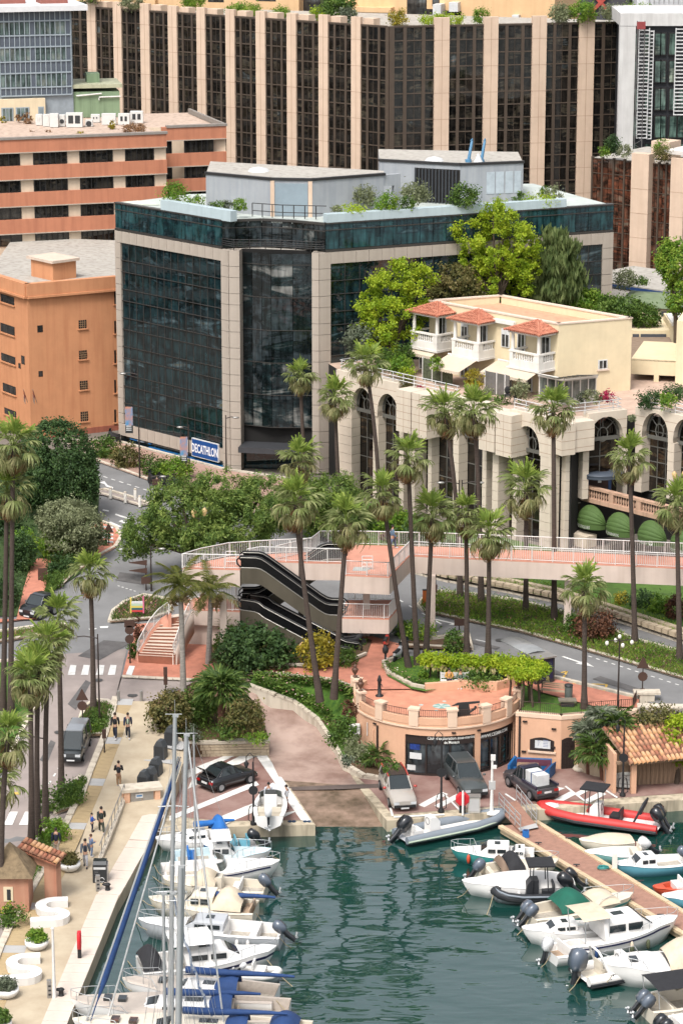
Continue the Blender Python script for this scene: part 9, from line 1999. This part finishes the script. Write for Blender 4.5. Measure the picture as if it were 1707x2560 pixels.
b=P(312,2030,1.45);e=P(402,2022,1.45);FX_=Face(b,e)
mx=thing('meter_enclosure','salmon walled meter enclosure with grey steel doors and a blue notice','enclosure',b);mb=MB();FX_.box(mb,0,FX_.L,1.2,2.75,-.9,-.1);mb.build('wall',salmon,mx);mb=MB()
for a in(0,FX_.L-.35):FX_.box(mb,a,a+.35,1.2,2.75,-.1,.05)
mb.build('pier',salmon,mx);mb=MB();FX_.box(mb,-.15,FX_.L+.15,2.75,2.95,-1.1,.12);mb.build('coping',stone_pale,mx)
for a,c in even(.4,FX_.L-.4,2,.05):
 mb=MB();FX_.box(mb,a,c,1.5,2.7,-.1,-.04);dd_=mb.build('steel_door',stl,mx);mb=MB();FX_.box(mb,a+.1,c-.1,1.6,1.95,-.04,-.02);mb.build('vent',bind,dd_)
mb=MB();FX_.box(mb,.75,1.2,2.3,2.6,-.04,-.01);mb.build('notice',wht,dd_);mb=MB();FX_.box(mb,.8,1.15,2.4,2.5,-.011,-.004);mb.build('notice_print',M('notice_blue',C(50,130,190,.6),.6,0),dd_)
hr=thing('promenade_handrail','low slanted steel rail along a pale kerb on the promenade','railing',G(310,2000));hp=[G(312,1998,.15),G(250,2152,.15)];MB().strip(hp,.25,-.1,.15).build('kerb',stone_pale,hr);mb=MB();mb.tube([p+UP for p in hp],.03,5);mb.tube([p+UP*.3 for p in hp],.02,5);mb.build('rail',stl,hr)
for p,d in along(hp,1.2):MB().tube([p,p+UP],.03,5).build('post',stl,hr)
def sbench(q):
 pts=[(1.1,1.3)]+[(.35+.72*math.cos(t_),.62+.72*math.sin(t_))for t_ in[math.radians(85+23*k)for k in range(9)]]+[(.3+.52*math.cos(t_),-.6+.52*math.sin(t_))for t_ in[math.radians(75-27*k)for k in range(7)]]+[(-.4,-1.12),(-1.0,-1.12)];nn=[(lambda d:(-d.y,d.x))((Vector(pts[min(i+1,len(pts)-1)])-Vector(pts[max(i-1,0)])).normalized())for i in range(len(pts))];q.loft([[(x*1.1-nx*.28,y*1.15-ny*.28,0),(x*1.1+nx*.28,y*1.15+ny*.28,0),(x*1.1+nx*.32,y*1.15+ny*.32,.45),(x*1.1-nx*.32,y*1.15-ny*.32,.45)]for(x,y),(nx,ny)in zip(pts,nn)],0,True,True,False)
for u,v,lb in((122,2292,'white S shaped bench below the tiled gate'),(50,2436,'white S shaped bench nearest the lower left corner')):small('curved_bench',lb,'bench',G(u,v,.1),[('seat',bench_w,sbench)],'white curved benches',.15)
for u,v,lb,kd in((175,2176,'white bowl planter with a dark speckled plant beside the tiled gate','bronze'),(93,2372,'white bowl planter with a bright green clipped bush','spring'),(18,2492,'white bowl planter with a grey green bush at the left edge','grey'),(0,2575,'white bowl planter cut by the lower left corner','green')):
 t=small('bowl_planter',lb,'planter',G(u,v,.1),[('bowl',bench_w,lambda q:q.lathe([(.3,0),(.5,.1),(.68,.35),(.66,.55),(.58,.5)],18))],'white bowl planters');f=foliage('plant',K[kd],None,[(0,0,.78,.55,.55,.34)],1500,.09,u,.14,.5);f.parent=t
t=post('white_post','tall plain white post near the lower left corner',137,2500,2322,'post',lambda h:[('cap',whr,lambda q:q.lathe([(.1,h),(.1,h+.05),(.02,h+.08)],8))],None,.085,None,whr)
b,h=hgt(200,2400,2328);small('lifebuoy_stand','red and black lifebuoy stand at the quay edge, seen edge on','lifebuoy stand',b,[('case',redp,lambda q:q.loft([[(x,y*k,z)for x,y in((-.1,-.3),(.1,-.3),(.1,.3),(-.1,.3))]for z,k in((.7,.6),(.85,1),(1.5,1),(1.7,.6))],0)),('leg',blkp,lambda q:q.box(-.1,.1,-.12,.12,0,.72))])
small('lifebuoy_cabinet','round red lifebuoy cabinet on the quay before the dark van','lifebuoy stand',P(1155,2032,1.42),[('case',redp,lambda q:q.loft([[(.46*k*math.cos(t_),y,.95+.46*k*math.sin(t_))for t_ in[math.pi/4*i+.39 for i in range(8)]]for y,k in((-.16,.8),(-.12,1),(.1,1),(.14,.8))],0,True,True,False)),('leg',blkp,lambda q:q.box(-.2,.2,-.02,.05,0,.6))])
small('marker_post','white post in front of the red lifebuoy cabinet','post',P(1156,2038,1.42),[('post',whr,cyl(.07,1.65))])
small('electric_cabinet','pale grey electric cabinet right of the lifebuoy cabinet','cabinet',P(1184,2030,1.42),[('body',M('cabinet_grey',C(205,200,188,.6),.6,.08),lambda q:q.box(-.38,.38,-.2,.3,0,1.05)),('lid',stl,lambda q:q.box(-.42,.42,-.24,.34,1.05,1.12)),('door',plate_m,lambda q:q.box(-.3,.3,-.22,-.2,.12,.95))])
post('camera_mast','slim white mast with cameras on the quay by the gangway',1228,2030,1893,'mast',lambda h:[('camera',whr,lambda q:q.box(-.02,.28,-.1,.1,h-.75,h-.55)),('head',whr,lambda q:q.box(-.1,.2,-.1,.1,h-.2,h+.15)),('box',plate_m,lambda q:q.box(-.2,.22,-.1,.15,h*.42,h*.56))],None,.1,1.42,whr)
b,h=hgt(252,2205,2150);tb_=small('solar_bin','dark grey compacting litter bin with white pictogram and glass top','litter bin',b,[('body',bind,lambda q:q.box(-.42,.42,-.4,.4,0,h*.88)),('side',stl,lambda q:q.box(.42,.46,-.38,.38,.05,h*.85)),('solar_top',dwin,lambda q:q.loft([[(x,-.38,h*.88),(x,.4,h*.88),(x,.32,h),(x,-.2,h)]for x in(-.4,.4)],0,True,True,False)),('label',wht,lambda q:q.box(-.36,.36,-.415,-.4,h*.68,h*.78)),('pictogram',wht,lambda q:[q.box(-.28,-.16,-.415,-.4,.15,.42),q.ell((-.22,-.41,.5),(.06,.01,.06),6,4),q.tube([(.12+.15*math.cos(k*.8),-.41,.3+.15*math.sin(k*.8))for k in range(8)],.02,4),q.hexa([(-.2,-.415,.3),(.0,-.415,.36),(.0,-.4,.36),(-.2,-.4,.3),(-.2,-.415,.36),(.0,-.415,.42),(.0,-.4,.42),(-.2,-.4,.36)])])])
for r_ in range(3):text_obj('- - - -',.1,wht,tb_,Matrix.Translation((-.3,-.41,h*.6-r_*.1))@Matrix.Rotation(math.pi/2,4,'X'),name='print_line')
for u,v,v1,lb in((246,2231,2188,'steel berth service totem by the litter bin'),(125,2498,2450,'steel berth service totem near the tall white post')):
 b,h=hgt(u,v,v1);small('service_totem',lb,'totem',b,[('body',stl,lambda q:q.loft([[(x,-.12,0),(x,.12,0),(x,.12,h),(x,-.12,h)]for x in(-.12,.12)],0,True,True,False))]+[('socket',bind,lambda q,k=k:q.box(-.07,.07,-.15,-.12,h*(.25+.22*k),h*(.33+.22*k)))for k in range(3)],'service totems',.2)
for u,v,lb in((270,2226,'black mooring bollard beside the litter bin'),(154,2490,'black mooring bollard near the tall white post')):small('mooring_bollard',lb,'bollard',G(u,v,.12),[('post',blkp,lambda q:q.lathe([(.2,0),(.14,.08),(.13,.3),(.2,.38),(.12,.46)],10)),('horn',blkp,lambda q:q.ell((-.12,0,.38),(.22,.13,.09),8,5))],'mooring bollards')
b=G(108,2255,.1);gt=thing('tiled_gate','small salmon arch with a clay tile roof beside the promenade','gate',b);pk_=wear('aged_pink_render',C(216,160,128,.6),C(196,120,90,.55),.6);q0,q1=G(140,2256,.1),G(64,2240,.1);fa=Face(q1,q0);zt_=b.z+2.55
mb=MB();fa.box(mb,fa.L-.75,fa.L+.1,b.z-.3,zt_-.2,-.5,0);fa.box(mb,-.2,.15,b.z-.3,zt_+.3,-.5,0);mb.build('pier',pk_,gt);mb=MB();fa.extr(mb,[(-.2,zt_+.1),(.4,zt_-.35),(fa.L-.75,zt_-.45),(fa.L+.1,zt_-.45),(fa.L+.1,zt_),(-.2,zt_+.55)],-.5,.02);mb.build('lintel',pk_,gt)
r0,r1,r2,r3=fa.pt(-.3,zt_+.5,.35),fa.pt(fa.L+.35,zt_-.02,.35),fa.pt(fa.L+.35,zt_+.3,-.75),fa.pt(-.3,zt_+.85,-.75);mb=MB();mb.hexa([r0-UP*.08,r1-UP*.08,r2-UP*.08,r3-UP*.08,r0,r1,r2,r3]);rf_=mb.build('roof',tl2,gt);tile_roof(rf_,r0,r1,r2,r3,.26,.42,seed=4)
b=G(30,2262,.1);tw_=thing('gate_tower','small square salmon kiosk with a stepped pyramid roof at the left edge','kiosk',b);w_=1.15;mb=MB();mb.box(b.x-w_,b.x+w_,b.y-w_,b.y+w_,b.z-.5,b.z+2.2);mb.build('wall',pk_,tw_);mossr=M('mossy_tile_roof',C(150,128,96,.55),.9,.3,3,.4,10)
for k in range(5):s0_,s1_=1.45-k*.29,1.45-k*.29-.32;z_=b.z+2.2+k*.34;mb=MB();mb.loft([[(b.x+x*s,b.y+y*s,z_+dz)for x,y in((-1,-1),(1,-1),(1,1),(-1,1))]for s,dz in((s0_,0),(max(.02,s1_),.36))],0,True,True,False);mb.build('roof_course',mossr,tw_)
MB().box(b.x-.3,b.x+.25,b.y-w_-.05,b.y-w_+.05,b.z+.7,b.z+1.6).build('window_surround',cream,tw_);MB().box(b.x-.1,b.x+.12,b.y-w_-.07,b.y-w_,b.z+.8,b.z+1.45).build('window',bind,tw_)
def bench_parts(sw,fm_,L=1.9):return[('slat',sw,lambda q,k=k:q.box(-L/2,L/2,-.2+k*.14,-.1+k*.14,.43,.47))for k in range(3)]+[('slat',sw,lambda q,k=k:q.box(-L/2,L/2,.22,.25,.55+k*.14,.65+k*.14))for k in range(3)]+[('frame',fm_,lambda q,x=x:[q.box(x-.03,x+.03,-.2,.24,.38,.43),q.box(x-.03,x+.03,.2,.26,0,.98),q.box(x-.03,x+.03,-.22,-.16,0,.43)])for x in(-L/2,L/2)]
small('bench','white slatted bench with two people at the back of the round terrace','bench',P(1136,1716,5.02),bench_parts(whr,whr),'benches');small('bench','brown wooden bench on the red pavement facing the road','bench',P(1385,1742,5.1),bench_parts(teak,blkp),'benches',-.35)
small('litter_bin','grey green round litter bin beside the brown bench','litter bin',P(1420,1748,5.1),[('body',M('bin_grey_green',C(104,112,106,.5),.6,.1),cyl(.27,.95)),('lid',bind,lambda q:q.lathe([(.3,.95),(.28,1.05),(.05,1.1)],10))])
small('stone_slab_table','low dark stone slab on the small lawn','slab',P(1417,1764,5.05),[('slab',M('slab_stone',C(150,140,122,.5),.9,.2),lambda q:q.box(-.6,.6,-.35,.35,.35,.45)),('block',bind,lambda q:q.box(-.45,.45,-.25,.25,0,.35))])
small('sculpture','black flat metal sculpture like a winged letter on the terrace rim','sculpture',P(1160,1800,5.02),[('body',M('black_sculpture',C(62,62,62,.5),.5,.1),lambda q:(q.hexa([(-.55,-.05,0),(.45,-.05,0),(.45,.05,0),(-.55,.05,0),(-.35,-.05,1.15),(.3,-.05,1.15),(.3,.05,1.15),(-.35,.05,1.15)]),q.hexa([(-.85,-.06,.98),(1.0,-.06,1.2),(1.0,.06,1.2),(-.85,.06,.98),(-.45,-.06,1.2),(1.0,-.06,1.32),(1.0,.06,1.32),(-.45,.06,1.2)]),q.tube([(.35,0,.55),(.7,0,.8),(.75,0,.95)],.09,5),q.tube([(.35,0,.35),(.6,0,.15),(.72,0,.1)],.1,5)))])
small('water_pump','dark cast iron drinking fountain at the left rim of the terrace','fountain',P(948,1740,5.02),[('column',blkp,lambda q:q.lathe([(.28,0),(.28,.06),(.13,.12),(.12,1.0),(.17,1.1),(.1,1.35),(.03,1.5)],9)),('spout',blkp,lambda q:q.tube([(0,0,.85),(.18,-.1,.82),(.2,-.12,.7)],.03,5))])
for u,v,lb in((963,1658,'dark round stone litter urn at the end of the path'),(755,1650,'small salmon lantern in front of the yellow bush')):small('low_lantern',lb,'lantern',G(u,v,.1),[('post',bind,cyl(.08,.7)),('head',salmon if u==755 else bind,lambda q:q.lathe([(.1,.7),(.2,.8),(.22,1.1),(.1,1.25),(.02,1.35)],8))])
small('orange_marker','bright orange marker box at the tip of the planted median','marker',G(1061,1512,.2),[('box',M('marker_orange',C(235,120,40,.62),.6,.05),lambda q:q.box(-.16,.16,-.12,.12,0,1.15)),('cap',bind,lambda q:q.box(-.17,.17,-.13,.13,1.15,1.2))])
small('stacked_toy_sign','small colourful stacked sign among the flowers at the junction','sign',G(344,1542,.2),[('panel',M('toy_%d'%i,C(*c,.6),.6,0),lambda q,i=i:q.box(-.42,.42,-.08,.08,.4+i*.16,.55+i*.16))for i,c in enumerate(((230,70,70),(40,110,120),(240,220,100),(200,230,200),(235,240,235)))]+[('side',M('toy_pink',C(240,120,160,.6),.6,0),lambda q:q.box(.42,.52,-.08,.08,.3,1.6)),('side',M('toy_yellow',C(245,225,90,.6),.6,0),lambda q:q.box(-.52,-.42,-.08,.08,.3,1.5)),('leg',bind,lambda q:q.box(-.05,.05,-.05,.05,0,.4))])
sa,sb2=P(1272,1668,5.1),P(1352,1712,5.1);fs=Face(sa,sb2);bs=thing('bus_shelter','glass bus shelter with curved pale roof and a dark blue poster panel','bus shelter',sa);L_=fs.L
mb=MB();mb.loft([[fs.pt(-.4,7.0+dz,o_),fs.pt(L_*.75,7.0+dz,o_),fs.pt(L_*.75,7.05+dz,o_),fs.pt(-.4,7.05+dz,o_)]for o_,dz in((.5,0),(.2,.1),(-.3,.14),(-.8,.06),(-1.1,-.02))],0,True,True);mb.build('roof',M('pale_translucent_roof',C(176,178,178,.5),.3,.1),bs)
mb=MB();fs.box(mb,L_-.35,L_-.1,5.1,7.0,-1.1,.4);pn2=mb.build('poster_panel',bind,bs);mb=MB();fs.box(mb,L_-.37,L_-.08,5.4,6.8,-.95,.25);mb.build('poster',M('poster_night_blue',C(34,50,90,.55),.2,.3,2),pn2);mb=MB();fs.box(mb,L_*.35,L_*.6,5.7,7.1,.0,.06);mb.build('timetable',wht,bs);mb=MB();fs.box(mb,0,L_*.7,5.3,6.9,-.95,-.92);mb.build('glass_wall',_mats['conservatory_glass'],bs);mb=MB()
for s_ in(0,L_*.35,L_*.7):fs.box(mb,s_-.05,s_+.05,5.1,7.0,-.98,-.88)
fs.box(mb,L_*.62,L_+.1,6.95,7.05,-1.15,.5);mb.build('frame',stl,bs)
c_=P(1325,1940,1.42);mar=M('maroon_cushion',C(120,62,84,.55),.8,.1);bb_=M('booth_blue',C(22,110,176,.6),.5,.1)
small('blue_booth','blue plank bench booth with maroon cushions round a wooden table','seating',c_,[('back_bench',bb_,lambda q:q.box(-1.0,1.35,.75,1.2,0,.85)),('left_bench',bb_,lambda q:q.hexa([(-1.5,-.4,0),(-1.15,-.5,0),(-.75,.9,0),(-1.15,1.1,0),(-1.5,-.4,.85),(-1.35,-.45,.85),(-1.0,1.0,1.0),(-1.15,1.1,1.0)])),('front_panel',bb_,lambda q:q.box(-1.1,.55,-.55,-.4,.05,.75)),('right_bench',bb_,lambda q:q.hexa([(.75,-.7,0),(1.25,-.6,0),(1.6,.7,0),(1.2,.8,0),(.85,-.7,.55),(1.3,-.6,.85),(1.65,.7,.85),(1.25,.8,.55)])),('cushion',mar,lambda q:q.box(-.95,1.3,.72,.78,.5,.9)),('cushion',mar,lambda q:q.hexa([(.8,-.66,.55),(1.2,-.58,.55),(1.5,.6,.55),(1.15,.7,.55),(.8,-.66,.6),(1.2,-.58,.6),(1.5,.6,.6),(1.15,.7,.6)])),('table',_mats['weathered_planks'],lambda q:q.box(-.9,.5,-.35,.45,.72,.78)),('table_leg',bb_,lambda q:q.box(-.3,-.1,0,.1,0,.72))],None,-.12)
tankm=M('tank_plastic',C(222,222,216,.62),.4,.05)
for u,v,lb in((1532,1955,'left white cage tank behind the ornate lamp'),(1556,1968,'right white cage tank behind the ornate lamp')):small('cage_tank',lb,'tank',P(u,v,1.42),[('tank',tankm,lambda q:q.box(-.5,.5,-.4,.4,.12,.95)),('cage',stl,lambda q:[q.tube([(x,-.44,.1),(x,-.44,1.0)],.015,4)for x in(-.5,-.25,0,.25,.5)]and[q.tube([(-.52,-.44,z),(.52,-.44,z),(.52,.44,z),(-.52,.44,z),(-.52,-.44,z)],.015,4)for z in(.15,.4,.7,1.0)])],'cage tanks',-.2)
t=thing('mooring_gantry','slanting steel gantry arm with a float beside the plank door','gantry',P(1448,1925,1.42));a_,b_=P(1448,1925,1.42),P(1546,1962,1.42);mb=MB();mb.tube([a_,a_+UP*3],.05,6);mb.tube([b_,b_+UP*1.5],.05,6);mb.tube([a_+UP*3,b_+UP*1.5],.06,6);mb.build('frame',stl,t);MB().box(a_.x-.4,a_.x+.25,a_.y-.1,a_.y+.15,a_.z+2.3,a_.z+3.1).build('winch_box',cream,t);MB().lathe([(.42,0),(.5,.1),(.4,.25)],12,a_).build('base',stone_pale,t)
sw2=thing('low_stone_wall','low curved stone wall under the fan palms by the hut','wall',P(1460,1930,1.42));MB().strip([P(1450,1925,1.4),P(1490,1938,1.4),P(1530,1945,1.4),P(1560,1955,1.4)],.5,0,1.0).build('wall',stonewall_m,sw2)
for u,v,lb in((1268,1000,'left black garden chair on the stone terrace'),(1290,1005,'right black garden chair on the stone terrace')):p=PD(u,v,227);small('garden_chair',lb,'chair',p,[('seat',blkp,lambda q:q.box(-.25,.25,-.25,.25,.42,.46)),('back',blkp,lambda q:q.ell((0,.22,.8),(.26,.04,.34),8,6)),('legs',blkp,lambda q:[q.tube([(x,y,0),(x,y,.44)],.02,4)for x in(-.2,.2)for y in(-.2,.2)])],'garden chairs')
trl=thing('terrace_screens','grey glass and trellis wind screens with white posts on the stone terrace','screen',PD(1150,960,233));
for u0,u1,m in((1056,1078,0),(1080,1102,0),(1104,1130,0),(1212,1238,1),(1241,1260,1),(1262,1272,1)):
 s0_,s1_=FH1.px(u0,950,3.2)[0],FH1.px(u1,950,3.2)[0];mb=MB();FH1.box(mb,s0_,s1_,zT,zT+1.9,3.15,3.2);mb.build('screen_panel',M('smoked_screen',C(135,132,128,.55),.15,.2,1)if m else M('trellis',C(104,112,84,.5),.8,.5,5),trl);mb=MB();FH1.box(mb,s0_-.04,s0_+.04,zT,zT+2.0,3.1,3.25);mb.build('screen_post',whr,trl)
for u,v,lb in((323,1050,'tall blue poster banner hanging on a lamp post left of the shop windows'),(460,1125,'blue banner hanging on the lamp post beside the shop sign')):
 b=PD(u,v,243.5 if u<400 else 241.5);small('lamp_banner',lb,'banner',b,[('cloth',M('banner_blue',C(40,160,215,.62),.7,.25,1.2,col2=C(235,150,90,.6)),lambda q:q.box(-.34,.34,-.02,.02,-.5,1.2)),('lower_cloth',bind,lambda q:q.box(-.34,.34,-.02,.02,-1.2,-.5)),('print',wht,lambda q:[q.box(-.26,.22,-.028,-.02,-.78+k*.18,-.7+k*.18)for k in(0,-1,1)])],'blue lamp banners')
ap=thing('apartment_slab','tall apartment block outside the left edge that the glass fronts mirror','apartment block',(-92,260,5));mb=MB();mb.box(-104,-92,205,360,4,40);mb.build('wall',wear('ochre_flats',C(222,190,130,.6),C(180,140,90,.55),.4),ap);mb=MB();mw_=MB();z=6
while z<39:
 mb.box(-92,-90.2,206,359,z,z+1.0)
 for k in range(24):mw_.box(-92.1,-91.9,208+k*6.3,211.5+k*6.3,z+1.2,z+2.7)
 z+=3.1
mb.build('balcony_band',whs,ap);stuff(mw_.build('window',gl_h,ap))
